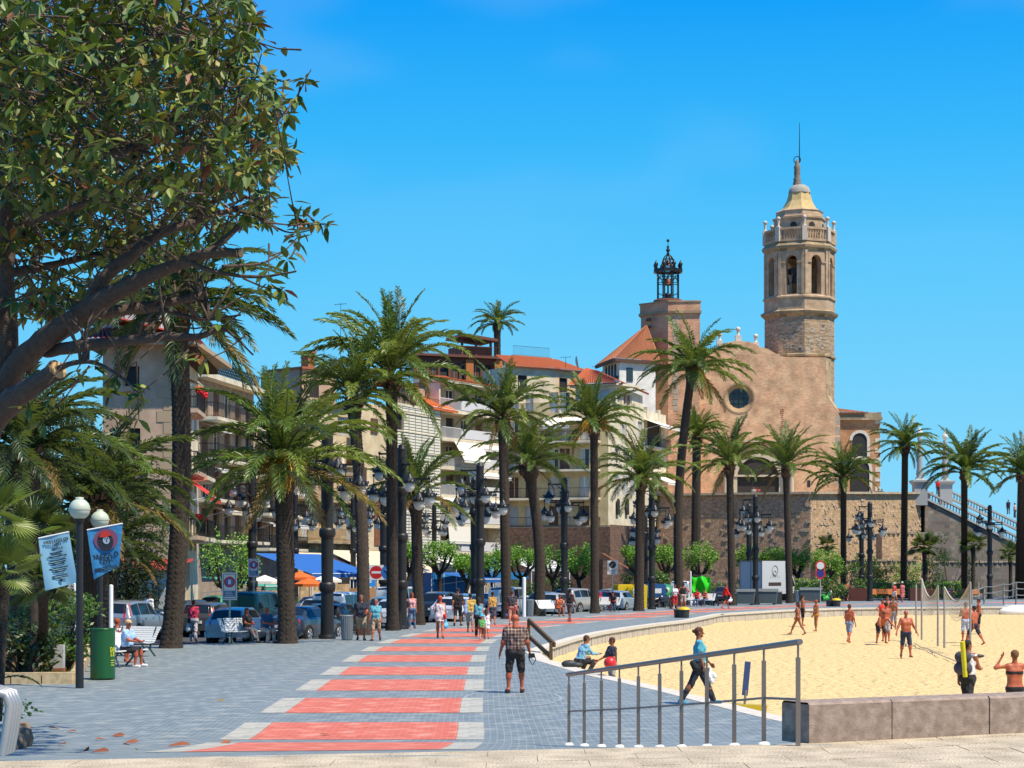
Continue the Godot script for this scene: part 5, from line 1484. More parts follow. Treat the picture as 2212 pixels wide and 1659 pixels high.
	for e in [0.62,0.97]:solid(b,f,f.len*e,f.len*e+0.9,by-3,by-0.2,-0.05,0.3,mat("orangewood",0.42,0.14,0.03,0.7),"shutter_panel")
	# ---- houses stepping up between: cream walls and tile roofs
	for e in [["cream_roof_house",936,1020,206,838,905,"cream stepped house with tile coping between slatted and brown house","cream"],["tile_roof_house",1103,1200,216,794,880,"cream house with long orange tile roof right of the brown house","cream"],["rear_tile_house",1195,1262,222,800,850,"small rear house with orange tile roof and satellite dish","plaster"],["railed_roof_house",1108,1185,228,776,850,"flat roofed house with blue railing on top behind the tile roof","shadewall2"],["ochre_roof_house",640,840,182,880,960,"ochre houses' upper storey behind the tall palms","plaster"],["brick_roof_house",652,725,186,800,900,"brick roof storey with chimney behind the palm crowns","shadewall2"]]:
		var hb=base(e[0],e[6],"building")
		f=face(X(e[1],e[3]),X(e[2],e[3]+3))
		var hy=P(0,e[4],e[3]+1.5).y
		for k in int(f.len/3.2):winr(hb,f,0.9+k*3.0,2.1+k*3.0,hy-2.6,hy-0.9,["dark","shutter","glass"][k % 3])
		wall(hb,f,0,f.len,4,hy,M[e[7]])
		solid(hb,f,0,f.len,4,hy-0.01,-6,-0.32,M[e[7]],"body")
		if e[0].contains("tile") or e[0]=="cream_roof_house":
			mb=MB.new();tile_roof(mb,fp(f,-0.3,hy,0.5),fp(f,f.len+0.3,hy,0.5),fp(f,f.len-0.5,hy+1.6,-4),fp(f,0.5,hy+1.6,-4));part("roof",mb,M.roof,hb)
		elif e[0]=="railed_roof_house":
			mb=MB.new();fbox(mb,f,-0.2,f.len+0.2,hy,hy+0.3,-5,0.4);part("roof_slab",mb,M.terracotta,hb)
			balcony(hb,f,0,f.len,hy+0.3,0.2,"iron",M.terracotta,mat("bluerail",0.05,0.15,0.2,0.6),1.1)
		else:
			mb=MB.new();fbox(mb,f,-0.2,f.len+0.2,hy,hy+0.2,-5,0.3);part("roof_slab",mb,M.roof2,hb)
		if e[0]=="brick_roof_house":
			mb=MB.new();fbox(mb,f,1.6,2.5,hy+0.2,hy+1.7,-2,-1);fbox(mb,f,1.5,2.6,hy+1.7,hy+1.9,-2.1,-0.9);part("chimney",mb,M.roof2,hb)
	for e in [[1290,796,790,218,"roof antenna beside the satellite dish on the tile roofs"],[672,798,755,190,"leftmost thin roof antenna left of the tall palms"],[736,798,655,190,"tall thin mast behind the palm crowns"],[700,798,748,190,"middle roof antenna above the brick roof storey"],[1222,792,770,220,"roof antenna left of the church's white tower house"]]:
		antenna(e[4],P(e[0],e[1],e[3]),(e[1]-e[2])*e[3]/F)
	mb=MB.new();mb.lathe([Vector2(0,0),Vector2(0.35,0.04),Vector2(0.6,0.14),Vector2(0.72,0.24)],14)
	var ds=part("satellite_dish",mb,mat("dish",0.45,0.45,0.44,0.6),self);ds.transform=Transform3D(Basis(Vector3(0,0,1),-1.4)*Basis(Vector3.UP,0.4),P(1243,783,218));tag(ds,"satellite dish on edge above the orange tile roofs","satellite dish")
	# ---- restaurant awnings along the road
	var cafe=[["cream_awning",640,700,152,160,1194,1245,"cream_cloth","left length of the big cream restaurant awning below the stone house"],["cream_awning",702,860,158,178,1190,1240,"cream_cloth","right length of the big cream awning beside the narrow tan house"],["blue_awning",548,690,132,142,1196,1240,"blue_cloth","long blue restaurant awning with white sign behind the green van"],["green_awning",432,500,124,128,1246,1268,"green_cloth","green restaurant awning under the round green tree"],["blue_awning",945,1010,150,152,1237,1252,"blue_cloth","flat blue awning edge of the blue kiosk"],["grey_awning",1090,1180,168,170,1205,1228,"shut","grey lettered awning behind the white van"],["white_awning",900,950,160,162,1192,1222,"white_cloth","white awning behind the pollarded trees left of the blue kiosk"]]
	for c in cafe:
		var a=base(c[0],c[8],"awning")
		f=face(X(c[1],c[3]),X(c[2],c[4]))
		var y1=P(0,c[5],(c[3]+c[4])/2.0).y;var y0=P(0,c[6],(c[3]+c[4])/2.0-4).y
		awning(a,f,0,f.len,y1,4.2,y1-y0,M[c[7]])
		for k in 4:
			mb=MB.new();mb.tube([fp(f,0.2+(f.len-0.4)*k/3.0,-0.12,4.15),fp(f,0.2+(f.len-0.4)*k/3.0,y0,4.15)],[0.04,0.04],6);part("post",mb,M.white,a)
		if c[8].contains("long blue"):
			mb=MB.new();fbox(mb,f,f.len-3.2,f.len,y0-0.9,y0+0.1,4.2,4.3);part("sign_panel",mb,mat("bluesign",0.02,0.2,0.55,0.6),a)
			txt("la Vila",0.5,M.white,a,fp(f,f.len-1.6,y0-0.4,4.302),f.b)
	var kb=base("blue_kiosk","bright blue boarded kiosk behind the pollarded trees","kiosk")
	f=face(X(932,150),X(1012,152))
	solid(kb,f,0,f.len,-0.12,P(0,1237,151).y,-3,0,mat("kioskblue",0.01,0.17,0.45,0.6),"wall")
	for k in 4:solid(kb,f,k*f.len/3.0-0.03,k*f.len/3.0+0.03,-0.12,P(0,1239,151).y,0,0.03,M.white,"panel_joint")
	solid(kb,f,f.len+0.2,f.len+5.5,P(0,1252,151).y,P(0,1237,151).y,-2,0.3,M.kioskblue,"canopy")
func leaf_shape(l:float,w:float) -> ArrayMesh:
	# pointed oval leaf folded along its rib, from the origin along +x
	var mb=MB.new()
	var xs=[0.0,0.12,0.4,0.75,1.0];var ws=[0.03,0.55,1.0,0.6,0.0]
	for sg in [-1.0,1.0]:
		for k in 4:
			var a=Vector3(xs[k]*l,-0.10*l*xs[k]*xs[k],0);var b=Vector3(xs[k+1]*l,-0.10*l*xs[k+1]*xs[k+1],0)
			var a2=a+Vector3(0,0.16*w*ws[k],sg*w*ws[k]/2);var b2=b+Vector3(0,0.16*w*ws[k+1],sg*w*ws[k+1]/2)
			if sg<0:mb.q(a,b,b2,a2)
			else:mb.q(a2,b2,b,a)
	return mb.mesh()
func ficus() -> void:
	var root=base("rubber_tree","big leaning rubber tree with glossy leaves filling the upper left of the view","tree",X(-160,27,0))
	var o=root.position
	var limbs=[
		[[-160,1800,27,.5],[-130,1500,27,.42],[-90,1150,27,.36],[-45,960,27,.32],[-10,860,27,.26],[14,780,27,.2],[12,606,27,.15],[6,333,27,.12],[-10,100,27,.1],[-20,-80,27,.08]],
		[[-60,985,27,.3],[0,888,26.5,.22],[60,840,26,.17],[124,800,25.6,.15]],
		[[-30,900,27,.24],[38,789,26.7,.2],[95,732,26.4,.18],[199,660,26,.165],[266,623,25.7,.15],[390,568,25.3,.1],[452,546,25,.08],[520,546,24.8,.066]],
		[[190,664,26,.13],[218,608,26,.12],[285,551,26,.1],[342,508,26.2,.085],[427,475,26.5,.06],[504,452,26.8,.04],[570,425,27,.02]],
		[[50,795,26.8,.15],[101,739,27,.14],[173,695,27.2,.125],[228,675,27.4,.11],[304,665,27.6,.1],[380,650,27.8,.08],[442,637,28,.07]],
		[[100,760,27,.1],[170,748,26,.1],[241,739,25.6,.085],[362,727,25.2,.07],[430,727,25,.05],[474,711,25,.035],[500,722,25,.02],[547,767,25,.012]],
		[[10,400,27,.1],[25,371,26.8,.1],[62,352,26.5,.09],[142,340,26,.08],[247,328,25.6,.06],[333,309,25.2,.04],[430,270,25,.02]],
		[[0,600,27,.1],[40,585,27.5,.08],[91,577,28,.075],[161,561,28.5,.06],[257,537,29,.045],[330,500,29.5,.03],[400,430,30,.02]],
		[[360,580,25.3,.06],[420,560,25.4,.05],[470,530,25.5,.05],[515,490,25.6,.05]],
		[[125,798,25.6,.05],[150,786,25.4,.045],[203,783,25,.035],[258,812,24.6,.025],[300,848,24.4,.012]],
		[[330,660,27.7,.05],[390,680,27.4,.04],[450,690,27.2,.03],[520,680,27,.015]],
		[[400,565,25.2,.05],[480,590,24.9,.035],[560,598,24.7,.025],[640,586,24.5,.012]],
		[[505,452,26.8,.03],[560,470,26.6,.02],[615,500,26.4,.014],[660,500,26.3,.01],[690,485,26.2,.008]],
		[[480,575,25,.025],[560,570,25.3,.018],[610,545,25.6,.012],[640,515,25.7,.008]],
		[[390,330,25.2,.03],[470,190,25.2,.025],[510,95,25.2,.014],[528,15,25.2,.008]],
		[[540,330,26,.03],[600,260,26,.02],[640,210,26,.012],[672,150,26,.006]],
		[[430,475,26.5,.05],[440,380,26.3,.04],[480,270,26,.03],[560,180,26,.015]],
		[[20,250,27,.08],[120,200,26,.06],[240,120,25.5,.04],[360,70,25,.02]],
		[[60,480,27,.07],[180,440,26.5,.05],[300,380,26,.035],[420,230,26,.02]]]
	var wood=MB.new()
	var spine=[]
	for l in limbs:
		var pts=[];var rad=[]
		for k in l.size()-1:
			for j in 4:
				var f=j/4.0
				var a=P(l[k][0],l[k][1],l[k][2]);var b=P(l[k+1][0],l[k+1][1],l[k+1][2])
				var pa=P(l[maxi(k-1,0)][0],l[maxi(k-1,0)][1],l[maxi(k-1,0)][2]);var pb=P(l[mini(k+2,l.size()-1)][0],l[mini(k+2,l.size()-1)][1],l[mini(k+2,l.size()-1)][2])
				var p=a.cubic_interpolate(b,pa,pb,f)-o
				pts.append(p+Vector3(rr(-1,1),rr(-1,1),rr(-1,1))*l[k][3]*0.08);rad.append(lerpf(l[k][3],l[k+1][3],f)*rr(0.72,0.88))
				if k>0 and l[k][3]<0.14:spine.append(p)
		var e=l[-1]
		pts.append(P(e[0],e[1],e[2])-o);rad.append(e[3])
		var mb=MB.new();mb.tube(pts,rad,10)
		part("limb" if l!=limbs[0] else "trunk",mb,M.limb,root)
	for k in 110:
		var a=spine[rng.randi() % spine.size()]
		if a.x+o.x>-4.1 or a.y+o.y<5.2:continue
		var d=Vector3(rr(-0.7,0.8),rr(-0.1,1.0),rr(-0.7,0.7)).normalized()
		var pts=[a];var rad=[0.026]
		for j in 4:
			d=(d+Vector3(rr(-.35,.35),rr(-.25,.35),rr(-.35,.35))).normalized()
			pts.append(pts[-1]+d*rr(0.12,0.26));rad.append(0.022-j*0.0045)
		wood.tube(pts,rad,5,false)
	stuff(part("branchlets",wood,M.limb,root))
	# pale sawn faces where limbs were cut
	for c in [[127,799,25.58,.135,Vector3(0.75,0.25,0.6)],[522,546,24.79,.062,Vector3(1,0,0.25)],[444,636.5,28,.06,Vector3(1,0.1,0.2)]]:
		var mb=MB.new();var n=c[4].normalized();var p=P(c[0],c[1],c[2])-o
		mb.tube([p-n*0.05,p+n*0.012],[c[3]*0.86,c[3]*0.82],12);part("cut_face",mb,mat("cutwood",0.55,0.36,0.18,0.9),root)
	# leaf clusters on twigs
	var edge=[[0,548],[90,556],[170,596],[270,628],[330,640],[400,606],[450,585],[500,560],[560,545],[600,470],[640,380],[680,260],[720,120]]
	var tf=[];var tc=PackedColorArray();var near=[]
	var tw=MB.new()
	var clusters=[]
	for k in 1650:
		var v=rr(-60,690);var u
		var eu=0.0
		for j in edge.size()-1:
			if v>=edge[j][0] and v<edge[j+1][0]:eu=lerpf(edge[j][1],edge[j+1][1],(v-edge[j][0])/float(edge[j+1][0]-edge[j][0]))
		if v<0:eu=540.0
		u=rr(-70,eu+rr(-30,8))
		if rng.randf()>lerpf(1.0,0.78,clampf((u-150)/420.0,0,1)):continue
		if v>540 and v<610 and u>60 and u<330 and rng.randf()<0.75:continue
		if v>590 and u>250 and rng.randf()<0.8:continue
		if v>480 and u>420 and rng.randf()<0.3:continue
		if v>430 and rng.randf()<0.35:continue
		clusters.append([u,v,rr(22.5,33.0) if v<420 else rr(26.5,34.0)])
	for k in 170:clusters.append([rr(-60,330),rr(0,560),rr(30,37)])
	for e in [[250,815,24.6],[300,850,24.4],[205,790,25],[440,780,24.8],[430,765,25],[165,800,25.2],[400,758,25],[300,905,25],[285,830,24.5],[470,700,25],[60,880,25],[110,860,25.5],[90,910,25.5],[40,650,26],[530,18,25.2],[520,60,25.2],[548,88,25.2],[545,40,25.2],[660,170,26],[640,215,26],[690,480,26.2],[705,487,26.2],[645,468,26.3],[652,500,26.3],[640,520,25.7],[620,560,25.2],[600,330,26],[470,20,25],[580,610,24.6],[610,625,24.6],[560,640,25]]:clusters.append(e)
	for c in clusters:
		var p=P(c[0],c[1],c[2])-o
		var best=spine[0];var bd=1e9
		for s in 24:
			var q0=spine[rng.randi() % spine.size()]
			var dd=q0.distance_to(p)
			if dd<bd:bd=dd;best=q0
		var dirn=(p-best).normalized()
		var root_at=p-(dirn*minf(bd,rr(0.5,1.1))+Vector3(rr(-.15,.15),rr(-.25,.05),rr(-.15,.15)))
		tw.tube([root_at,(root_at+p)/2+Vector3(0,-0.04,0),p],[0.014,0.010,0.006],4,false)
		var fwd=(p-root_at).normalized()
		var nl=6+rng.randi() % 5
		if c[2]<26.4 and c[1]>755:nl=4
		for j in nl:
			var t=1.0 if j<5 else rr(0.3,0.95)
			var at=root_at.lerp(p,t)
			var az=TAU*j/5.0+rr(-0.5,0.5)
			var sd=fwd.cross(Vector3.UP).normalized();var s2=sd.cross(fwd)
			var out=(fwd*rr(0.1,0.8)+(sd*cos(az)+s2*sin(az))*rr(0.7,1.0)+Vector3.DOWN*rr(0.0,0.75)).normalized()
			var zz=out.cross(Vector3.UP+Vector3(rr(-.5,.5),0,rr(-.5,.5))).normalized()
			var yy=zz.cross(out)
			var s=rr(0.7,1.15)
			tf.append([Transform3D(Basis(out,yy,zz).scaled(Vector3.ONE*s),at+out*0.02),c[2]])
			var kk=rng.randf();var g=rr(0.7,1.35)
			tc.append(Color(0.07*g,0.118*g,0.016) if kk<0.55 else (Color(0.15*g,0.18*g,0.022) if kk<0.88 else (Color(0.20,0.14,0.012) if kk<0.955 else Color(0.16,0.05,0.015))))
	stuff(part("twigs",tw,M.limb,root))
	var lm=leaf_shape(0.215,0.105)
	var idx=range(tf.size());
	idx.sort_custom(func(a,b):return tf[a][1]<tf[b][1])
	# the nearest leaves one by one, the others as one mass
	var shades=[]
	for k in 5:shades.append(null)
	var lv=[mat("leaf_a",0.065,0.115,0.018,0.55),mat("leaf_b",0.15,0.185,0.022,0.55),mat("leaf_c",0.045,0.09,0.016,0.55),mat("leaf_d",0.22,0.15,0.012,0.4)]
	for m in lv:m.backlight_enabled=true;m.backlight=Color(0.35,0.4,0.12)
	for k in 295:
		part("leaf",lm,lv[3] if k % 17==0 else lv[k % 3],root,tf[idx[k]][0])
	var mm=MultiMesh.new();mm.transform_format=MultiMesh.TRANSFORM_3D;mm.use_colors=true;mm.mesh=lm;mm.instance_count=tf.size()-295
	for k in mm.instance_count:
		mm.set_instance_transform(k,tf[idx[k+295]][0]);mm.set_instance_color(k,tc[idx[k+295]])
	var mi=MultiMeshInstance3D.new();mi.name="foliage";mi.multimesh=mm;mi.material_override=M.ficus_leaf
	root.add_child(mi,true);stuff(mi)
	# leaves fallen on the paving
	var fi=-1
	for e in [[270,1432+160,1.0],[412,1613,1.5],[180,1627,1.2],[235,1628,1.2],[300,1606,0.9],[205,1600,0.8],[250,1590,0.7],[140,1612,1.0],[165,1583,0.8],[485,1515,0.7],[500,1606,0.9],[105,1575,1.0],[690,1590,0.8],[60,1590,0.9],[300,1625,0.7],[265,1612,0.6],[25,1600,1.0]]:
		var d=30.0;fi+=1
		for it in 30:d=clampf((EYE-lift((e[0]-U0)/F*d,d))*F/(e[1]-V0),20.5,60)
		var p=X(e[0],d,0);p.y=lift(p.x,d)+0.03
		var l=part("fallen_leaf",lm,lv[3] if e[2]==0.7 else mat("leaf_fallen",0.24,0.075,0.03,0.7),self,Transform3D((Basis(Vector3.UP,rr(0,TAU))*Basis(Vector3.RIGHT,rr(-0.6,0.6))).scaled(Vector3.ONE*e[2]*1.15),p))
		tag(l,["yellow brown leaf by the rocks","large russet leaf","biggest flat leaf near the pavement edge","russet leaf right of the biggest one","curled leaf left of the red band","small curled leaf","tiny pale leaf","leaf left of the russet pair","leaf nearest the worn line","lone dark leaf far up the grey paving","leaf beside the last red band","leaf lying by the rocks' shade","leaf lying on the last red band","leaf at the foot of the rocks","tiny leaf at the pavement edge","leaf fragment between the larger ones","leaf close to the curved bench"][fi]+", dry on the paving at lower left","fallen leaf","dry leaves on the paving")
func leaves(mb:MB,c:Vector3,r:Vector3,n:int,l:float,lo:=0.45) -> void:
	for k in n:
		var d=Vector3(rr(-1,1),rr(-1,1),rr(-1,1))
		while d.length()>1.0 or d.length()<0.05:d=Vector3(rr(-1,1),rr(-1,1),rr(-1,1))
		d=d.normalized()*lerpf(lo,1.0,sqrt(rng.randf()))
		var p=c+d*r
		var a=Vector3(rr(-1,1),rr(-0.6,0.9),rr(-1,1)).normalized();var b=a.cross(Vector3(rr(-1,1),rr(-1,1),rr(-1,1))).normalized()
		mb.q(p,p+a*l*0.5-b*l*0.22,p+a*l,p+a*l*0.5+b*l*0.22)
func bush(called:String,label:String,cat:String,at:Vector3,blobs:Array,l:float,m:Material,stem:=true,group:="") -> Node3D:
	# blobs: [offset, radii, leaf count]
	var root=base(called,label,cat,at,0.0,group)
	var mb=MB.new()
	for b in blobs:leaves(mb,b[0],b[1],b[2],l)
	stuff(part("foliage",mb,m,root))
	if stem:
		mb=MB.new()
		for b in blobs:mb.tube([Vector3(0,-0.1,0),b[0]*Vector3(0.5,0.5,0.5),b[0]],[0.06,0.04,0.02],5,false)
		part("stem",mb,M.limb,root)
	return root
func pollard(label:String,u:float,v0:float,v1:float,w:float,d:float) -> void:
	var foot=X(u,d,-0.12)
	var y0=P(0,v1,d).y;var y1=P(0,v0,d).y;var r=w*d/F
	var root=base("pollarded_tree",label,"tree",foot,0.0,"bright green pollarded trees along the road")
	var mb=MB.new()
	mb.tube([Vector3(0,-0.1,0),Vector3(rr(-0.2,0.2),y0*0.5,0),Vector3(rr(-0.2,0.2),y0*0.8,0)],[0.2,0.16,0.17],8)
	part("trunk",mb,M.bark,root)
	mb=MB.new()
	var fo=MB.new()
	var tips=[]
	for k in 6:
		var a=TAU*k/6+rr(-0.3,0.3)
		var e=Vector3(cos(a)*r*0.72,lerpf(y0,y1,rr(0.3,0.6)),sin(a)*r*0.72)
		mb.tube([Vector3(0,y0*0.75,0),Vector3(e.x*0.55,y0*rr(0.85,1.0),e.z*0.55),Vector3(e.x*0.85,lerpf(y0,e.y,0.4),e.z*0.85),e],[0.13,0.1,0.09,0.05],6)
		tips.append(e)
	part("branches",mb,M.bark,root)
	for e in tips:
		var q0=rr(0.24,0.5);leaves(fo,e+Vector3(0,rr(-0.2,0.25),0),Vector3(r*q0,(y1-y0)*rr(0.3,0.62),r*q0),int(1500*q0*q0)+120,0.2,0.2)
	leaves(fo,Vector3(rr(-0.4,0.4)*r,lerpf(y0,y1,0.6),0),Vector3(r*0.5,(y1-y0)*0.4,r*0.5),260,0.2)
	stuff(part("crown",fo,mat("hedge_b",0.15,0.29,0.02,0.55) if rng.randf()<0.4 else M.hedge,root))
func greenery() -> void:
	var pl=[["round bright green tree under the flowered balconies beside the corner house",495,1140,1255,66,122],["leftmost pollarded tree, beside the low feathery palm",885,1170,1212,32,150],["pollarded tree left of the blue kiosk with two thick forks",948,1164,1215,45,148],["pollarded tree right above the blue kiosk",1010,1192,1238,32,146],["pollarded tree with bare loops beside the lamp column left of the white van",1062,1185,1232,36,150],["pollarded tree above the white van",1128,1172,1228,42,152],["pollarded tree right of the white van, behind the swollen trunk palm",1195,1170,1228,40,154],["pollarded tree by the leaning palm before the slope wall",1250,1176,1232,34,158],["pollarded tree hidden behind the square lamp pair",1372,1172,1216,30,178],["pollarded tree left of the tall leaning palm",1440,1174,1218,34,180],["pollarded tree right of the tall leaning palm, above the green cover",1514,1174,1224,36,182],["pollarded tree left of the truck's lamp column",1612,1178,1216,26,186],["pollarded tree above the white truck",1668,1180,1220,30,188],["pollarded tree leaning right above the dumpsters",1722,1182,1226,28,188],["rightmost pollarded tree behind the round signs",1786,1184,1232,34,184]]
	for p in pl:pollard(p[0],p[1],p[2],p[3],p[4],p[5])
	# planting bed at the left with its stone kerb
	var mb=MB.new()
	mb.q(X(-60,49.8,0.05),X(162,49.8,0.05),X(196,72,0.05),X(-200,72,0.05))
	var bed=struct("flower_bed",mb,mat("soil",0.20,0.085,0.03,1.0,M.t_blot,0.8))
	var kerb=base("bed_kerb","pale rough stone kerb round the planting bed by the green bin","kerb")
	var path=[X(-40,49.5),X(160,49.5),X(170,53),X(186,62),X(197,71)]
	for k in path.size()-1:
		var n=int(path[k].distance_to(path[k+1])/0.62)
		for j in n:
			var a=path[k].lerp(path[k+1],float(j)/n);var b=path[k].lerp(path[k+1],(j+0.96)/n)
			mb=MB.new();mb.bar(a+Vector3(0,0.12,rr(-.02,.02)),b+Vector3(0,0.12+rr(-.015,.015),0),0.24,0.3+rr(-0.03,0.03));part("kerb_stone",mb,mat("kerbstone",0.62,0.47,0.27,0.95,M.t_blot,1.2),kerb)
	mb=MB.new()
	for k in 900:
		var p=X(rr(-40,160),rr(50.2,58),0.05)
		mb.tri(p,p+Vector3(0.03,0,0),p+Vector3(rr(-.05,.05),rr(.06,.16),rr(-.05,.05)))
	stuff(tag(part("bed_grass",mb,M.grass,self),"thin grass growing in the reddish planting bed","grass"))
	var bb=[]
	for k in 16:bb.append([Vector3(rr(-0.75,0.75),rr(0.5,1.85),rr(-0.5,0.5)),Vector3(0.45,0.4,0.4),130])
	bush("oleander_bush","sunlit oleander bush with narrow leaves in the bed left of the pole","shrub",X(140,55,0.05),bb,0.17,M.shrub)
	bb=[]
	for k in 14:bb.append([Vector3(rr(-0.9,0.9),rr(0.3,1.5),rr(-0.5,0.5)),Vector3(0.5,0.4,0.4),90])
	bush("dark_bush","dark spiky bush at the left edge of the planting bed","shrub",X(45,53,0.05),bb,0.2,M.frond_dark)
	bb=[]
	for k in 46:bb.append([Vector3(rr(-1.9,1.5),rr(0.5,7.4),rr(-1,1)),Vector3(0.9,0.8,0.8),170])
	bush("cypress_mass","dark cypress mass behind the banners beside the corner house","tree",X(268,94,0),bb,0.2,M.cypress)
	bb=[]
	for k in 70:bb.append([Vector3(rr(-4.5,3.2),rr(0.5,9.2),rr(-1,1)),Vector3(1.1,1.0,1.0),170])
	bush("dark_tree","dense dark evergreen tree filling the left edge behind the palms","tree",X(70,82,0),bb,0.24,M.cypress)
	bb=[]
	for k in 10:bb.append([Vector3(rr(-0.6,0.6),rr(0.3,1.1),rr(-0.4,0.4)),Vector3(0.4,0.35,0.35),90])
	bush("terrace_shrub","yellow green shrub before the restaurant behind the grey car","shrub",X(640,112,-0.12),bb,0.12,M.shrub)
	# hedges and shrubs before the rubble wall
	for h in [["hedge",1640,1745,1252,176,"clipped hedge strip behind the truck and dumpsters"],["hedge",1868,1925,1254,190,"clipped hedge right of the cyclist's lamp column"],["hedge",1935,2000,1256,190,"clipped hedge behind the two white capped walkers"],["hedge",2015,2075,1258,190,"rightmost clipped hedge before the grey wall"],["hedge",1740,1770,1255,180,"short clipped hedge left of the round signs"]]:
		var a=X(h[1],h[4],0);var b=X(h[2],h[4],0);var y=P(0,h[3],h[4]).y
		var hh=base(h[0],h[5],"hedge",(a+b)/2,0.0,"clipped hedges before the rubble walls")
		mb=MB.new()
		for k in int((b.x-a.x)*260):
			var p=Vector3(rr(-0.5,0.5)*(b.x-a.x),rr(0.05,y),rr(-0.6,0.6))
			if rng.randf()<0.6:p.z=0.6
			elif rng.randf()<0.5:p.y=y
			var d1=Vector3(rr(-1,1),rr(-0.5,1),rr(-1,1)).normalized();var d2=d1.cross(Vector3(rr(-1,1),rr(-1,1),rr(-1,1))).normalized()
			mb.q(p,p+d1*0.09-d2*0.045,p+d1*0.18,p+d1*0.09+d2*0.045)
		stuff(part("foliage",mb,M.hedge,hh))
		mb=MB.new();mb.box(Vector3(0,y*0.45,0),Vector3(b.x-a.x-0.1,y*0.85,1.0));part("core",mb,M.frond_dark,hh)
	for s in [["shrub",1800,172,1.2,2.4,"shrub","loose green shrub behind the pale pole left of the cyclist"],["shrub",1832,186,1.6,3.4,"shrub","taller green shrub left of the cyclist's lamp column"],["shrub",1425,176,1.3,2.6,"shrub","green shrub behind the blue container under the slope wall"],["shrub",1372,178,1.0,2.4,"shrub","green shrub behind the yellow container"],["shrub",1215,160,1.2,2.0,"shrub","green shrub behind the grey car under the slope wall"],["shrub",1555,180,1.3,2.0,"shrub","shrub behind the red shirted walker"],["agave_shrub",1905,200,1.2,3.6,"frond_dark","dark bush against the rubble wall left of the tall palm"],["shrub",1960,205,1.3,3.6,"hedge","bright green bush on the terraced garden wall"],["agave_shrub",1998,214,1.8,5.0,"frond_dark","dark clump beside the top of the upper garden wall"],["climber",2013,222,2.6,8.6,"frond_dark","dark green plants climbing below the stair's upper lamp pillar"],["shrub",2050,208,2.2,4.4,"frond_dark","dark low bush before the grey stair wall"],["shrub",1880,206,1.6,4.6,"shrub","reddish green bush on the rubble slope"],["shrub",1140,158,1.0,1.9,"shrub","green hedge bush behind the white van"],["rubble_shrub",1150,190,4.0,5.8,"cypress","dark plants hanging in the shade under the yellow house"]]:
		bb=[]
		for k in 12:bb.append([Vector3(rr(-1,1)*s[3],rr(0.15,0.9)*s[4],rr(-0.5,0.5)),Vector3(0.55,0.5,0.5)*maxf(1.0,s[3]*0.55),90])
		bush(s[0],s[6],"shrub",X(s[1],s[2],0),bb,0.26,M[s[5]])
const CAR:={
	"hatch":[[0,.27,.52,.84,.56,.8],[.02,.17,.63,.95,.67,.82],[.10,.13,.65,.98,.93,.70],[.27,.12,.64,1,1.0,.70],[.52,.12,.62,1,.985,.70],[.72,.12,.61,1,.67,.8],[.92,.14,.5,.96,.55,.84],[1,.24,.4,.78,.44,.7]],
	"suv":[[0,.3,.55,.86,.6,.82],[.015,.2,.6,.97,.68,.84],[.06,.17,.6,.98,.95,.76],[.25,.16,.6,1,1.0,.74],[.53,.16,.6,1,.985,.74],[.70,.16,.6,1,.66,.82],[.93,.18,.52,.97,.57,.86],[1,.28,.42,.8,.48,.74]],
	"estate":[[0,.27,.52,.84,.57,.8],[.015,.17,.62,.95,.68,.82],[.07,.13,.63,.98,.95,.72],[.3,.12,.62,1,1.0,.70],[.55,.12,.62,1,.985,.70],[.74,.12,.61,1,.66,.8],[.93,.14,.5,.96,.54,.84],[1,.24,.4,.78,.44,.7]],
	"sedan":[[0,.3,.55,.82,.62,.76],[.02,.17,.62,.95,.68,.8],[.15,.13,.63,.98,.72,.8],[.28,.12,.64,1,.97,.68],[.52,.12,.63,1,1.0,.68],[.72,.12,.61,1,.68,.8],[.92,.14,.5,.96,.54,.84],[1,.24,.4,.78,.44,.7]],
	"van":[[0,.2,.5,.9,.55,.88],[.01,.12,.52,.97,.9,.9],[.045,.12,.52,1,.99,.88],[.3,.12,.52,1,1.0,.88],[.64,.12,.5,1,.99,.86],[.82,.12,.48,1,.56,.88],[.96,.14,.42,.96,.47,.88],[1,.2,.34,.84,.38,.8]]}
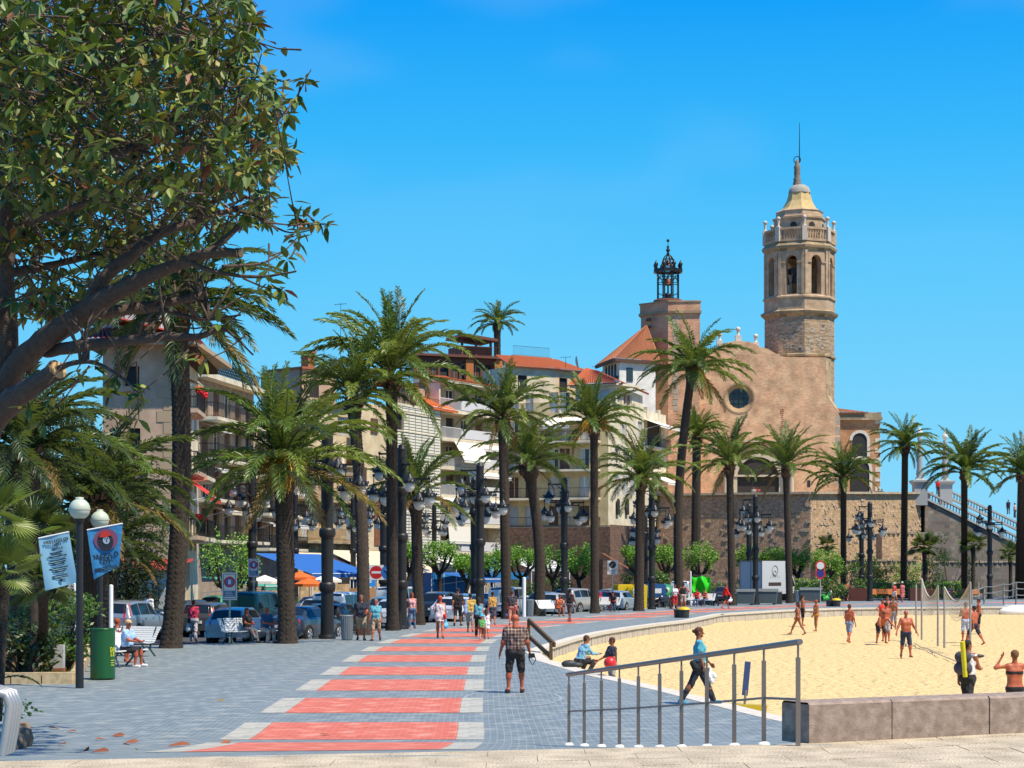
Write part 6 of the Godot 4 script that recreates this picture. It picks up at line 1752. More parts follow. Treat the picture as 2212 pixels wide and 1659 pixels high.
func car(label:String,kind:String,u:float,d:float,th:float,c:Color,o:={}) -> Node3D:
	var L:float={"hatch":4.1,"suv":4.5,"estate":4.6,"sedan":4.6,"van":4.6}[kind]*o.get("l",1.0)
	var H:float={"hatch":1.45,"suv":1.68,"estate":1.5,"sedan":1.44,"van":1.9}[kind]*o.get("h",1.0)
	var W:float=o.get("w",1.76)/2.0
	var root=base(o.get("name","parked_car"),label,o.get("cat","car"),X(u,d,o.get("y",-0.12)),PI/2-deg_to_rad(th),"cars parked along the road")
	var S=CAR[kind]
	var sec=func(x:float) -> Array:
		var k=0
		while k<S.size()-2 and S[k+1][0]*L<x:k+=1
		var f=clampf((x/L-S[k][0])/(S[k+1][0]-S[k][0]),0,1)
		var r=[]
		for j in 6:r.append(lerpf(S[k][j],S[k+1][j],f))
		var yb=r[1]*H;var yl=r[2]*H;var w=r[3]*W;var yt=r[4]*H;var wt=r[5]*W
		return [Vector2(w*.8,yb),Vector2(w*.97,yb+.09),Vector2(w,lerpf(yb,yl,.55)),Vector2(w*.985,yl-.03),Vector2(lerpf(w,wt,.2),lerpf(yl,yt,.08)),Vector2(wt,yt-minf(.09,(yt-yl)*.3)),Vector2(wt*.84,yt-.012),Vector2(0,yt+.015)]
	var pm=mat("paint_%.3f_%.3f_%.3f" % [c.r,c.g,c.b],c.r,c.g,c.b,0.3,null,1,null,0.25)
	pm.clearcoat_enabled=true;pm.clearcoat=0.8;pm.clearcoat_roughness=0.1
	var xs=[]
	for k in S.size()-1:for j in 3:xs.append(lerpf(S[k][0],S[k+1][0],j/3.0)*L)
	xs.append(L)
	var mb=MB.new()
	mb.grid(func(a,b):
		var s=sec.call(xs[int(round(a*(xs.size()-1)))])
		var j=int(round(b*15))
		var p=s[j] if j<8 else s[15-j]
		return [Vector3(xs[int(round(a*(xs.size()-1)))],p.y,p.x if j<8 else -p.x),Vector2.ZERO],xs.size()-1,15)
	for e in [0,1]:
		var s=sec.call(L*e);var x=L*e
		for j in 7:
			var q0=[Vector3(x,s[j].y,s[j].x),Vector3(x,s[j].y,-s[j].x),Vector3(x,s[j+1].y,-s[j+1].x),Vector3(x,s[j+1].y,s[j+1].x)]
			if e==0:mb.q(q0[1],q0[0],q0[3],q0[2])
			else:mb.q(q0[0],q0[1],q0[2],q0[3])
	part("body",mb,pm,root)
	var gm=mat("carglass",0.012,0.016,0.02,0.06)
	# side windows follow the body's own flank
	var wins={"hatch":[.12,.31,.325,.5,.515,.67],"suv":[.08,.24,.26,.46,.475,.66],"estate":[.08,.29,.305,.5,.515,.7],"sedan":[.2,.31,.325,.5,.515,.68],"van":[.05,.3,.33,.58,.6,.78]}[kind]
	if o.get("panel",false):wins=[.6,.78]
	for k in wins.size()/2:
		for sg in [1.0,-1.0]:
			mb=MB.new()
			mb.grid(func(a,b):
				var x=lerpf(wins[k*2],wins[k*2+1],a if sg>0 else 1-a)*L
				var s=sec.call(x)
				var p=s[4].lerp(s[5],lerpf(0.1,0.95,b))
				return [Vector3(x,p.y,sg*(p.x+0.012)),Vector2.ZERO],4,1)
			part("side_window",mb,gm,root)
	var rg={"hatch":[.024,.095],"suv":[.018,.055],"estate":[.018,.065],"sedan":[.17,.27],"van":[.0105,.03]}[kind]
	var fg={"hatch":[.69,.54],"suv":[.675,.55],"estate":[.72,.57],"sedan":[.69,.54],"van":[.8,.66]}[kind]
	for g in [["rear_window",rg,1.0],["windscreen",fg,-1.0]]:
		mb=MB.new()
		mb.grid(func(a,b):
			var x=lerpf(g[1][0],g[1][1],b)*L;var s=sec.call(x)
			return [Vector3(x-0.008*g[2],lerpf(s[7].y,s[6].y,absf(a-.5)*2)+0.012,lerpf(-.84,.84,a)*s[5].x*g[2]),Vector2.ZERO],4,2)
		part(g[0],mb,gm,root)
	if o.get("panel",false) or kind=="van":
		mb=MB.new();mb.box(Vector3(-0.005,H*.5,0),Vector3(0.02,H*.75,0.02));part("door_seam",mb,M.dark,root)
	# wheels in dark arches
	var wr:float=o.get("wr",0.31 if kind!="suv" else 0.35)
	for x in [.19*L,.80*L]:
		for sg in [1.0,-1.0]:
			var s=sec.call(x);var z=s[2].x
			mb=MB.new();mb.tube([Vector3(x,wr+.01,sg*(z-.3)),Vector3(x,wr+.01,sg*(z+.006))],[wr+.07,wr+.07],20);part("wheel_arch",mb,M.dark,root)
			var wk=kid("wheel",root)
			mb=MB.new();mb.tube([Vector3(x,wr,sg*(z-.22)),Vector3(x,wr,sg*(z-.01)),Vector3(x,wr,sg*(z+.02))],[wr,wr,wr*.93],20);part("tyre",mb,mat("tyre",0.015,0.015,0.016,0.85),wk)
			mb=MB.new()
			for k in 5:mb.bar(Vector3(x,wr,sg*(z+.024)),Vector3(x+cos(TAU*k/5)*wr*.64,wr+sin(TAU*k/5)*wr*.64,sg*(z+.024)),0.05,0.07)
			mb.tube([Vector3(x,wr,sg*(z+.021)),Vector3(x,wr,sg*(z+.03))],[wr*.2,wr*.2],10)
			for k in 16:mb.bar(Vector3(x+cos(TAU*k/16)*wr*.66,wr+sin(TAU*k/16)*wr*.66,sg*(z+.024)),Vector3(x+cos(TAU*(k+1)/16)*wr*.66,wr+sin(TAU*(k+1)/16)*wr*.66,sg*(z+.024)),0.025,0.03)
			part("rim",mb,mat("rim",0.5,0.5,0.52,0.3,null,1,null,0.7),wk)
	# lamps, plate, bumper, mirrors, handles
	var tail=o.get("tail",[.5,.66])
	for sg in [1.0,-1.0]:
		mb=MB.new()
		mb.grid(func(a,b):
			var y=lerpf(tail[0],tail[1],b)*H
			var x=lerpf(0.0,0.1,a)
			for k in S.size()-1:
				if S[k][4]*H<y and S[k+1][4]*H>=y and S[k+1][0]<.2:x+=lerpf(S[k][0],S[k+1][0],(y-S[k][4]*H)/(S[k+1][4]*H-S[k][4]*H))*L
			var s=sec.call(x+.03);var z=s[3].x if y<s[3].y else lerpf(s[4].x,s[5].x,clampf((y-s[4].y)/maxf(.01,s[5].y-s[4].y),0,1))
			return [Vector3(x-.012,y,sg*(lerpf(z*.74,z+.014,a))),Vector2.ZERO],2,4)
		part("tail_light",mb,mat("taillight",0.55,0.012,0.01,0.2),root)
		mb=MB.new();mb.ball(Vector3(L*.965,H*.45,sg*W*.74),Vector3(.12,.08,.16),8);part("headlight",mb,mat("headlight",0.6,0.62,0.63,0.1),root)
		mb=MB.new();mb.ball(Vector3(L*.655,H*.66,sg*(W+.1)),Vector3(.07,.08,.12),8);part("mirror",mb,pm,root)
		for x in [.34,.52]:
			mb=MB.new();mb.box(Vector3(x*L,H*.57,sg*(W*1.0)),Vector3(.16,.03,.03));part("door_handle",mb,pm,root)
	mb=MB.new();mb.box(Vector3(-.02,H*.44,0),Vector3(.02,.12,.5));var pl=part("number_plate",mb,M.white,root)
	if o.has("plate"):txt(o.plate,0.09,M.black,root,Vector3(-.034,H*.44-0.0,0),Basis(Vector3.UP,-PI/2),"Droid Sans","lettering",700)
	mb=MB.new();mb.grid(func(a,b):
		var z=lerpf(-.97,.97,a)*W
		return [Vector3(-.05+.12*pow(absf(a-.5)*2,4),lerpf(.2,.34,b)*H,-z),Vector2.ZERO],8,1)
	part("bumper",mb,pm if not o.get("dark_bumper",false) else mat("bumperdark",0.04,0.04,0.045,0.6),root)
	if o.has("rack"):
		for sg in [1.0,-1.0]:mb=MB.new();mb.bar(Vector3(L*.15,H+.03,sg*W*.6),Vector3(L*.5,H+.03,sg*W*.6),.04);part("roof_rail",mb,M.dark,root)
	if o.has("boot"):
		mb=MB.new();mb.box(Vector3(-.04,H*.55,0),Vector3(.06,H*.45,W*1.5));part("open_boot",mb,M.dark,root)
		mb=MB.new();mb.bar(Vector3(L*.1,H*1.0,0),Vector3(-.5,H*1.08,0),W*1.5,0.06);part("tailgate",mb,pm,root)
	return root
func torus(mb:MB,c:Vector3,r:float,t:float,ax:=Basis.IDENTITY) -> void:
	var p=[];var w=[]
	for k in 21:p.append(c+ax*Vector3(cos(TAU*k/20),sin(TAU*k/20),0)*r);w.append(t)
	mb.tube(p,w,6,false)
func motorbike(label:String,at:Vector3,turn:float,c:Color,scooter:=false) -> void:
	var root=base("scooter" if scooter else "motorbike",label,"motorbike",at,turn,"motorbikes parked by the far promenade")
	var mb
	for x in [-.65,.65]:
		var w=kid("wheel",root)
		mb=MB.new();torus(mb,Vector3(x,.3,0),.25,.06);part("tyre",mb,mat("tyre",0.015,0.015,0.016,0.85),w)
		mb=MB.new()
		for k in 5:mb.bar(Vector3(x,.3,0),Vector3(x+cos(TAU*k/5)*.22,.3+sin(TAU*k/5)*.22,0),.03)
		part("rim",mb,M.steel,w)
	mb=MB.new()
	mb.tube([Vector3(-.62,.62,0),Vector3(-.2,.6,0),Vector3(.1,.68 if not scooter else .35,0),Vector3(.42,.8,0)],[.12,.17,.2 if not scooter else .14,.13],8)
	mb.tube([Vector3(.3,.35,0),Vector3(-.3,.33,0)],[.16,.2],8);part("body",mb,mat("bike_%.2f_%.2f" % [c.r,c.b],c.r,c.g,c.b,0.3),root)
	mb=MB.new();mb.tube([Vector3(-.7,.8,0),Vector3(-.35,.76,0),Vector3(0,.77,0)],[.08,.14,.1],8);part("seat",mb,M.black,root)
	mb=MB.new();mb.bar(Vector3(.65,.3,.07),Vector3(.42,.98,.07),.05);mb.bar(Vector3(.65,.3,-.07),Vector3(.42,.98,-.07),.05);part("fork",mb,M.steel,root)
	mb=MB.new();mb.bar(Vector3(.36,1.03,-.36),Vector3(.42,1.0,0),.035);mb.bar(Vector3(.42,1.0,0),Vector3(.36,1.03,.36),.035);mb.ball(Vector3(.38,1.16,.3),Vector3(.03,.07,.06),6);part("handlebar",mb,M.black,root)
	mb=MB.new();mb.ball(Vector3(.52,.9,0),Vector3(.1,.11,.1),8);part("headlight",mb,M.headlight,root)
func vehicles() -> void:
	var sil=Color(0.22,0.27,0.32)
	car("silver blue SUV with tall red tail lamps, parked left of the thick palm trunk","suv",238,80,12,sil,{"tail":[.5,.93],"w":1.8,"rack":1})
	car("dark grey estate car behind the crimson topped woman","estate",424,86,8,Color(0.07,0.07,0.065),{"tail":[.55,.88]})
	car("silver hatchback with plate, rear towards the white bench under the parking sign","hatch",486,77.5,8,Color(0.34,0.38,0.42),{"tail":[.5,.66],"plate":"3459 CKD","dark_bumper":false})
	car("dark green passenger van behind the parking signs","van",517,92,13,Color(0.04,0.115,0.085),{"name":"parked_van","cat":"van","w":1.84})
	car("dark blue sedan half hidden by the stout palm trunk","sedan",606,80.5,20,Color(0.03,0.05,0.085),{})
	car("black hatchback with its boot open beside the thickest lamp column","hatch",697,88,14,Color(0.012,0.013,0.016),{"boot":1})
	car("white passenger van behind the ribbed bin and thickest lamp column","van",708,94,16,Color(0.75,0.76,0.76),{"name":"parked_van","cat":"van","l":.92,"h":.98})
	car("grey car far behind the stout palm trunk beside the yellow green shrub","sedan",652,110,20,Color(0.10,0.12,0.11))
	car("white car roof showing between grey car and black hatchback","hatch",672,102,14,Color(0.7,0.7,0.7))
	car("bright green small car behind the dark grey estate","hatch",452,112,12,Color(0.08,0.32,0.12))
	car("grey blue hatchback roof behind the silver hatchback","hatch",505,100,12,Color(0.10,0.13,0.16))
	car("dark car left of the tall palm behind the SUV","sedan",345,96,40,Color(0.04,0.06,0.08))
	car("white van parked behind the ochre panel and tall palms","van",838,118,14,Color(0.7,0.72,0.73),{"name":"parked_van","cat":"van"})
	car("blue grey car with red lamps between the tall palms behind the walkers","hatch",820,108,10,Color(0.10,0.22,0.30))
	car("white vehicle loaded with red sacks by the tall palm trunk","hatch",838,99,10,Color(0.6,0.62,0.64))
	car("dark blue SUV behind the low feathery palm","suv",934,110,14,Color(0.03,0.05,0.07))
	car("white hatchback behind the black shirted man","hatch",958,107,24,Color(0.74,0.75,0.76))
	car("light blue car behind the black shirted man and towel man","hatch",990,120,16,Color(0.12,0.30,0.45))
	car("white car left of the white minivan, half behind the lamp column","sedan",1028,124,20,Color(0.7,0.71,0.7))
	car("white minivan with two rear windows behind the ochre shirted walker","van",1082,122,14,Color(0.55,0.60,0.62),{"name":"parked_van","cat":"van","l":.9,"h":.97,"tail":[.4,.62]})
	car("pale silver hatchback behind the swollen trunk palm","hatch",1180,124,18,Color(0.36,0.42,0.46))
	car("beige silver SUV behind the slim man in black","suv",1214,130,32,Color(0.35,0.34,0.31))
	car("dark teal car behind the swollen trunk palm","hatch",1160,131,18,Color(0.05,0.10,0.11))
	car("bright red hatchback behind the yellow fruited palm","hatch",1273,135,28,Color(0.55,0.008,0.012),{"tail":[.55,.8]})
	car("silver hatchback behind the hunched man on the bench","hatch",1320,136.5,22,Color(0.36,0.42,0.46),{"tail":[.48,.66]})
	car("grey green car roof left of the yellow container","hatch",1306,150,24,Color(0.18,0.23,0.22))
	car("white pickup behind the green igloo and motorbikes","van",1468,172,14,Color(0.7,0.71,0.7),{"name":"parked_van","cat":"van","l":.9})
	car("dark grey car left of the white box truck","hatch",1556,172,30,Color(0.06,0.07,0.08))
	# box truck
	var tr=base("box_truck","white box truck with drawn emblem and dark bar on its rear side","truck",X(1622,172,-0.1),PI/2-deg_to_rad(40))
	var mb=MB.new();mb.span(Vector3(0,.75,-1.15),Vector3(4.2,3.6,1.15));part("box",mb,mat("truckwhite",0.50,0.51,0.52,0.5),tr)
	mb=MB.new()
	for e in [[0,-1.13],[0,1.13],[0,0]]:mb.span(Vector3(-.03,.8,e[1]-.03),Vector3(-.002,3.55,e[1]+.03))
	for y in [.8,3.52]:mb.span(Vector3(-.034,y,-1.15),Vector3(-.004,y+.06,1.15))
	part("door_frame",mb,mat("trim",0.16,0.16,0.17,0.5),tr)
	mb=MB.new();mb.span(Vector3(1.0,1.45,1.152),Vector3(3.0,1.75,1.16));part("dark_bar",mb,mat("bar",0.06,0.03,0.02,0.6),tr)
	mb=MB.new()
	torus(mb,Vector3(2.0,2.75,1.16),.45,.03);torus(mb,Vector3(2.0,2.55,1.16),.2,.03)
	for k in 6:mb.bar(Vector3(1.3+k*.26,2.15,1.16),Vector3(1.42+k*.26,2.35-.06*(k % 2),1.16),.03)
	part("emblem",mb,M.trim,tr)
	mb=MB.new();mb.prism([Vector2(4.3,.5),Vector2(6.2,.5),Vector2(6.2,1.2),Vector2(5.6,1.45),Vector2(5.1,2.25),Vector2(4.3,2.3)],Vector3(0,0,1.05),Vector3.RIGHT,Vector3.UP,Vector3(0,0,-2.1));part("cab",mb,M.truckwhite,tr)
	mb=MB.new();mb.prism([Vector2(4.6,1.4),Vector2(5.45,1.4),Vector2(5.02,2.15),Vector2(4.6,2.18)],Vector3(0,0,1.062),Vector3.RIGHT,Vector3.UP,Vector3(0,0,-.01));part("side_window",mb,M.carglass,tr)
	for x in [1.0,5.3]:
		for z in [1.1,-1.1]:
			mb=MB.new();mb.tube([Vector3(x,.42,z-.15),Vector3(x,.42,z+.1)],[.42,.42],16);part("wheel",mb,M.tyre,tr)
	mb=MB.new();mb.span(Vector3(.1,.45,-.9),Vector3(4.4,.74,.9));part("chassis",mb,M.dark,tr)
	# motorbikes
	for b in [["dark motorbike left of the far lamp column by the containers",1416,146,0.5,0.02],["dark motorbike right of the far lamp column by the containers",1436,146,0.9,0.02],["grey motorbike behind the woman at the red scooter",1448,152,2.6,0.03],["silver motorbike leaning behind the seated red shirt man",1494,154,0.4,0.4],["dark motorbike with pale screen right of the seated pair",1532,153,2.4,0.03],["black motorbike behind the seated pair under the green cover",1515,157,0.8,0.015],["dark motorbike right of the ribbed bin by the round signs",1764,172,0.6,0.02]]:
		motorbike(b[0],X(b[1],b[2],-0.12),b[3],Color(b[4],b[4],b[4]*1.1))
	motorbike("red scooter held by the woman in white shirt",X(1455,141.5,0),1.2,Color(0.5,0.01,0.02),true)
	motorbike("green striped scooter left of the beach bins",X(1783,168,0),0.4,Color(0.03,0.3,0.04),true)
	# the cyclist's bicycle
	var bi=base("bicycle","bicycle ridden by the bare backed man on the far promenade","bicycle",X(1828,172,0),-0.7+PI/2)
	for x in [-.52,.52]:
		mb=MB.new();torus(mb,Vector3(x,.34,0),.32,.022)
		for k in 8:mb.bar(Vector3(x,.34,0),Vector3(x+cos(TAU*k/8)*.31,.34+sin(TAU*k/8)*.31,0),.008)
		part("wheel",mb,M.black,bi)
	mb=MB.new()
	for e in [[-.52,.34,-.1,.3],[-.52,.34,-.2,.8],[-.1,.3,-.22,.85],[-.1,.3,.35,.75],[-.2,.78,.36,.8],[.33,.9,.52,.34]]:mb.bar(Vector3(e[0],e[1],0),Vector3(e[2],e[3],0),.035)
	part("frame",mb,M.iron,bi)
	mb=MB.new();mb.bar(Vector3(.3,.98,-.26),Vector3(.3,.98,.26),.03);mb.bar(Vector3(.34,.88,0),Vector3(.3,.98,0),.03);part("handlebar",mb,M.steel,bi)
	mb=MB.new();mb.box(Vector3(-.23,.87,0),Vector3(.26,.06,.14));part("saddle",mb,M.black,bi)
func bench(label:String,at:Vector3,turn:float,wide:=1.8,m:Material=null) -> void:
	# seat faces +z
	var root=base("bench",label,"bench",at,turn,"slatted benches on the promenade")
	for k in 6:
		var mb=MB.new();mb.box(Vector3(0,0.44+0.012*absf(k-2.5),0.24-k*0.085),Vector3(wide,0.03,0.066));part("seat_slat",mb,m if m else M.white,root)
	for k in 7:
		var mb=MB.new();mb.box(Vector3(0,0.52+k*0.068,-0.24-k*0.032-0.006*k*k*0.3),Vector3(wide,0.056,0.03),Basis(Vector3.RIGHT,-0.4));part("back_slat",mb,m if m else M.white,root)
	for x in [-wide*0.42,wide*0.42]:
		var mb=MB.new()
		mb.tube([Vector3(x,0.95,-0.44),Vector3(x,0.7,-0.34),Vector3(x,0.45,-0.23),Vector3(x,0.41,0.0),Vector3(x,0.42,0.25)],[0.025,0.03,0.035,0.035,0.03],6)
		mb.tube([Vector3(x,0.42,0.22),Vector3(x,0.3,0.12),Vector3(x,0.12,0.2),Vector3(x,0.0,0.27)],[0.03,0.03,0.03,0.035],6)
		mb.tube([Vector3(x,0.44,-0.2),Vector3(x,0.25,-0.16),Vector3(x,0.1,-0.3),Vector3(x,0.0,-0.4)],[0.03,0.035,0.03,0.035],6)
		mb.tube([Vector3(x,0.28,0.13),Vector3(x,0.33,0.0),Vector3(x,0.25,-0.16)],[0.02,0.02,0.02],5)
		part("leg",mb,mat("castiron",0.03,0.07,0.08,0.5),root)
func sign_post(root:Node3D,h:float,r:=0.035) -> void:
	var mb=MB.new();mb.tube([Vector3(0,0,0),Vector3(0,h,0)],[r,r],8);part("pole",mb,mat("galv",0.42,0.43,0.42,0.4,null,1,null,0.4),root)
func disc(mb:MB,c:Vector3,r:float,z:float) -> void:
	for k in 24:mb.tri(c+Vector3(0,0,z),c+Vector3(cos(TAU*k/24)*r,sin(TAU*k/24)*r,z),c+Vector3(cos(TAU*(k+1)/24)*r,sin(TAU*(k+1)/24)*r,z))
func parking_sign(label:String,u:float,v0:float,v1:float,w:float,d:float,foot_y:=0.0) -> void:
	var root=base("parking_sign",label,"road sign",X(u,d,foot_y),0.12)
	var yt=P(0,v0,d).y-foot_y;var yb=P(0,v1,d).y-foot_y;var hw=w*d/F/2
	sign_post(root,yt-0.05)
	var mb=MB.new();mb.span(Vector3(-hw,yb,0.04),Vector3(hw,yt,0.07));part("board",mb,mat("signwhite",0.66,0.66,0.64,0.5),root)
	mb=MB.new()
	for e in [[-hw+.05,-hw+.07,yb+.05,yt-.05],[hw-.07,hw-.05,yb+.05,yt-.05]]:mb.span(Vector3(e[0],e[2],.07),Vector3(e[1],e[3],.074))
	for y in [yb+.05,yt-.07]:mb.span(Vector3(-hw+.07,y,.07),Vector3(hw-.07,y+.02,.074))
	part("border",mb,M.black,root)
	var c=Vector3(0,lerpf(yb,yt,0.66),0)
	mb=MB.new();disc(mb,c,hw*0.74,0.076);part("red_ring",mb,mat("signred",0.5,0.012,0.012,0.5),root)
	mb=MB.new();disc(mb,c,hw*0.5,0.08);part("blue_disc",mb,mat("signblue",0.03,0.16,0.42,0.5),root)
	mb=MB.new();mb.span(c+Vector3(-hw*.17,-hw*.3,.081),c+Vector3(hw*.17,hw*.3,.084));part("ticket_symbol",mb,M.signwhite,root)
	mb=MB.new();mb.span(Vector3(-hw+.08,lerpf(yb,yt,.12),.074),Vector3(hw-.08,lerpf(yb,yt,.34),.079));part("blue_strip",mb,mat("signblue2",0.04,0.15,0.27,0.6),root)
	for k in 3:
		mb=MB.new();mb.span(Vector3(-hw*.6,lerpf(yb,yt,.16+k*.06),.0795),Vector3(hw*(.5-.1*k),lerpf(yb,yt,.18+k*.06),.082));part("text_line",mb,M.signwhite,root)
func bin_tapered(called:String,label:String,at:Vector3,h:float,r:float,m:Material,lid:Material=null) -> Node3D:
	var root=base(called,label,"litter bin",at)
	var mb=MB.new();mb.lathe([Vector2(0,0.02),Vector2(r*.78,0.02),Vector2(r,h),Vector2(r*1.08,h),Vector2(r*1.08,h+.05),Vector2(r*.9,h+.05),Vector2(r*.8,h*.3)],16);part("tub",mb,m,root)
	if lid:mb=MB.new();mb.lathe([Vector2(r*1.12,h+.04),Vector2(r*1.0,h+.14),Vector2(r*.4,h+.2),Vector2(0,h+.21)],16);part("lid",mb,lid,root)
	return root
func lines(root:Node3D,ty:float,n:int,w:float,m:Material,o:Vector3,gap:=0.06) -> void:
	for k in n:
		var mb=MB.new();var ww=w*rr(0.55,1.0);mb.span(o+Vector3(-ww/2,-k*gap,0),o+Vector3(ww/2,-k*gap+gap*.4,.003));part("text_line",mb,m,root)
func furniture() -> void:
	var mb
	# steel railing on the ramp
	var rail=base("ramp_railing","brushed steel handrail with square posts rising along the ramp","railing")
	var us=[1229,1262,1299,1338,1379,1425,1472,1527,1586,1650,1724]
	var tops=[];var mids=[]
	for k in us.size():
		var f=k/10.0
		var d=1.0/lerpf(1/30.2,1/20.9,(us[k]-1229)/495.0)
		var p=X(us[k],d);p.y=lift(p.x,d)
		if k==10:p.y=0.93
		var t=P(us[k],lerpf(1457,1387,(us[k]-1229)/495.0),d)
		mb=MB.new();mb.bar(p,Vector3(t.x,p.y+(t.y-p.y)*.86,t.z),0.045);mb.tube([Vector3(t.x,p.y+(t.y-p.y)*.86,t.z),t],[.012,.012],6);part("post",mb,M.steel,rail)
		mb=MB.new();mb.lathe([Vector2(.07,0),Vector2(.06,.025),Vector2(.03,.04)],10,p);part("base_plate",mb,M.white,rail)
		tops.append(t);mids.append(p.lerp(t,.48))
	var ra=[];var rm=[]
	for k in us.size():ra.append(.032);rm.append(.014)
	var e0=tops[0]+(tops[0]-tops[1]).normalized()*.08;var e1=tops[-1]+(tops[-1]-tops[-2]).normalized()*.06
	mb=MB.new();mb.tube([e0,e1],[.032,.032],12);part("handrail",mb,M.steel,rail)
	mb=MB.new();mb.tube(mids,rm,8);part("middle_rail",mb,M.steel,rail)
	# granite parapet: three big blocks
	var gw=base("granite_parapet","low weathered granite block parapet at the lower right","wall")
	var bl=[[1748,1926,21.2,21.7],[1928,2136,21.7,22.3],[2139,2360,22.3,23.0]]
	for k in 3:
		var a=X(bl[k][0],bl[k][2],0.985);var b=X(bl[k][1],bl[k][3],0.985)
		var dd=(b-a).normalized();var nn=Vector3(-dd.z,0,dd.x);var hh=0.44
		mb=MB.new()
		var prof=[Vector2(0,0),Vector2(0,hh-.025),Vector2(-.025,hh),Vector2(-.47,hh),Vector2(-.5,hh-.03),Vector2(-.5,0)]
		for j in prof.size()-1:
			var p0=prof[j];var p1=prof[j+1]
			mb.q(a+nn*p0.x+Vector3.UP*p0.y,b+nn*p0.x+Vector3.UP*p0.y,b+nn*p1.x+Vector3.UP*p1.y,a+nn*p1.x+Vector3.UP*p1.y)
		for e in [[a,-1.0],[b,1.0]]:
			var c=e[0]
			var q0=[c,c+nn*-.5,c+nn*-.5+Vector3.UP*(hh-.02),c+Vector3.UP*(hh-.02)]
			if e[1]<0:mb.q(q0[1],q0[0],q0[3],q0[2])
			else:mb.q(q0[0],q0[1],q0[2],q0[3])
		part("granite_block",mb,M.granite,gw)
	# dark steel end post plate of the parapet
	# wooden stair rail down to the sand
	var ws=base("beach_stair_rail","brown timber handrail of the steps from promenade to sand","railing")
	var wood=mat("timber",0.12,0.075,0.03,0.8,M.t_limbt,2.0)
	var A=P(1142,1340,70);var B=P(1198,1393,66.5)
	mb=MB.new();mb.bar(A,B,.08,.16);part("top_rail",mb,wood,ws)
	mb=MB.new();mb.bar(A+Vector3(0,-.55,0),B+Vector3(-.1,-.42,0),.07,.14);part("lower_rail",mb,wood,ws)
	for e in [[A,-1.0],[B+Vector3(-.12,.05,0),-.95]]:
		mb=MB.new();mb.bar(e[0]+Vector3(0,.03,0),e[0]+Vector3(0,e[1],0),.11);part("post",mb,wood,ws)
	for k in 4:
		mb=MB.new();mb.box(A.lerp(B,.15+k*.25)+Vector3(-.35,-1.0,.0),Vector3(.3,.06,1.2));part("step",mb,wood,ws)
	# green bin with yellow letters
	var gb=base("green_drum_bin","tall green cylinder bin with yellow letters by the globe lamp","litter bin",X(222,51.3))
	mb=MB.new();mb.lathe([Vector2(0,.02),Vector2(.31,.02),Vector2(.315,0.06),Vector2(.315,1.27),Vector2(.33,1.29),Vector2(.33,1.32),Vector2(.29,1.32),Vector2(.28,1.0),Vector2(0,.9)],28);part("drum",mb,mat("bingreen",0.008,0.085,0.022,0.35),gb)
	var ye=mat("binyellow",0.55,0.55,0.02,0.6)
	for t in [["DA",.78],["LE",.66]]:
		var a=deg_to_rad(62)
		txt(t[0],.12,ye,gb,Vector3(sin(a)*.318,t[1],cos(a)*.318),Basis(Vector3.UP,a),"Droid Sans","lettering",700)
	for k in 3:
		mb=MB.new();mb.box(Vector3(sin(1.08)*.316,.5-k*.06,cos(1.08)*.316),Vector3(.12,.02,.004),Basis(Vector3.UP,1.08));part("text_line",mb,ye,gb)
	# small box, white poles at the bed
	var eb=base("utility_box","small grey utility box on brick foot in the planting bed","utility box",X(128,53.5,.04))
	mb=MB.new();mb.box(Vector3(0,.46,0),Vector3(.26,.62,.25));part("cabinet",mb,mat("boxgrey",0.42,0.43,0.43,0.7),eb)
	mb=MB.new();mb.box(Vector3(0,.07,0),Vector3(.3,.16,.3));part("plinth",mb,M.roof2,eb)
	for w in [[240,1265,66,.07,"thick white pole right of the farther globe lamp"],[161,1262,62,.04,"thin white pole left of the nearer globe lamp"],[1132,1248,118,.11,"white post before the swollen trunk palm"],[1386,1220,142,.07,"pale post before the yellow container"],[1492,1235,152,.06,"pale post beside the green cover"],[1455,1265,141,.05,"short pale post beside the red scooter"]]:
		var h=P(0,w[1],w[2]).y
		mb=MB.new();mb.lathe([Vector2(w[3],0),Vector2(w[3],h),Vector2(w[3]*.6,h+.03),Vector2(0,h+.035)],10)
		var o=part("pole",mb,M.white,self);o.position=X(w[0],w[2],0);tag(o,w[4],"pole","plain pale poles")
	# banners
	for b in [["text_banner","pale blue cloth banner printed with lines of dark text, left of the globe lamp",[83,1163,149,1149,168,1258,98,1276],49,0],["portrait_banner","blue cloth banner with bearded head in red cap and dark letters",[188,1145,265,1131,258,1222,203,1252],49.5,1]]:
		var q=b[2];var d=b[3]
		var TL=P(q[0],q[1],d);var TR=P(q[2],q[3],d);var BR=P(q[4],q[5],d);var BL=P(q[6],q[7],d)
		var root=base(b[0],b[1],"banner",BL)
		var f=func(u,v):
			var p=BL.lerp(BR,u).lerp(TL.lerp(TR,u),v)-BL
			return p+Vector3(0,0,0.022*sin(u*7.0+v*2.5)*(1.1-v*.7))
		mb=MB.new();mb.grid(func(u,v):return [f.call(u,v),Vector2(u,v)],14,14)
		part("cloth",mb,mat("banner%d" % b[4],[0.22,0.04][b[4]],[0.44,0.26][b[4]],[0.58,0.52][b[4]],0.8,ntex("banner",0.018,Color(0.55,0.6,0.65),Color(1,1,1)) if b[4] else null,1.2),root)
		mb=MB.new();mb.tube([TL-BL,TR-BL],[.02,.02],6);part("rod",mb,M.white,root)
		var bb=Basis((TR-TL).normalized(),Vector3.UP,Vector3(0,0,1)).orthonormalized()
		var ink=mat("ink",0.012,0.02,0.035,0.8)
		var place=func(w:Node3D,u:float,v:float):w.transform=Transform3D(bb,f.call(u,v)+Vector3(0,0,.034))
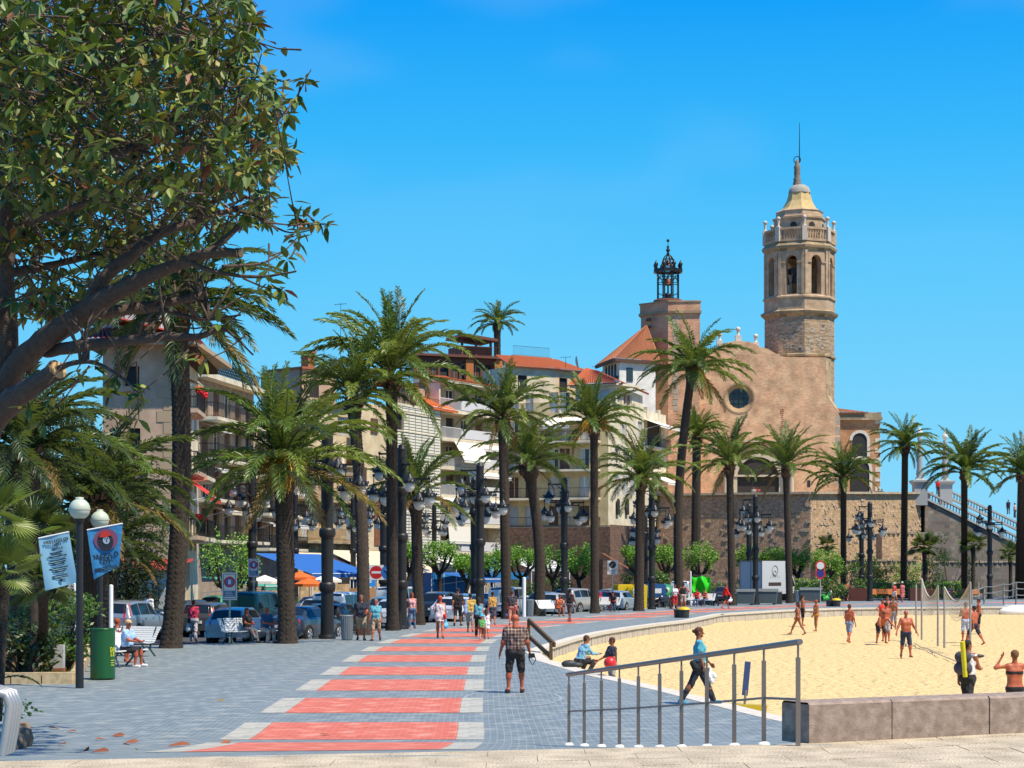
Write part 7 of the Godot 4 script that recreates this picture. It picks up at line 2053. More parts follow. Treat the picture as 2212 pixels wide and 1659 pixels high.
		if b[4]==0:
			for t in [["PRELUDI 09",.085,.88],["ART",.06,.81],["MÚSICA",.055,.73]]:place.call(txt(t[0],t[1],ink,root,Vector3.ZERO,Basis.IDENTITY,"Droid Sans","lettering",700),.55,t[2])
			for k in 14:
				if k % 4==3:continue
				mb=MB.new();var ww=rr(.25,.5);mb.span(Vector3(-ww/2,-.012,0),Vector3(ww/2,.012,.003));place.call(part("text_line",mb,ink,root),.5,.66-k*.037)
			mb=MB.new();for k in 8:mb.bar(Vector3.ZERO,Vector3(cos(k*.785),sin(k*.785),0)*.05,.012)
			place.call(part("sun_emblem",mb,ink,root),.52,.12)
		else:
			for t in [["MACA O",.125,.37],["CALI",.115,.27],["LIVE",.06,.19]]:place.call(txt(t[0],t[1],ink,root,Vector3.ZERO,Basis.IDENTITY,"Droid Sans","lettering",700),.5,t[2])
			# printed head: plum ground, dark hair, pale face, beard, red cap
			var blob=func(called:String,cx:float,cy:float,rx:float,ry:float,z:float,m:Material,part_of:=[0.0,TAU]):
				var w=MB.new()
				for k in 20:
					var a0=lerpf(part_of[0],part_of[1],k/20.0);var a1=lerpf(part_of[0],part_of[1],(k+1)/20.0)
					w.tri(Vector3(0,0,z),Vector3(cos(a0)*rx,sin(a0)*ry,z),Vector3(cos(a1)*rx,sin(a1)*ry,z))
				place.call(part(called,w,m,root),cx,cy)
			blob.call("print_ground",.52,.72,.3,.27,.0,mat("plum",0.2,0.06,0.12,0.8));blob.call("print_hair",.5,.68,.2,.24,.004,ink);blob.call("print_beard",.53,.63,.09,.1,.006,ink);blob.call("print_face",.535,.7,.085,.095,.01,mat("printface",0.32,0.42,0.5,0.8));blob.call("print_nose",.545,.685,.014,.035,.012,ink);blob.call("print_brow",.5,.735,.026,.012,.012,ink);blob.call("print_brow",.575,.735,.026,.012,.012,ink)
			blob.call("print_cap",.52,.77,.15,.15,.016,mat("printred",0.5,0.03,0.02,0.8),[0.15,PI-0.1])
			for k in 3:
				mb=MB.new();mb.span(Vector3(-.28,-.01,0),Vector3(.28,.01,.003));place.call(part("text_line",mb,ink,root),.48,.12-k*.03)
	# benches
	bench("side-on white slatted bench with scrolled iron legs carrying the straw hatted person",X(270,58.2),PI/2-0.35,1.7)
	bench("white bench seen from behind, past the side-on bench by the green bin",X(280,65),-0.6,1.8)
	bench("white slatted bench with a couple, before the silver hatchback",X(540,76.3),0.75,2.3)
	bench("white bench before the pale silver hatchback and swollen trunk palm",X(1188,119.5),0.9,1.6)
	bench("white bench with the hunched man before the red hatchback",X(1312,131.5),-0.5,1.6)
	bench("white bench with a seated pair before the motorbikes",X(1512,150.6),-0.5,2.2)
	for k in 4:bench(["orange slatted bench left of the white capped walkers","orange slatted bench behind the white capped walkers","orange slatted bench behind the volleyball posts","orange slatted bench at the far right"][k],X([1888,1925,2010,2100][k],184),0.0,2.6,mat("orangewd",0.5,0.16,0.03,0.7))
	# road signs
	parking_sign("nearer parking rules sign with red ringed blue disc, above the silver hatchback",496,1237,1296,32,77,-0.1)
	parking_sign("farther parking rules sign with red ringed blue disc, left of the stout palm",548,1207,1246,23,92,-0.1)
	var ls=base("loading_sign","white square sign with crossed black disc and lettered plate by the yellow fruited palm","road sign",X(1323,135,0),0.0)
	var y1=P(0,1211,135).y;var y0=P(0,1240,135).y
	sign_post(ls,y1-.1,.045)
	mb=MB.new();mb.span(Vector3(-.36,y0+.35,.05),Vector3(.36,y1,.08));part("board",mb,M.signwhite,ls)
	mb=MB.new();mb.span(Vector3(-.36,y0-.02,.05),Vector3(.36,y0+.32,.08));part("plate",mb,M.signwhite,ls)
	mb=MB.new();disc(mb,Vector3(0,(y0+.35+y1)/2,0),.24,.084);part("disc",mb,M.black,ls)
	mb=MB.new();mb.bar(Vector3(-.2,(y0+.35+y1)/2-.2,.088),Vector3(.2,(y0+.35+y1)/2+.2,.088),.05,.01);part("slash",mb,M.signwhite,ls)
	lines(ls,0,3,.5,M.black,Vector3(0,y0+.22,.081),.09)
	var rs=base("round_signs","pole with round red ringed white sign over round red ringed blue sign","road sign",X(1772,166,0))
	sign_post(rs,P(0,1214,166).y,.05)
	for e in [[1222,"signwhite"],[1239,"signblue3"]]:
		var c=Vector3(0,P(0,e[0],166).y,0)
		mb=MB.new();disc(mb,c,.44,.06);part("red_ring",mb,M.signred,rs)
		mb=MB.new();disc(mb,c,.31,.066);part("disc",mb,mat(e[1],0.02,0.03,0.2,0.5),rs)
	var ne=base("no_entry_sign","red no entry sign beside the blue arrow sign behind the tall palms","road sign",X(813,128,0));sign_post(ne,2.9)
	mb=MB.new();mb.box(Vector3(0,2.6,.05),Vector3(.95,.95,.02));part("board",mb,M.signwhite,ne);mb=MB.new();disc(mb,Vector3(0,2.6,0),.42,.064);part("disc",mb,M.signred,ne);mb=MB.new();mb.box(Vector3(0,2.6,.068),Vector3(.6,.14,.006));part("bar",mb,M.signwhite,ne)
	var ba=base("arrow_sign","round blue arrow sign right of the no entry sign","road sign",X(838,127,0));sign_post(ba,2.9)
	mb=MB.new();disc(mb,Vector3(0,2.6,0),.45,.05);part("disc",mb,mat("arrowblue",0.02,0.12,0.35,0.5),ba);mb=MB.new();mb.bar(Vector3(-.2,2.8,.056),Vector3(.18,2.4,.056),.08,.006);part("arrow",mb,M.signwhite,ba)
	# ochre panel, bins
	var op=base("advertising_board","wavy ochre advertising panel behind the navy polo man","sign",X(785,111,-0.1),0.1)
	mb=MB.new();mb.grid(func(u,v):return [Vector3(lerpf(-.72,.72,u)+.06*sin(v*5.0),lerpf(0,1.85,v),.05*sin(u*4)),Vector2(u,v)],8,8);mb.grid(func(u,v):return [Vector3(lerpf(.72,-.72,u)+.06*sin(v*5.0),lerpf(0,1.85,v),-.12+.05*sin((1-u)*4)),Vector2(u,v)],8,8)
	part("panel",mb,mat("ochre",0.42,0.21,0.09,0.7),op)
	for e in [[750,79.5,0.0,"ribbed grey litter bin right of the thickest lamp column"],[1144,119,0.0,"ribbed grey litter bin beside the white post and swollen palm"],[1722,168,0.0,"ribbed grey litter bin left of the dark dumpster"]]:
		var r=bin_tapered("litter_bin",e[3],X(e[0],e[1]),.95,.25,mat("bingrey",0.20,0.23,0.25,0.5))
		for k in 20:
			mb=MB.new();var a=TAU*k/20;mb.bar(Vector3(cos(a)*.2,.04,sin(a)*.2),Vector3(cos(a)*.258,.96,sin(a)*.258),.035);part("rib",mb,M.bingrey,r)
	var db=base("dark_box_bin","dark square bin at the foot of the tall palm, left of the pink topped woman","litter bin",X(858,92.5));mb=MB.new();mb.box(Vector3(0,.42,0),Vector3(.36,.84,.36));part("bin",mb,mat("boxdark",0.02,0.016,0.015,0.6),db);mb=MB.new();mb.box(Vector3(0,.86,0),Vector3(.4,.05,.4));part("lid",mb,M.iron,db)
	# beach bins in pairs
	mat("binblack",0.03,0.035,0.035,0.6);mat("lidyellow",0.6,0.42,0.0,0.5)
	for e in [[1467,116,"black beach bin on the sand below the wall",0],[1478,115.5,"black beach bin with yellow bag rim on the sand below the wall",1],[1793,150,"black beach bin left of its yellow lidded neighbour near the chatting group",0],[1807,149.6,"yellow lidded beach bin near the chatting group",1]]:
		bin_tapered("beach_bin",e[2],X(e[0],e[1],-.52),.95,.31,M.binblack,M.lidyellow if e[3] else null)
	# containers
	for e in [["yellow_container","big yellow recycling container behind the palm and lamp column",1360,143,2.2,1.75,Color(0.6,0.42,0.0),0.25],["blue_container","big blue recycling container right of the yellow one",1406,148,1.9,1.75,Color(0.01,0.075,0.22),0.2]]:
		var r=base(e[0],e[1],"container",X(e[2],e[3],-.1),e[7])
		mb=MB.new();mb.prism([Vector2(-e[4]/2*.94,.05),Vector2(e[4]/2*.94,.05),Vector2(e[4]/2,e[5]-.12),Vector2(e[4]/2,e[5]),Vector2(-e[4]/2,e[5]),Vector2(-e[4]/2,e[5]-.12)],Vector3(0,0,.75),Vector3.RIGHT,Vector3.UP,Vector3(0,0,-1.5));part("body",mb,mat(e[0],e[6].r,e[6].g,e[6].b,0.5),r)
		mb=MB.new();mb.box(Vector3(.3,e[5]-.45,.755),Vector3(.6,.35,.02));part("label_plate",mb,M.signwhite,r)
		mb=MB.new();mb.box(Vector3(0,e[5]+.03,0),Vector3(e[4]*.9,.06,1.3));part("lid",mb,M[e[0]],r)
	var ig=base("glass_igloo","round green glass igloo behind the parked motorbikes","container",X(1437,152,-.1));mb=MB.new();mb.lathe([Vector2(.7,0),Vector2(.85,.2),Vector2(.86,.9),Vector2(.7,1.4),Vector2(.4,1.7),Vector2(0,1.8)],18);part("shell",mb,mat("igloo",0.03,0.20,0.09,0.4),ig);mb=MB.new();mb.tube([Vector3(0,1.3,.6),Vector3(0,1.3,.8)],[.14,.14],12);part("hole",mb,M.dark,ig)
	for e in [[1606,156,"leftmost grey dumpster before the white truck"],[1655,158,"middle grey dumpster before the white truck"],[1752,168,"grey dumpster with sloped lid left of the round signs"]]:
		var r=base("dumpster",e[2],"dumpster",X(e[0],e[1],-.1),-.2,"grey dumpsters")
		mb=MB.new();mb.prism([Vector2(-.78,.2),Vector2(.78,.2),Vector2(.9,1.12),Vector2(-.9,1.12)],Vector3(0,0,.5),Vector3.RIGHT,Vector3.UP,Vector3(0,0,-1.0));part("tub",mb,mat("dumpgrey",0.075,0.095,0.10,0.6),r)
		mb=MB.new();mb.prism([Vector2(-.55,1.14),Vector2(.55,1.14),Vector2(.4,1.3),Vector2(-.4,1.36)],Vector3(-.93,0,0),Vector3(0,0,-1),Vector3.UP,Vector3(1.86,0,0));part("lid",mb,mat("dumplid",0.11,0.13,0.14,0.6),r)
		for s in [[-.6,.35],[.6,.35],[-.6,-.35],[.6,-.35]]:mb=MB.new();mb.tube([Vector3(s[0],.1,s[1]-.04),Vector3(s[0],.1,s[1]+.04)],[.1,.1],10);part("caster",mb,M.tyre,r)
	for e in [[1583,154,"dark square bin right of the red shirted walker's palm"],[1680,160,"narrow grey bin right of the dumpsters"]]:
		var r=base("street_bin",e[2],"litter bin",X(e[0],e[1],-.1));mb=MB.new();mb.box(Vector3(0,.5,0),Vector3(.6,1.0,.6));part("body",mb,M.binblack,r);mb=MB.new();mb.box(Vector3(0,1.05,0),Vector3(.66,.1,.66));part("lid",mb,M.dumplid,r)
	# green cover hanging by the bikes
	var gc=base("green_cover","bright green plastic cover hanging by the far motorbikes","cover",X(1514,163,0))
	mb=MB.new();mb.grid(func(u,v):return [Vector3(lerpf(-.75,.78,u),lerpf(.55,2.15,v)+.12*absf(u-.5)-.08*sin(u*9),.18*sin(u*11+v*2)+.1*sin(v*8+u*4)),Vector2(u,v)],22,16);part("sheet",mb,mat("limeplastic",0.03,0.55,0.01,0.4),gc)
	mb=MB.new();mb.tube([Vector3(-.75,0,-.2),Vector3(-.75,2.3,-.2),Vector3(.78,2.3,-.2),Vector3(.78,0,-.2)],[.03,.03,.03,.03],6);part("frame",mb,M.steel,gc)
	for e in [[1851,176,2.1,"rust coloured planter box right of the cyclist"],[1985,176,1.7,"rust coloured planter box behind the volleyball posts"]]:
		var r=base("planter_box",e[3],"planter",X(e[0],e[1]));mb=MB.new();mb.box(Vector3(0,.55,0),Vector3(e[2],1.1,.9));part("box",mb,mat("rust",0.10,0.025,0.018,0.8),r);mb=MB.new();leaves(mb,Vector3(0,1.2,0),Vector3(e[2]*.5,.3,.45),120,.16);stuff(part("foliage",mb,M.shrub,r))
	# parasols of the cafes
	for e in [[572,1246,122,"white_cloth","white square cafe parasol left of the stout palm"],[648,1238,124,"orange_cloth","upper orange cafe parasol right of the stout palm"],[668,1252,122,"orange_cloth","lower orange cafe parasol beside the thickest lamp column"],[705,1244,128,"white_cloth","white cafe parasol behind the thickest lamp column"]]:
		var r=base("parasol",e[4],"parasol",X(e[0],e[2],-.1),.3,"cafe parasols");var h=P(0,e[1],e[2]).y+.1
		mb=MB.new();mb.lathe([Vector2(1.05,h-.42),Vector2(1.05,h-.26),Vector2(.05,h+.1)],8,Vector3.ZERO,.2,true);part("canopy",mb,M[e[3]],r);mb=MB.new();mb.tube([Vector3.ZERO,Vector3(0,h+.1,0)],[.03,.03],6);part("pole",mb,M.white,r)
	# volleyball posts with sagging nets
	var vp=[[1981,1378,1252,118],[1992,1366,1262,120],[1996,1376,1255,117],[2027,1387,1265,111],[2040,1394,1268,107]]
	var idx=["leftmost thin volleyball post","second volleyball post from the left","third volleyball post, beside the second","fourth volleyball post, before the chatting group's right","fifth volleyball post, left of the net players","nearest volleyball post, right of the net players"]
	vp=[[1979,1368,1262],[1991,1382,1250],[2026,1396,1265],[2040,1400,1268],[2096,1410,1258],[2114,1338,1258]]
	var pts=[]
	for k in vp.size():
		var f=G(vp[k][0],vp[k][1],-.52);var t=P(vp[k][0],vp[k][2],-f.z)
		mb=MB.new();mb.tube([Vector3.ZERO,t-f],[.05,.045],8);var o=part("volleyball_post",mb,mat("postgrey",0.30,0.28,0.25,0.6),self);o.position=f;tag(o,idx[k]+" on the sand","post","volleyball posts")
		pts.append(t)
	for e in [[1,2,"slack volleyball net between the second and third posts"],[3,4,"slack volleyball net in front of the net players"]]:
		var a=pts[e[0]];var b=pts[e[1]];mb=MB.new()
		var cur=func(u,v):return a.lerp(b,u)+Vector3(0,-.75*sin(PI*u)*(.9 if v==0 else 1.0)-v*.75,0)
		for v in 6:
			for k in 14:mb.bar(cur.call(k/14.0,v/5.0),cur.call((k+1)/14.0,v/5.0),.05 if v==0 else .012)
		for k in 29:mb.bar(cur.call(k/28.0,0),cur.call(k/28.0,1),.01)
		tag(part("volleyball_net",mb,mat("netcord",0.40,0.36,0.28,0.8),self),e[2],"net")
	# rope fence at the far right
	var fe=base("rope_fence","pale rope fence with posts at the far right of the beach","fence")
	var prev=null
	for e in [[2100,1275,160],[2126,1268,160],[2168,1262,158],[2195,1258,157],[2225,1254,156]]:
		var f=X(e[0],e[2],-.5);var t=P(e[0],e[1],e[2])
		mb=MB.new();mb.tube([f,t],[.07,.07],6);part("post",mb,M.postgrey,fe)
		if prev:
			for j in 3:mb=MB.new();mb.tube([prev.lerp(f+(prev-f)*0 ,0)-Vector3(0,j*.5,0),(prev+t)/2-Vector3(0,j*.5+.1,0),t-Vector3(0,j*.5,0)],[.03,.03,.03],5);part("rope",mb,mat("rope",0.5,0.47,0.4,0.9),fe)
		prev=t
	var bo=base("beached_boat","white upturned boat hull on the sand at the far right edge","boat",X(2205,150,-.5));mb=MB.new();mb.ball(Vector3(0,.1,0),Vector3(1.7,.5,.7),16);part("hull",mb,M.white,bo);mb=MB.new();mb.box(Vector3(0,.6,0),Vector3(2.4,.06,.06));part("keel",mb,M.white,bo)
	# yellow skip with blue stick behind the railing
	var yb=base("yellow_sand_box","low yellow box with blue board standing in it, behind the railing","box",X(1614,44,-.52),0.25)
	mb=MB.new();mb.prism([Vector2(-.34,0),Vector2(.3,0),Vector2(.38,.36),Vector2(-.38,.4)],Vector3(0,0,.25),Vector3.RIGHT,Vector3.UP,Vector3(0,0,-.5));part("box",mb,mat("yellowbox",0.42,0.32,0.01,0.5),yb)
	mb=MB.new();mb.box(Vector3(-.02,.95,0),Vector3(.13,.75,.03),Basis(Vector3.BACK,-.1));part("board",mb,mat("blueboard",0.02,0.05,0.16,0.6),yb);mb=MB.new();mb.bar(Vector3(-.07,.3,0),Vector3(-.03,.7,0),.04);part("stick",mb,M.steel,yb)
func small_things() -> void:
	# curved metal bench end at the very front left, rock border and foreground frond
	var mb=MB.new()
	var cb=base("curved_bench","curved grey slatted metal bench end cut by the lower left corner","bench",X(10,20.2,0.985))
	for k in 4:
		mb=MB.new()
		mb.tube([Vector3(-.5,.62 ,-.12*k),Vector3(-.1,.66,-.12*k),Vector3(.04,.62,-.12*k),Vector3(.08,.5,-.12*k),Vector3(.04,.2,-.12*k),Vector3(0,-.02,-.12*k)].map(func(p):return p*Vector3(1,.95,1)+Vector3(-.03,0,0)),[.045,.045,.045,.045,.045,.045],6);part("slat",mb,mat("benchmetal",0.42,0.42,0.42,0.4,null,1,null,0.5),cb)
	for k in 6:
		mb=MB.new();var s=rr(.12,.2);mb.ball(Vector3.ZERO,Vector3(s,s*1.2,s),8)
		for j in mb.v.size():mb.v[j]*=1.0+.18*sin(mb.v[j].x*31+k)*cos(mb.v[j].y*23+k*2)
		var o=part("border_rock",mb,mat("rock",0.26,0.19,0.13,0.95,M.t_blot,1.5),self);o.position=X([22,36,50,12,44,28][k],[29,29.5,30.5,28,31.5,31][k],.25)
		tag(o,["rough brown rock beside the curved bench, lowest of its heap","rough rock second from the curved bench","pale sunlit rock at the right end of the heap by the curved bench","dark rock nearest the left edge behind the curved bench","rock at the back right of the heap by the curved bench","rock at the back of the heap by the curved bench"][k],"rock","rocks by the curved bench")
	mb=MB.new();leaves(mb,Vector3(0,.1,0),Vector3(.5,.2,.3),80,.12);stuff(tag(part("low_plant",mb,M.shrub,self),"low green plant growing behind the rocks at lower left","plant")).position=X(20,31,.6)
	var fr=part("fallen_frond",frond_mesh("frond3_0",0.5,1.4,3.6,30),M.frond_dark,self,Transform3D(Basis(Vector3.UP,0.2).scaled(Vector3.ONE*.22),X(-8,33,1.0)));tag(fr,"small palm frond reaching in over the curved bench at left","palm frond")
	# camera of the plaid man, satchel on the beach wall
	var cp=G(1113,1497)+Vector3(.37,.86,.03)
	var cm=base("photo_camera","black camera with strap in the plaid man's right hand","camera",cp);mb=MB.new();mb.box(Vector3.ZERO,Vector3(.14,.1,.08));part("body",mb,M.black,cm);mb=MB.new();mb.tube([Vector3(0,0,.04),Vector3(0,0,.13)],[.045,.05],10);part("lens",mb,M.iron,cm);mb=MB.new();mb.tube([Vector3(.06,.03,0),Vector3(.1,-.1,.02),Vector3(.03,-.22,0),Vector3(-.05,-.1,-.02),Vector3(-.06,.03,0)],[.012,.012,.012,.012,.012],5);part("strap",mb,M.black,cm)
	var sb=base("dark_satchel","dark satchel and clothes beside the sitting woman on the beach wall","bag",G(1230,1441));mb=MB.new();mb.ball(Vector3(0,.09,0),Vector3(.24,.12,.14),10);mb.ball(Vector3(.2,.06,.05),Vector3(.2,.09,.12),8);part("bag",mb,M.binblack,sb)
	# a line of rope on the sand
	mb=MB.new();var pts=[];var w=[]
	for e in [[1975,1390],[1990,1400],[2005,1403],[2030,1416],[2060,1428],[2085,1438]]:pts.append(G(e[0],e[1],-.5)+Vector3(0,.03,0));w.append(.02)
	mb.tube(pts,w,5);tag(part("sand_rope",mb,M.netcord if M.has("netcord") else M.dark,self),"dark boundary rope lying on the sand by the volleyball posts","rope")
	mb=MB.new();mb.ball(Vector3.ZERO,Vector3(.22,.07,.12),8);var o2=part("sand_clothes",mb,M.binblack,self);o2.position=G(2115,1417,-.5);tag(o2,"dark bundle lying on the sand right of the nearest net post","clothes")
# --- bodies: tapered capsules joined by a smooth minimum, meshed as surface nets
func nets(bones:Array,h:float,k:=0.04,cut_lo:=-99.0,cut_hi:=99.0) -> Dictionary:
	var lo=Vector3(1e9,1e9,1e9);var hi=-lo
	for b in bones:
		var r=maxf(b[2],b[3])+h*2.0+k*0.5
		lo=lo.min(b[0]-Vector3.ONE*r).min(b[1]-Vector3.ONE*r);hi=hi.max(b[0]+Vector3.ONE*r).max(b[1]+Vector3.ONE*r)
	lo.y=maxf(lo.y,cut_lo-h*2);hi.y=minf(hi.y,cut_hi+h*2)
	var nx=int((hi.x-lo.x)/h)+2;var ny=int((hi.y-lo.y)/h)+2;var nz=int((hi.z-lo.z)/h)+2
	var f=PackedFloat32Array();f.resize(nx*ny*nz);f.fill(9.0)
	for b in bones:
		var a:Vector3=b[0];var ba:Vector3=b[1]-b[0];var l2=maxf(ba.length_squared(),1e-9)
		var ra:float=b[2];var rb:float=b[3]
		var r=maxf(ra,rb)+h*2.0+k
		var l=b[0].min(b[1])-Vector3.ONE*r;var u=b[0].max(b[1])+Vector3.ONE*r
		var x0=maxi(0,int((l.x-lo.x)/h));var x1=mini(nx-1,int((u.x-lo.x)/h)+1)
		var y0=maxi(0,int((l.y-lo.y)/h));var y1=mini(ny-1,int((u.y-lo.y)/h)+1)
		var z0=maxi(0,int((l.z-lo.z)/h));var z1=mini(nz-1,int((u.z-lo.z)/h)+1)
		for z in range(z0,z1+1):
			for y in range(y0,y1+1):
				var row=(z*ny+y)*nx
				for x in range(x0,x1+1):
					var pa=lo+Vector3(x,y,z)*h-a
					var t=clampf(pa.dot(ba)/l2,0.0,1.0)
					var d=(pa-ba*t).length()-ra-(rb-ra)*t
					var o=f[row+x]
					var e=k-absf(d-o)
					f[row+x]=minf(d,o)-(e*e/(4.0*k) if e>0.0 else 0.0)
	if cut_lo>-50 or cut_hi<50:
		for z in nz:
			for y in ny:
				var yy=lo.y+y*h
				var c=maxf(cut_lo-yy,yy-cut_hi)
				if c>-h*2:
					for x in nx:f[(z*ny+y)*nx+x]=maxf(f[(z*ny+y)*nx+x],c)
	var vi=PackedInt32Array();vi.resize(nx*ny*nz);vi.fill(-1)
	var V=PackedVector3Array();var N=PackedVector3Array();var I=PackedInt32Array()
	var off=[0,1,nx,nx+1,nx*ny,nx*ny+1,nx*ny+nx,nx*ny+nx+1]
	var ed=[[0,1],[2,3],[4,5],[6,7],[0,2],[1,3],[4,6],[5,7],[0,4],[1,5],[2,6],[3,7]]
	var lim=h*2.2
	for z in nz-1:
		for y in ny-1:
			for x in nx-1:
				var q0=(z*ny+y)*nx+x
				if absf(f[q0])>lim:continue
				var m=0
				for j in 8:if f[q0+off[j]]<0.0:m |= 1 << j
				if m==0 or m==255:continue
				var s=Vector3.ZERO;var c=0
				for e in ed:
					var i0:int=e[0];var i1:int=e[1]
					if ((m >> i0) & 1)!=((m >> i1) & 1):
						var fa=f[q0+off[i0]];var fb=f[q0+off[i1]]
						var t=fa/(fa-fb)
						s+=Vector3(lerpf(i0 & 1,i1 & 1,t),lerpf((i0 >> 1) & 1,(i1 >> 1) & 1,t),lerpf(i0 >> 2,i1 >> 2,t));c+=1
				vi[q0]=V.size()
				V.append(lo+(Vector3(x,y,z)+s/c)*h)
				N.append(Vector3(f[q0+1]-f[q0],f[q0+nx]-f[q0],f[q0+nx*ny]-f[q0]).normalized())
	for z in range(1,nz-1):
		for y in range(1,ny-1):
			for x in range(1,nx-1):
				var q0=(z*ny+y)*nx+x
				if vi[q0]<0:continue
				var s0=f[q0]<0.0
				for ax in 3:
					var o1=[1,nx,nx*ny][ax]
					if s0==(f[q0+o1]<0.0):continue
					var ua=[nx,nx*ny,1][ax];var va=[nx*ny,1,nx][ax]
					var a=vi[q0];var b=vi[q0-ua];var c=vi[q0-ua-va];var d=vi[q0-va]
					if a<0 or b<0 or c<0 or d<0:continue
					if s0:I.append_array([a,c,b,a,d,c])
					else:I.append_array([a,b,c,a,c,d])
	return {"v":V,"n":N,"i":I}
func blend(mb:MB,g:Dictionary,x:=Transform3D.IDENTITY,tint:=Color.WHITE,paint=null,fold:=0.0) -> void:
	var nz=FastNoiseLite.new();nz.frequency=7.0;nz.seed=3;nz.fractal_octaves=2
	var b0=mb.v.size()
	var V:PackedVector3Array=g.v;var N:PackedVector3Array=g.n
	for k in V.size():
		var p=V[k];var nn=N[k]
		if fold>0.0:
			var q0=Vector3(p.x*1.4,p.y*0.8,p.z*1.4)
			var e=0.03
			var f0=nz.get_noise_3dv(q0)
			nn=(nn-Vector3(nz.get_noise_3dv(q0+Vector3(e,0,0))-f0,nz.get_noise_3dv(q0+Vector3(0,e,0))-f0,nz.get_noise_3dv(q0+Vector3(0,0,e))-f0)*(fold/e*2.0)).normalized()
			p+=N[k]*fold*f0
		mb.v.append(x*p);mb.n.append((x.basis*nn).normalized());mb.t.append(Vector2.ZERO)
		mb.c.append(paint.call(V[k])*tint if paint else tint)
	var I:PackedInt32Array=g.i
	var fl=x.basis.determinant()<0
	for k in range(0,I.size(),3):mb.i.append_array([b0+I[k],b0+I[k+(2 if fl else 1)],b0+I[k+(1 if fl else 2)]])
func head_net() -> Dictionary:
	if meshes.has("head"):return meshes.head
	# origin at the chin's neck end, +z forward, 0.23 m tall head centred at y 0.11
	var b=[[Vector3(0,0.135,-0.012),Vector3(0,0.14,0.012),0.082,0.078],[Vector3(0,0.06,0.03),Vector3(0,0.035,0.055),0.058,0.036],[Vector3(0.0,0.10,0.085),Vector3(0,0.082,0.108),0.012,0.016],
		[Vector3(0.078,0.115,-0.005),Vector3(0.08,0.085,0.0),0.017,0.012],[Vector3(-0.078,0.115,-0.005),Vector3(-0.08,0.085,0.0),0.017,0.012],[Vector3(0,-0.06,-0.015),Vector3(0,0.06,-0.01),0.058,0.055],
		[Vector3(-0.03,0.125,0.078),Vector3(0.03,0.125,0.078),0.014,0.014],[Vector3(-0.02,0.048,0.075),Vector3(0.02,0.048,0.075),0.014,0.014]]
	meshes.head=nets(b,0.009,0.02)
	return meshes.head
func head_paint(p:Vector3) -> Color:
	for s in [-1.0,1.0]:
		if p.distance_to(Vector3(0.031*s,0.108,0.078))<0.0125:return Color(0.06,0.05,0.05)
		if absf(p.y-0.128)<0.006 and absf(absf(p.x)-0.033)<0.018 and p.z>0.05:return Color(0.25,0.2,0.18)
	if absf(p.y-0.048)<0.007 and absf(p.x)<0.022 and p.z>0.06:return Color(0.75,0.45,0.42)
	return Color.WHITE
func hand_net() -> Dictionary:
	if meshes.has("hand"):return meshes.hand
	# right hand hanging along -y from the wrist, palm towards -x, thumb forward (+z)
	var b=[[Vector3(0,0.02,0),Vector3(0,-0.03,0),0.026,0.024]]
	for k in 4:
		var z=0.033-k*0.021
		b.append([Vector3(0,-0.02,z*0.5),Vector3(0,-0.085,z),0.019,0.014])
		var l=[0.036,0.042,0.038,0.029][k]
		var kn=Vector3(0,-0.085,z);var j=kn+Vector3(-0.012,-l,0);var e=j+Vector3(-0.022,-l*0.7,0)
		b.append([kn,j,0.0105,0.0095]);b.append([j,e,0.0095,0.008])
	b.append([Vector3(-0.004,-0.025,0.018),Vector3(-0.02,-0.06,0.052),0.015,0.012]);b.append([Vector3(-0.02,-0.06,0.052),Vector3(-0.028,-0.095,0.058),0.0115,0.009])
	meshes.hand=nets(b,0.0062,0.006)
	return meshes.hand
func cloth(id:String,c:Color,rough:=0.9) -> StandardMaterial3D:
	var m=mat("cloth_"+id,c.r,c.g,c.b,rough)
	m.rim_enabled=true;m.rim=0.25
	return m
var SK:={"tan":Color(0.30,0.10,0.042),"fair":Color(0.45,0.2,0.12),"dark":Color(0.14,0.05,0.028),"red":Color(0.40,0.095,0.04)}
func sk(n:String) -> StandardMaterial3D:
	if not M.has("skin"):
		var m=mat("skin",1,1,1,0.55)
		m.vertex_color_use_as_albedo=true
	return M.skin
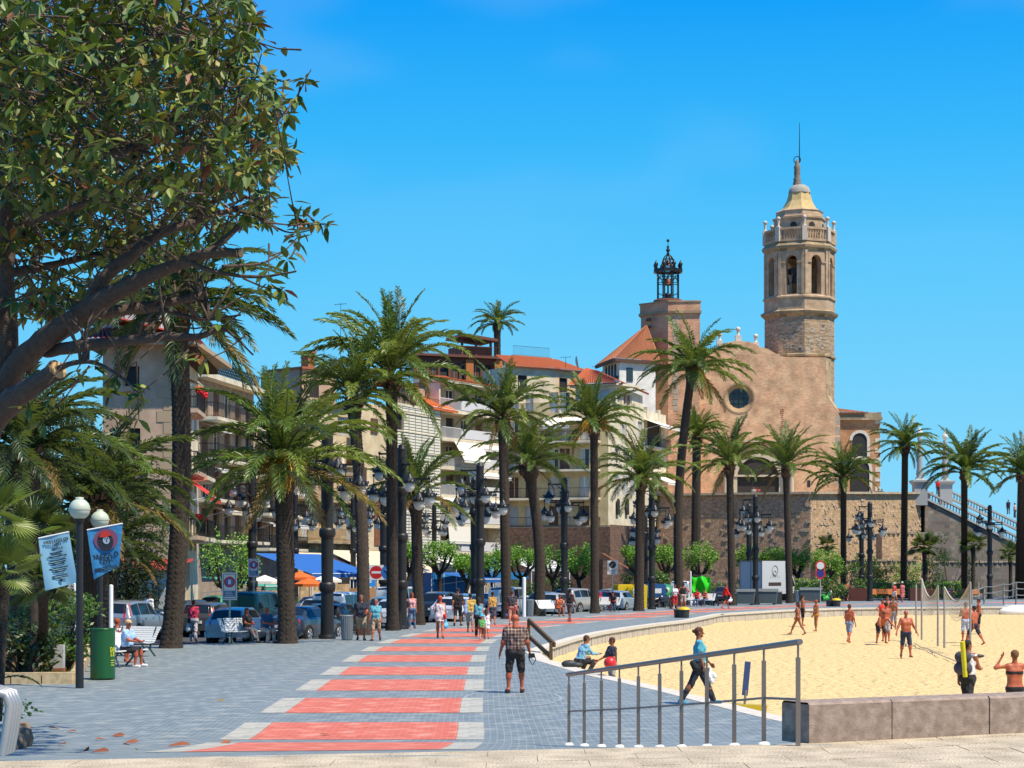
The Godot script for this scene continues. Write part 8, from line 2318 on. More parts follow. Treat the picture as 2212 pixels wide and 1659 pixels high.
# o: skin, hair (color, style), fat, lean, head turn, legs [[thigh, knee, spread] x2], arms [[pitch, abduct, elbow, inward] x2]; wear: list of [name, kind, color, extra]
func person(label:String,foot:Vector3,turn:float,tall:float,o:Dictionary) -> Node3D:
	var root=base("person",label,"person",foot,turn)
	var s=tall/1.75
	var fat:float=o.get("fat",1.0);var fem:float=1.0 if o.get("fem",false) else 0.0
	var cell:float=o.get("cell",0.026)
	var hipw=0.095*lerpf(1.0,fat,0.4)
	var shw=lerpf(0.185,0.155,fem)*lerpf(1.0,fat,0.35)
	var lean:float=o.get("lean",0.0)
	var hip=Vector3(0,0.93,0)
	var J={}
	var lg=o.get("legs",[[0.28,0.1,0.03],[-0.2,0.35,0.03]])
	for k in 2:
		var sx=1.0 if k==0 else -1.0
		var a:float=lg[k][0];var kn:float=lg[k][1];var sp:float=lg[k][2]
		var h0=hip+Vector3(sx*hipw,-0.02,0)
		var k0=h0+Vector3(sx*sin(sp),-cos(a)*cos(sp),sin(a)).normalized()*0.43
		var a0=k0+Vector3(sx*sin(sp)*0.4,-cos(a-kn),sin(a-kn)).normalized()*0.42
		J["h%d" % k]=h0;J["k%d" % k]=k0;J["a%d" % k]=a0
		var fa=a-kn
		var fp_=-0.15 if fa>-0.2 else -0.75
		var ft=a0+Vector3(sx*0.03,-0.045+(fp_+0.15)*0.13,0.15)
		J["f%d" % k]=ft
	var up=Vector3(0,cos(lean),sin(lean))
	var chest=hip+up*0.36;var neck=hip+up*0.54
	for k in 2:
		var sx=1.0 if k==0 else -1.0
		var ar=o.get("arms",[[-0.25,0.1,0.25,0.0],[0.3,0.1,0.3,0.0]])[k]
		var s0=neck+Vector3(sx*shw,-0.045,0)
		var dir=Vector3(sx*sin(ar[1]),-cos(ar[0])*cos(ar[1]),sin(ar[0])*cos(ar[1])).normalized()
		var e0=s0+dir*0.285
		var tgt=Vector3(-sx*ar[3],ar[4] if ar.size()>4 else 0.0,1.0 if ar.size()<5 else 0.1)
		var ax=dir.cross(tgt).normalized() if dir.cross(tgt).length()>0.05 else Vector3(-1,0,0)
		var fd=dir.rotated(ax,ar[2]).normalized()
		var w0=e0+fd*0.25
		J["s%d" % k]=s0;J["e%d" % k]=e0;J["w%d" % k]=w0;J["fd%d" % k]=fd
	var lowest=minf(J.a0.y,J.a1.y)-0.085
	if o.has("sit"):lowest=hip.y-0.09-float(o.sit)/s
	for k in J.keys():if not k.begins_with("fd"):J[k]-=Vector3(0,lowest,0)
	hip.y-=lowest;chest.y-=lowest;neck.y-=lowest
	var T=[]   # torso
	var bel=0.118*fat
	var dp=Vector3(0,0,0.01)
	T.append([hip+Vector3(-hipw*0.75,0.0,-0.01),hip+Vector3(hipw*0.75,0.0,-0.01),0.118+0.012*fem+0.02*(fat-1),0.118+0.012*fem+0.02*(fat-1)])
	T.append([hip+up*0.16+Vector3(-0.05,0,(fat-1)*0.12),hip+up*0.16+Vector3(0.05,0,(fat-1)*0.12),bel*lerpf(1,0.9,fem),bel*lerpf(1,0.9,fem)])
	T.append([chest+Vector3(-shw*0.48,0,0.012),chest+Vector3(shw*0.48,0,0.012),0.113*lerpf(1,fat,0.5),0.113*lerpf(1,fat,0.5)])
	for sx in [-1.0,1.0]:T.append([hip+up*0.05+Vector3(sx*0.055,0,(fat-1)*0.06),chest+Vector3(sx*shw*0.42,0.02,0.004),0.105*lerpf(fat,1,0.4)*lerpf(1,0.88,fem),0.108*lerpf(1,fat,0.5)])
	if fem:T.append([chest+Vector3(-0.06,0.0,0.08),chest+Vector3(0.06,0.0,0.08),0.06,0.06])
	T.append([J.s0+Vector3(-0.02,0.0,0),J.s1+Vector3(0.02,0.0,0),0.068,0.068])
	var A=[];var L=[];var S=[]
	var am=lerpf(1.0,0.84,fem)*lerpf(1.0,fat,0.4)
	for k in 2:
		A.append([J["s%d" % k],J["e%d" % k],0.054*am,0.040*am]);A.append([J["e%d" % k],J["w%d" % k],0.041*am,0.027*am])
		L.append([J["h%d" % k],J["k%d" % k],0.088*lerpf(1,fat,0.5),0.056]);L.append([J["k%d" % k].lerp(J["a%d" % k],0.25),J["a%d" % k],0.056,0.036]);L.append([J["k%d" % k],J["k%d" % k].lerp(J["a%d" % k],0.3),0.053,0.058])
		S.append([J["a%d" % k]-Vector3(0,0.04,0.035),J["f%d" % k],0.042,0.033])
	var nk=[[neck+Vector3(0,-0.04,0),neck+up*0.09,0.056,0.052]]
	var x=Transform3D(Basis.IDENTITY.scaled(Vector3.ONE*s),Vector3.ZERO)
	var body=MB.new()
	var skin:Color=SK[o.get("skin","tan")]
	blend(body,nets(T+A+L+S+nk,cell,0.06),x,skin)
	var hb=Basis(Vector3.UP,o.get("head",0.0))*Basis(Vector3.RIGHT,o.get("nod",0.0)+lean*0.5)
	var hx=Transform3D(hb.scaled(Vector3.ONE*s*o.get("hs",1.0)),(neck+up*0.085+Vector3(0,0.0,0.005))*s)
	blend(body,head_net(),hx,skin,head_paint)
	for k in 2:
		var sx=1.0 if k==0 else -1.0
		var y=-J["fd%d" % k];var z=(Vector3(0,0,1)-y*y.z);z=z.normalized() if z.length()>0.2 else (Vector3(0,1,0)-y*y.y).normalized()
		var xx=y.cross(z)
		var hbas=Basis(xx*sx,y,z)
		blend(body,hand_net(),Transform3D(hbas.scaled(Vector3.ONE*s*lerpf(1.0,0.9,fem)),(J["w%d" % k]-y*0.015)*s),skin)
	part("body",body,sk("skin"),root)
	# clothes follow the bones, a little larger
	var grow=func(list:Array,by:float) -> Array:
		var r=[]
		for b in list:r.append([b[0],b[1],b[2]+by,b[3]+by])
		return r
	for w in o.get("wear",[]):
		var g:Dictionary
		var m=cloth(w[0]+str(w[2]),w[2])
		if w.size()>3 and w[3] is Material:m=w[3]
		var cm=MB.new()
		if w[1]=="shirt" or w[1]=="longshirt":
			var sl=[]
			for k in 2:
				if w[1]=="shirt":sl.append([J["s%d" % k],J["s%d" % k].lerp(J["e%d" % k],0.62),0.066*am,0.066*am])
				else:sl.append_array([[J["s%d" % k],J["e%d" % k],0.068*am,0.056*am],[J["e%d" % k],J["w%d" % k],0.054*am,0.042*am]])
			g=nets(grow.call(T,0.018)+sl,cell*0.9,0.035,hip.y-0.12-(0.06 if w[1]=="longshirt" else 0.0),neck.y+0.035)
		elif w[1]=="vest":g=nets(grow.call(T,0.015),cell*0.9,0.035,hip.y-0.06,neck.y+0.0)
		elif w[1]=="bra":g=nets(grow.call(T,0.012),cell*0.8,0.03,chest.y-0.05,chest.y+0.03)
		elif w[1]=="briefs":g=nets(grow.call([T[0]],0.014)+[[J.h0,J.h0.lerp(J.k0,0.12),0.1,0.09],[J.h1,J.h1.lerp(J.k1,0.12),0.1,0.09]],cell*0.8,0.03,hip.y-0.13,hip.y+0.04)
		elif w[1]=="shorts" or w[1]=="trousers" or w[1]=="kneeshorts":
			var b=grow.call([T[0]],0.022)
			for k in 2:
				var t={"shorts":0.62,"kneeshorts":0.95,"trousers":1.0}[w[1]]
				b.append([J["h%d" % k],J["h%d" % k].lerp(J["k%d" % k],t),0.1*lerpf(1,fat,0.5),0.085 if t<1 else 0.072])
				if w[1]=="trousers":b.append([J["k%d" % k],J["k%d" % k].lerp(J["a%d" % k],0.97),0.072,0.066])
			g=nets(b,cell*0.9,0.03,-9.0,hip.y+0.1)
		elif w[1]=="skirt" or w[1]=="dress":
			var b=grow.call([T[0]],0.02);var l:float=0.45 if w.size()<4 else w[3]
			b.append([hip,hip-Vector3(0,l,-0.02),0.14,0.2]);b.append([J.h0,J.h0.lerp(J.k0,l/0.45),0.1,0.09]);b.append([J.h1,J.h1.lerp(J.k1,l/0.45),0.1,0.09])
			if w[1]=="dress":b+=grow.call(T,0.016)
			g=nets(b,cell,0.05,hip.y-l,(neck.y-0.02) if w[1]=="dress" else hip.y+0.08)
		elif w[1]=="shoes":g=nets(grow.call(S,0.012),cell*0.7,0.02)
		elif w[1]=="towel":
			var c0=J.s0+Vector3(0,0.06,-0.02)
			g=nets([[c0+Vector3(0,-0.05,0.13),c0+Vector3(0,0.03,0),0.05,0.05],[c0,c0+Vector3(0.02,-0.55,-0.15),0.06,0.09]],cell,0.03)
		elif w[1]=="hair" or w[1]=="longhair" or w[1]=="bun" or w[1]=="cap" or w[1]=="hat":
			var hm=[[Vector3(0,0.15,-0.02),Vector3(0,0.155,0.005),0.09,0.085],[Vector3(0,0.11,-0.045),Vector3(0,0.08,-0.045),0.068,0.055]]
			if w[1]=="longhair":hm.append_array([[Vector3(0,0.1,-0.06),Vector3(0,-0.1,-0.085),0.07,0.05],[Vector3(0.06,0.12,-0.02),Vector3(0.055,-0.02,-0.03),0.03,0.028],[Vector3(-0.06,0.12,-0.02),Vector3(-0.055,-0.02,-0.03),0.03,0.028]])
			if w[1]=="bun":hm.append([Vector3(0,0.14,-0.12),Vector3(0,0.145,-0.125),0.042,0.042])
			if w[1]=="cap":hm=[[Vector3(0,0.165,-0.015),Vector3(0,0.17,0.01),0.092,0.086],[Vector3(-0.03,0.165,0.11),Vector3(0.03,0.165,0.11),0.02,0.02],[Vector3(0,0.165,0.06),Vector3(0,0.165,0.13),0.03,0.02]]
			if w[1]=="hat":
				hm=[[Vector3(0,0.17,-0.01),Vector3(0,0.19,0.01),0.092,0.085]]
				for j in 12:hm.append([Vector3(cos(TAU*j/12)*0.09,0.15,sin(TAU*j/12)*0.1),Vector3(cos(TAU*j/12)*0.13,0.135,sin(TAU*j/12)*0.14),0.02,0.014])
			g=nets(hm,0.011,0.015,0.1 if w[1]=="cap" else -9.0)
			blend(cm,g,hx)
			part({"bun":"hair","longhair":"hair"}.get(w[1],w[1]),cm,m,root)
			continue
		elif w[1]=="bag":
			var at=J["w%d" % int(w[3])]+Vector3(0,-0.1,0.0)
			g=nets([[at,at+Vector3(0,-0.28,0),0.03,0.11],[at+Vector3(0,-0.2,0.08),at+Vector3(0,-0.28,-0.08),0.08,0.1]],cell,0.04)
		elif w[1]=="sidebag":
			var at=J["h%d" % int(w[3])]+Vector3(0.08*(1 if int(w[3])==0 else -1),0.05,-0.05)
			g=nets([[at+Vector3(0,0.02,-0.09),at+Vector3(0,-0.08,-0.03),0.07,0.085],[at+Vector3(0,0.1,0),J["s%d" % (1-int(w[3]))]+Vector3(0,0.05,-0.03),0.012,0.012]],cell*0.7,0.02)
		elif w[1]=="backpack":
			var at=chest+Vector3(0,0,-0.22)
			g=nets([[at+Vector3(-0.07,0.12,0),at+Vector3(0.07,0.12,0),0.13,0.13],[at+Vector3(-0.07,-0.14,0),at+Vector3(0.07,-0.14,0),0.15,0.15]],cell,0.05)
		blend(cm,g,x,Color.WHITE,null,0.014 if w[1] in ["shirt","longshirt","trousers","shorts","kneeshorts","dress","skirt","vest","towel","bag"] else 0.0)
		part({"longshirt":"shirt","kneeshorts":"shorts","vest":"shirt","bra":"top","sidebag":"bag"}.get(w[1],w[1]),cm,m,root)
	return root
func plaid() -> StandardMaterial3D:
	if M.has("plaid"):return M.plaid
	var im=Image.create(64,64,false,Image.FORMAT_RGB8)
	for y in 64:
		for xx in 64:
			var c=Color(0.10,0.045,0.04)
			if xx % 32<5 or y % 32<5:c=Color(0.42,0.33,0.25)
			if xx % 32>14 and xx % 32<20:c=c.lerp(Color(0.02,0.02,0.025),0.6)
			if y % 32>14 and y % 32<20:c=c.lerp(Color(0.02,0.02,0.025),0.5)
			im.set_pixel(xx,y,c.linear_to_srgb())
	var m=StandardMaterial3D.new();m.albedo_texture=ImageTexture.create_from_image(im);m.roughness=0.9
	m.uv1_triplanar=true;m.uv1_scale=Vector3.ONE*6.5
	m.resource_name="plaid";M.plaid=m
	return m
const WALK:=[[0.34,0.06,0.02],[-0.3,0.3,0.02]]
const WALK2:=[[-0.26,0.42,0.02],[0.3,0.04,0.02]]
const STAND:=[[0.03,0.04,0.06],[-0.02,0.03,0.06]]
const WIDE:=[[0.12,0.1,0.16],[-0.12,0.1,0.16]]
const SIT:=[[1.5,1.45,0.06],[1.45,1.5,0.06]]
const DOWN:=[[0.05,0.12,0.2,0.0],[0.0,0.12,0.2,0.0]]
const SWING:=[[-0.35,0.1,0.2,0.0],[0.35,0.1,0.35,0.0]]
const AKIMBO:=[[-0.3,0.75,1.5,1.2],[-0.3,0.75,1.5,1.2]]
const LAP:=[[0.55,0.1,1.0,0.5],[0.6,0.1,0.9,0.5]]
const GREET:=[[1.2,0.15,0.3,0.0],[0.1,0.12,0.3,0.0]]
func yaw_to(u0:float) -> float:return u0
func people() -> void:
	var AW=PI   # facing away from the eye
	var blk=Color(0.014,0.014,0.017);var wht=Color(0.7,0.7,0.7);var navy=Color(0.018,0.024,0.045);var hair=Color(0.016,0.011,0.008);var brown=Color(0.07,0.03,0.015);var khaki=Color(0.33,0.25,0.17);var red=Color(0.6,0.02,0.02);var aqua=Color(0.10,0.36,0.46);var grey=Color(0.3,0.29,0.28)
	# promenade, near
	person("stout bald man in plaid shirt and dark shorts walking away, camera in his right hand",G(1113,1497),AW+0.05,1.74,{"skin":"red","hs":1.1,"fat":1.3,"cell":0.016,"lean":0.03,"nod":0.22,"legs":[[0.05,0.1,0.09],[0.16,0.12,0.09]],"arms":[[0.0,0.26,0.25,0.0],[0.08,0.26,0.3,0.0]],"wear":[["plaid","shirt",wht,plaid()],["shorts","kneeshorts",Color(0.022,0.017,0.017)],["sandals","shoes",Color(0.05,0.025,0.018)]]})
	person("woman with hair bun in turquoise shirt walking right beside the railing with plastic bag",G(1510,1521),PI/2-0.1,1.62,{"skin":"tan","fem":true,"fat":1.1,"cell":0.016,"legs":[[0.42,0.05,0.02],[-0.42,0.12,0.02]],"arms":[[0.25,0.12,0.5,0.0],[0.1,0.1,0.2,0.0]],"wear":[["shirt","shirt",Color(0.07,0.33,0.42)],["jeans","trousers",Color(0.016,0.018,0.026)],["shoe","shoes",Color(0.05,0.25,0.4)],["hair","bun",Color(0.10,0.035,0.018)],["bag","bag",wht,0],["hbag","sidebag",blk,1]]})
	person("woman in light blue top sitting cross legged on the beach wall edge",G(1252,1437),PI*0.62,1.64,{"skin":"tan","fem":true,"cell":0.018,"sit":0.03,"lean":0.35,"legs":[[1.85,2.35,0.25],[1.6,2.2,0.35]],"arms":[[0.7,0.1,0.9,0.4],[0.7,0.1,0.9,0.4]],"wear":[["shirt","longshirt",Color(0.17,0.38,0.52)],["jeans","trousers",blk],["hair","hair",Color(0.08,0.025,0.015)]]})
	person("boy in dark grey shirt standing on the sand holding a red ball",X(1322,53.5,-0.52),-PI/2+0.35,1.48,{"skin":"tan","cell":0.018,"head":-0.2,"legs":STAND,"arms":[[0.1,0.1,0.5,0.3],[0.5,0.1,0.6,0.0]],"wear":[["shirt","shirt",Color(0.035,0.038,0.05)],["jeans","trousers",grey],["hair","hair",Color(0.08,0.025,0.015)]]})
	var mb=MB.new();var bp=P(1318,1432,53.2);mb.ball(bp,Vector3(0.17,0.17,0.17),14);tag(part("red_ball",mb,cloth("redball",red,0.4),self),"dark red ball held by the boy on the sand","ball")
	person("man in white singlet carrying a dark duffel bag and yellow tube behind the granite wall",X(2090,45.7,-0.55),PI*0.78,1.74,{"skin":"tan","cell":0.018,"head":-0.5,"legs":WALK,"arms":[[-0.1,0.1,0.3,0.0],[0.3,0.2,1.2,0.4]],"wear":[["singlet","vest",wht],["shorts","kneeshorts",blk],["hair","hair",hair],["bag","backpack",Color(0.05,0.05,0.07)]]})
	mb=MB.new();mb.tube([P(2085,1462,45.4),P(2079,1386,45.3)],[0.055,0.06],10);tag(part("yellow_tube",mb,mat("yellowtube",0.62,0.55,0.01,0.5),self),"bright yellow tube slung over the singlet man's shoulder","tube")
	person("sunburnt woman in dark bikini with both hands at her hair, by the right edge",X(2192,41.8,-0.55),AW+0.1,1.64,{"skin":"red","fem":true,"cell":0.018,"legs":STAND,"arms":[[0.2,1.45,2.25,0.5,1.3],[0.2,1.45,2.25,0.5,1.3]],"wear":[["bikini","bra",blk],["bikini","briefs",blk],["hair","hair",Color(0.16,0.07,0.025)]]})
	# strollers on the promenade
	person("man in navy polo and khaki shorts walking towards the camera beside the woman in aqua",G(780,1383),0.1,1.78,{"skin":"red","fat":1.15,"legs":WALK,"arms":[[0.3,0.12,1.0,0.3],[-0.2,0.12,0.2,0.0]],"wear":[["polo","shirt",navy],["shorts","kneeshorts",khaki],["shoe","shoes",blk],["hair","hair",Color(0.12,0.09,0.07)]]})
	person("grey haired woman in aqua shirt and khaki shorts walking beside the navy polo man",G(812,1384),-0.1,1.62,{"skin":"red","fem":true,"fat":1.2,"legs":WALK2,"arms":SWING,"wear":[["shirt","shirt",aqua],["shorts","kneeshorts",khaki],["shoe","shoes",blk],["hair","hair",Color(0.22,0.13,0.09)]]})
	person("woman in white tunic with red and blue bags walking away on the red paving",G(951,1379),AW,1.72,{"skin":"red","fem":true,"fat":1.15,"legs":WALK,"arms":DOWN,"wear":[["tunic","dress",Color(0.62,0.56,0.58),0.2],["hair","hair",Color(0.45,0.05,0.02)],["bag","sidebag",Color(0.7,0.03,0.01),1],["bag","bag",Color(0.12,0.45,0.75),1]]})
	person("man in black shirt and shorts walking away by the dark parked car",G(989,1352),AW-0.1,1.82,{"skin":"tan","fat":1.15,"legs":WALK2,"arms":SWING,"wear":[["shirt","shirt",blk],["shorts","kneeshorts",blk],["shoe","shoes",blk],["cap","cap",blk]]})
	person("man in yellow shirt with blue striped towel over his shoulder walking away",G(1016,1366),AW,1.72,{"skin":"tan","legs":WALK,"arms":SWING,"wear":[["shirt","shirt",Color(0.55,0.38,0.08)],["shorts","kneeshorts",grey],["towel","towel",Color(0.22,0.3,0.5)],["hair","hair",hair]]})
	person("dark haired woman in aqua vest leading the two children",G(1034,1376),AW,1.64,{"skin":"red","fem":true,"legs":WALK,"arms":DOWN,"wear":[["vest","vest",aqua],["jeans","trousers",blk],["hair","longhair",hair]]})
	person("small child in green shirt and blue sun hat walking with the aqua vest woman",G(1041,1384),AW,0.98,{"skin":"fair","hs":1.35,"legs":WALK2,"arms":DOWN,"wear":[["shirt","shirt",Color(0.12,0.42,0.12)],["shorts","kneeshorts",Color(0.22,0.07,0.04)],["hat","hat",Color(0.06,0.42,0.62)]]})
	person("girl in white dress walking right of the child in the blue hat",G(1051,1380),AW,1.2,{"skin":"red","hs":1.2,"fem":true,"legs":WALK,"arms":DOWN,"wear":[["dress","dress",wht,0.3],["hair","longhair",brown]]})
	person("man in ochre shirt and patterned skirt wrap walking away left of the white van",G(1064,1350),AW,1.66,{"skin":"tan","fem":true,"fat":1.15,"legs":WALK,"arms":SWING,"wear":[["shirt","shirt",Color(0.5,0.31,0.08)],["skirt","skirt",Color(0.05,0.055,0.08),0.55],["hair","hair",hair],["bag","bag",Color(0.1,0.13,0.22),0]]})
	person("man in grey shirt carrying bags, walking away before the white van",G(1106,1352),AW,1.74,{"skin":"red","legs":WALK2,"arms":DOWN,"wear":[["shirt","shirt",Color(0.045,0.045,0.055)],["shorts","kneeshorts",Color(0.42,0.2,0.14)],["hair","hair",brown],["bag","bag",Color(0.1,0.12,0.2),0],["bag","sidebag",Color(0.55,0.2,0.2),1]]})
	person("woman in pink top and jeans standing by the lamp column right of the dark box",G(890,1358),0.2,1.66,{"skin":"red","fem":true,"legs":STAND,"arms":DOWN,"wear":[["top","vest",Color(0.6,0.32,0.34)],["jeans","trousers",Color(0.06,0.13,0.25)],["hair","longhair",Color(0.16,0.03,0.015)]]})
	person("slim man in black tank top and shorts walking near the beach wall",G(1231,1343),AW-0.5,1.74,{"skin":"dark","legs":WALK,"arms":SWING,"wear":[["vest","vest",blk],["shorts","kneeshorts",Color(0.06,0.065,0.07)],["hair","hair",hair],["shoe","shoes",Color(0.2,0.05,0.03)]]})
	person("woman in crimson top and pale trousers walking away between the parked cars",G(418,1386,-0.1),AW+0.1,1.66,{"skin":"dark","fem":true,"fat":1.1,"legs":WALK,"arms":DOWN,"wear":[["top","shirt",Color(0.52,0.03,0.08)],["trousers","trousers",Color(0.42,0.4,0.42)],["hair","hair",Color(0.12,0.025,0.015)],["bag","sidebag",Color(0.06,0.04,0.03),0],["bag","bag",wht,0]]})
	person("man in white shirt bending at the back of the silver blue SUV",X(192,84,-0.1),0.9,1.74,{"skin":"dark","lean":0.35,"legs":STAND,"arms":[[0.5,0.1,0.6,0.0],[0.5,0.1,0.6,0.0]],"wear":[["shirt","longshirt",wht],["trousers","trousers",navy],["hair","hair",hair]]})
	person("man in white shirt standing behind the silver blue SUV's front door",X(322,92,-0.1),AW-0.6,1.78,{"skin":"dark","legs":STAND,"arms":DOWN,"wear":[["shirt","longshirt",wht],["trousers","trousers",navy],["hair","hair",hair]]})
	# on benches
	person("person in blue flowered shirt and straw hat on the bench by the green bin",X(272,58,0),PI/2-0.35,1.68,{"skin":"red","fat":1.25,"cell":0.02,"sit":0.45,"lean":0.12,"head":-0.3,"legs":SIT,"arms":LAP,"wear":[["shirt","shirt",Color(0.28,0.5,0.72),mat("flowered",0.62,0.72,0.82,0.9,ntex("flow",0.06,Color(0.18,0.4,0.75),Color(1,1,1)),4.0)],["shorts","kneeshorts",blk],["shoe","shoes",wht],["hat","cap",Color(0.55,0.36,0.2)]]})
	person("red haired person leaning on the far side of the bench behind the green bin",X(247,60.5,0),PI/2+0.6,1.66,{"skin":"red","fem":true,"sit":0.45,"lean":0.15,"legs":SIT,"arms":[[0.3,0.3,1.9,0.6],[0.5,0.1,0.9,0.4]],"wear":[["shirt","vest",wht],["shorts","shorts",wht],["hair","hair",Color(0.3,0.06,0.02)]]})
	person("dark haired woman in black top sitting on the white bench",X(533,76.2,0),0.75,1.66,{"skin":"red","fem":true,"sit":0.45,"legs":[[1.5,1.2,0.06],[1.6,0.9,0.0]],"arms":LAP,"wear":[["shirt","shirt",blk],["trousers","trousers",Color(0.12,0.12,0.13)],["shoe","shoes",blk],["hair","longhair",hair]]})
	person("man in blue shirt and pale trousers sitting at the right end of the white bench",X(572,76.6,0),0.7,1.76,{"skin":"red","sit":0.45,"lean":0.2,"legs":SIT,"arms":LAP,"wear":[["shirt","shirt",Color(0.02,0.1,0.22)],["trousers","trousers",Color(0.5,0.44,0.38)],["shoe","shoes",Color(0.1,0.03,0.02)]]})
	person("sunburnt person in orange sitting at the right end of the bench by the swollen palm",X(1205,119,0),0.5,1.66,{"skin":"red","sit":0.45,"lean":0.35,"legs":SIT,"arms":LAP,"wear":[["shirt","vest",Color(0.6,0.14,0.03)],["shorts","shorts",Color(0.5,0.1,0.03)],["hair","hair",brown]]})
	person("man in dark shirt and jeans sitting hunched on the bench by the silver hatchback",X(1325,131,0),-0.2,1.74,{"skin":"red","sit":0.45,"lean":0.4,"legs":SIT,"arms":LAP,"wear":[["shirt","shirt",Color(0.03,0.02,0.03)],["jeans","trousers",Color(0.025,0.05,0.1)],["hair","hair",hair]]})
	person("man in red shirt sitting on the far bench before the motorbikes",X(1506,150,0),-0.4,1.74,{"skin":"red","sit":0.45,"lean":0.3,"legs":SIT,"arms":LAP,"wear":[["shirt","shirt",Color(0.7,0.04,0.02)],["jeans","trousers",Color(0.06,0.12,0.22)],["hair","hair",hair]]})
	person("person in orange shirt sitting right of the red shirted man before the motorbikes",X(1524,150.5,0),-0.6,1.7,{"skin":"red","sit":0.45,"lean":0.3,"legs":SIT,"arms":LAP,"wear":[["shirt","vest",Color(0.5,0.12,0.07)],["jeans","trousers",Color(0.06,0.09,0.16)],["hair","hair",hair]]})
	# far promenade
	person("man in long red shirt walking with a white bag before the far palm",G(1568,1315),AW*0.6,1.72,{"skin":"red","legs":WALK,"arms":SWING,"wear":[["shirt","longshirt",Color(0.75,0.015,0.01)],["shorts","shorts",blk],["hair","hair",brown],["bag","bag",wht,1]]})
	person("man in black vest and pale shorts standing beside the red scooter",G(1476,1315),AW,1.76,{"skin":"red","legs":STAND,"arms":AKIMBO,"wear":[["vest","vest",blk],["shorts","kneeshorts",Color(0.5,0.38,0.3)],["hair","hair",hair]]})
	person("woman in white shirt holding the red scooter",G(1458,1316),0.3,1.66,{"skin":"red","fem":true,"legs":STAND,"arms":[[0.5,0.15,0.7,0.2],[0.5,0.15,0.7,0.2]],"wear":[["shirt","shirt",Color(0.6,0.62,0.7)],["shorts","kneeshorts",Color(0.5,0.03,0.03)],["hair","hair",brown]]})
	person("walker in white cap and red top left of the other white capped walker",G(1932,1301),0.6,1.62,{"skin":"red","fem":true,"legs":WALK,"arms":SWING,"wear":[["top","vest",Color(0.6,0.04,0.08)],["shorts","shorts",Color(0.6,0.5,0.5)],["cap","cap",wht]]})
	person("walker in white cap and long red dress on the far promenade",G(1949,1301),0.3,1.7,{"skin":"red","fem":true,"fat":1.15,"legs":WALK2,"arms":SWING,"wear":[["dress","dress",Color(0.5,0.12,0.14),0.5],["cap","cap",wht]]})
	person("bare backed man riding the bicycle on the far promenade",X(1826,172,0),-0.7+PI,1.76,{"skin":"red","sit":0.88,"lean":0.45,"legs":[[1.25,1.1,0.08],[0.6,0.9,0.08]],"arms":[[1.0,0.2,0.3,0.0],[1.0,0.2,0.3,0.0]],"wear":[["shorts","kneeshorts",blk],["hair","hair",brown]]})
	person("person in dark blue sitting by the hedge right of the rust planter",X(2054,178,0),0.0,1.7,{"skin":"red","sit":0.45,"legs":SIT,"arms":LAP,"wear":[["shirt","shirt",navy],["jeans","trousers",navy],["hair","longhair",brown]]})
	# on the sand
	var Z=func(u,v):return G(u,v,-0.52)
	person("slim tanned woman in bikini walking left on the sand beside the black shorts man",Z.call(1723,1370),-PI/2-0.3,1.68,{"skin":"tan","fem":true,"legs":[[0.45,0.05,0.02],[-0.4,0.15,0.02]],"arms":[[-0.3,0.4,0.9,0.4],[-0.3,0.2,0.4,0.0]],"wear":[["bikini","bra",Color(0.25,0.06,0.02)],["bikini","briefs",Color(0.25,0.06,0.02)],["hair","longhair",Color(0.05,0.015,0.01)]]})
	person("man in black shorts stretching an arm towards the girl in yellow bikini",Z.call(1734,1352),PI/2,1.76,{"skin":"tan","legs":STAND,"arms":[[1.45,0.1,0.1,0.0],[0.0,0.15,0.3,0.0]],"wear":[["shorts","kneeshorts",blk],["hair","hair",hair]]})
	person("girl in yellow bikini standing on the sand facing the couple",Z.call(1763,1364),-PI/2+0.4,1.64,{"skin":"tan","fem":true,"legs":[[0.15,0.1,0.05],[-0.05,0.05,0.05]],"arms":[[0.2,0.1,1.2,0.8],[0.1,0.1,0.2,0.0]],"wear":[["bikini","bra",Color(0.55,0.32,0.02)],["bikini","briefs",Color(0.5,0.22,0.02)],["hair","hair",Color(0.3,0.06,0.02)]]})
	person("man in blue patterned shorts stepping on the sand, back to the camera",Z.call(1835,1389),AW-0.7,1.72,{"skin":"red","legs":[[0.3,0.1,0.06],[-0.38,0.2,0.06]],"arms":[[0.35,0.35,0.4,0.0],[-0.1,0.2,0.3,0.0]],"wear":[["shorts","kneeshorts",Color(0.14,0.17,0.26),mat("pattern",0.6,0.62,0.7,0.9,ntex("patt",0.09,Color(0.05,0.08,0.2),Color(1,1,1)),3.0)],["hair","hair",brown]]})
	person("man in dark shorts bending forward, hands on knees, on the sand",Z.call(1901,1390),0.2,1.72,{"skin":"red","fat":1.15,"lean":0.95,"nod":-0.3,"legs":[[0.55,0.75,0.2],[0.55,0.75,0.2]],"arms":[[0.75,0.3,0.25,0.0],[0.75,0.3,0.25,0.0]],"wear":[["shorts","kneeshorts",Color(0.04,0.03,0.03)],["hair","hair",brown]]})
	person("woman in red swimsuit, hands on hips, leftmost of the chatting beach group",Z.call(1906,1364),0.3,1.66,{"skin":"red","fem":true,"legs":STAND,"arms":AKIMBO,"wear":[["suit","vest",Color(0.65,0.02,0.01)],["suit","briefs",Color(0.65,0.02,0.01)],["hair","hair",brown]]})
	person("bare chested man at the back of the chatting beach group",Z.call(1917,1358),0.0,1.76,{"skin":"red","legs":STAND,"arms":DOWN,"wear":[["shorts","kneeshorts",navy],["hair","hair",brown]]})
	person("man in pale shorts seen from behind in the chatting beach group",Z.call(1914,1386),AW,1.76,{"skin":"red","legs":STAND,"arms":[[0.3,0.1,1.2,0.5],[0.3,0.1,1.2,0.5]],"wear":[["shorts","kneeshorts",Color(0.45,0.4,0.42)],["hair","hair",hair]]})
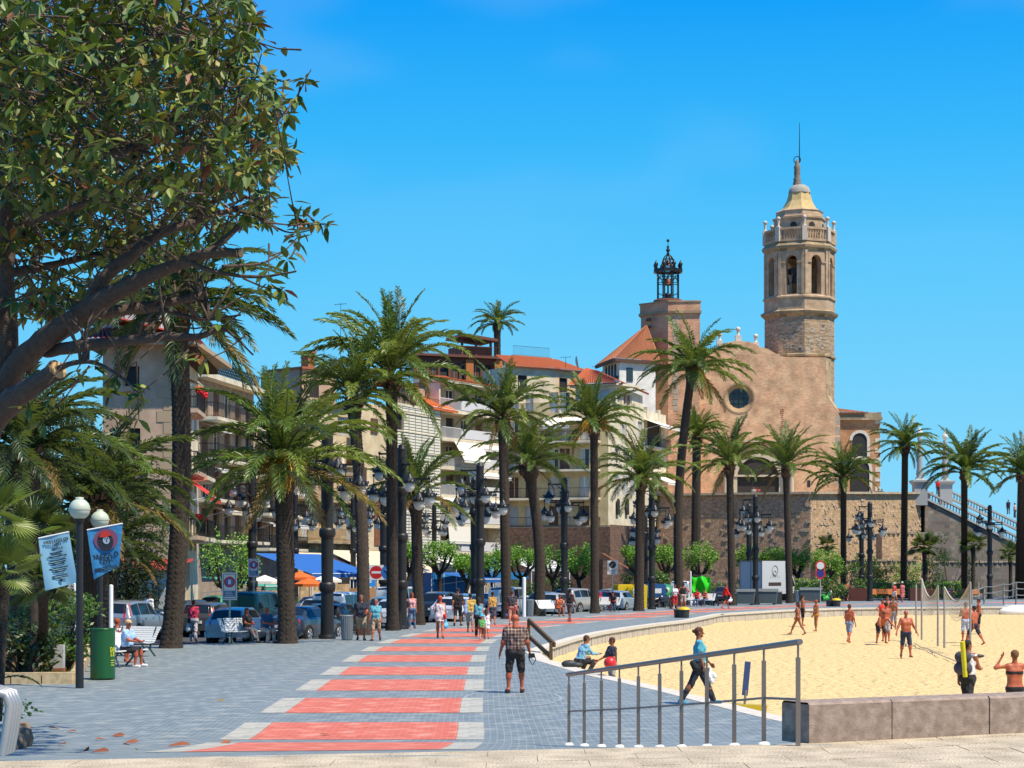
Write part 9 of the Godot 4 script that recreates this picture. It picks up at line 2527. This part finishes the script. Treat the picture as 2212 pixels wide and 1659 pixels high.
	person("dark haired youth at the right of the chatting beach group",Z.call(1930,1360),-0.6,1.74,{"skin":"tan","legs":STAND,"arms":DOWN,"wear":[["shorts","kneeshorts",Color(0.3,0.28,0.3)],["hair","hair",hair]]})
	person("muscular bald man in dark blue shorts walking towards the camera on the sand",Z.call(1957,1420),0.1,1.74,{"skin":"red","fat":1.08,"cell":0.02,"legs":[[0.2,0.1,0.07],[-0.12,0.15,0.07]],"arms":[[0.0,0.42,0.3,0.0],[0.1,0.42,0.35,0.0]],"wear":[["shorts","kneeshorts",Color(0.02,0.03,0.06)]]})
	person("man in white and blue shorts standing at the volleyball net, back turned",Z.call(2086,1386),AW,1.76,{"skin":"red","legs":STAND,"arms":[[0.4,0.2,1.3,0.6],[0.4,0.2,1.3,0.6]],"wear":[["shorts","kneeshorts",Color(0.4,0.45,0.6)],["hair","hair",brown]]})
	person("man in dark shorts striding behind the net post",Z.call(2104,1392),AW+0.7,1.74,{"skin":"red","legs":[[0.5,0.1,0.05],[-0.5,0.1,0.05]],"arms":SWING,"wear":[["shorts","kneeshorts",navy],["hair","hair",hair]]})
	person("slim man in dark shorts standing at the right of the volleyball group",Z.call(2114,1367),-PI/2,1.72,{"skin":"red","legs":STAND,"arms":DOWN,"wear":[["shorts","kneeshorts",blk],["hair","hair",hair]]})
	# up on the terrace and the stair
	for t in [[1628,1064,226,"grey","left of two heads looking over the terrace wall before the portal"],[1637,1064,226,"red","right of two figures at the terrace wall before the portal, arm raised"],[1905,1064,232,"black","dark clothed figure at the terrace's right end by the annex"],[1897,1066,232,"black2","second dark figure beside the annex corner on the terrace"],[2026,1055,236,"redtop","person in red standing at the top of the grand stair"],[2192,1105,238,"white","person in pale top coming down the grand stair"],[2178,1098,240,"navy","person in dark top coming down the grand stair"],[2204,1118,240,"white2","person in white near the right end of the grand stair"]]:
		var cc={"grey":grey,"red":Color(0.5,0.1,0.08),"black":blk,"black2":blk,"redtop":red,"white":Color(0.5,0.4,0.4),"navy":navy,"white2":wht}[t[3]]
		var p=P(t[0],t[1],t[2]);p.y=(10.31 if t[2]<235 else p.y-0.75)
		person(t[4],p,rr(-1,1),1.72,{"skin":"red","cell":0.036,"legs":STAND,"arms":GREET if t[3]=="red" else DOWN,"wear":[["shirt"+t[3],"shirt",cc],["trousers","trousers",navy],["hair","hair",hair]]})
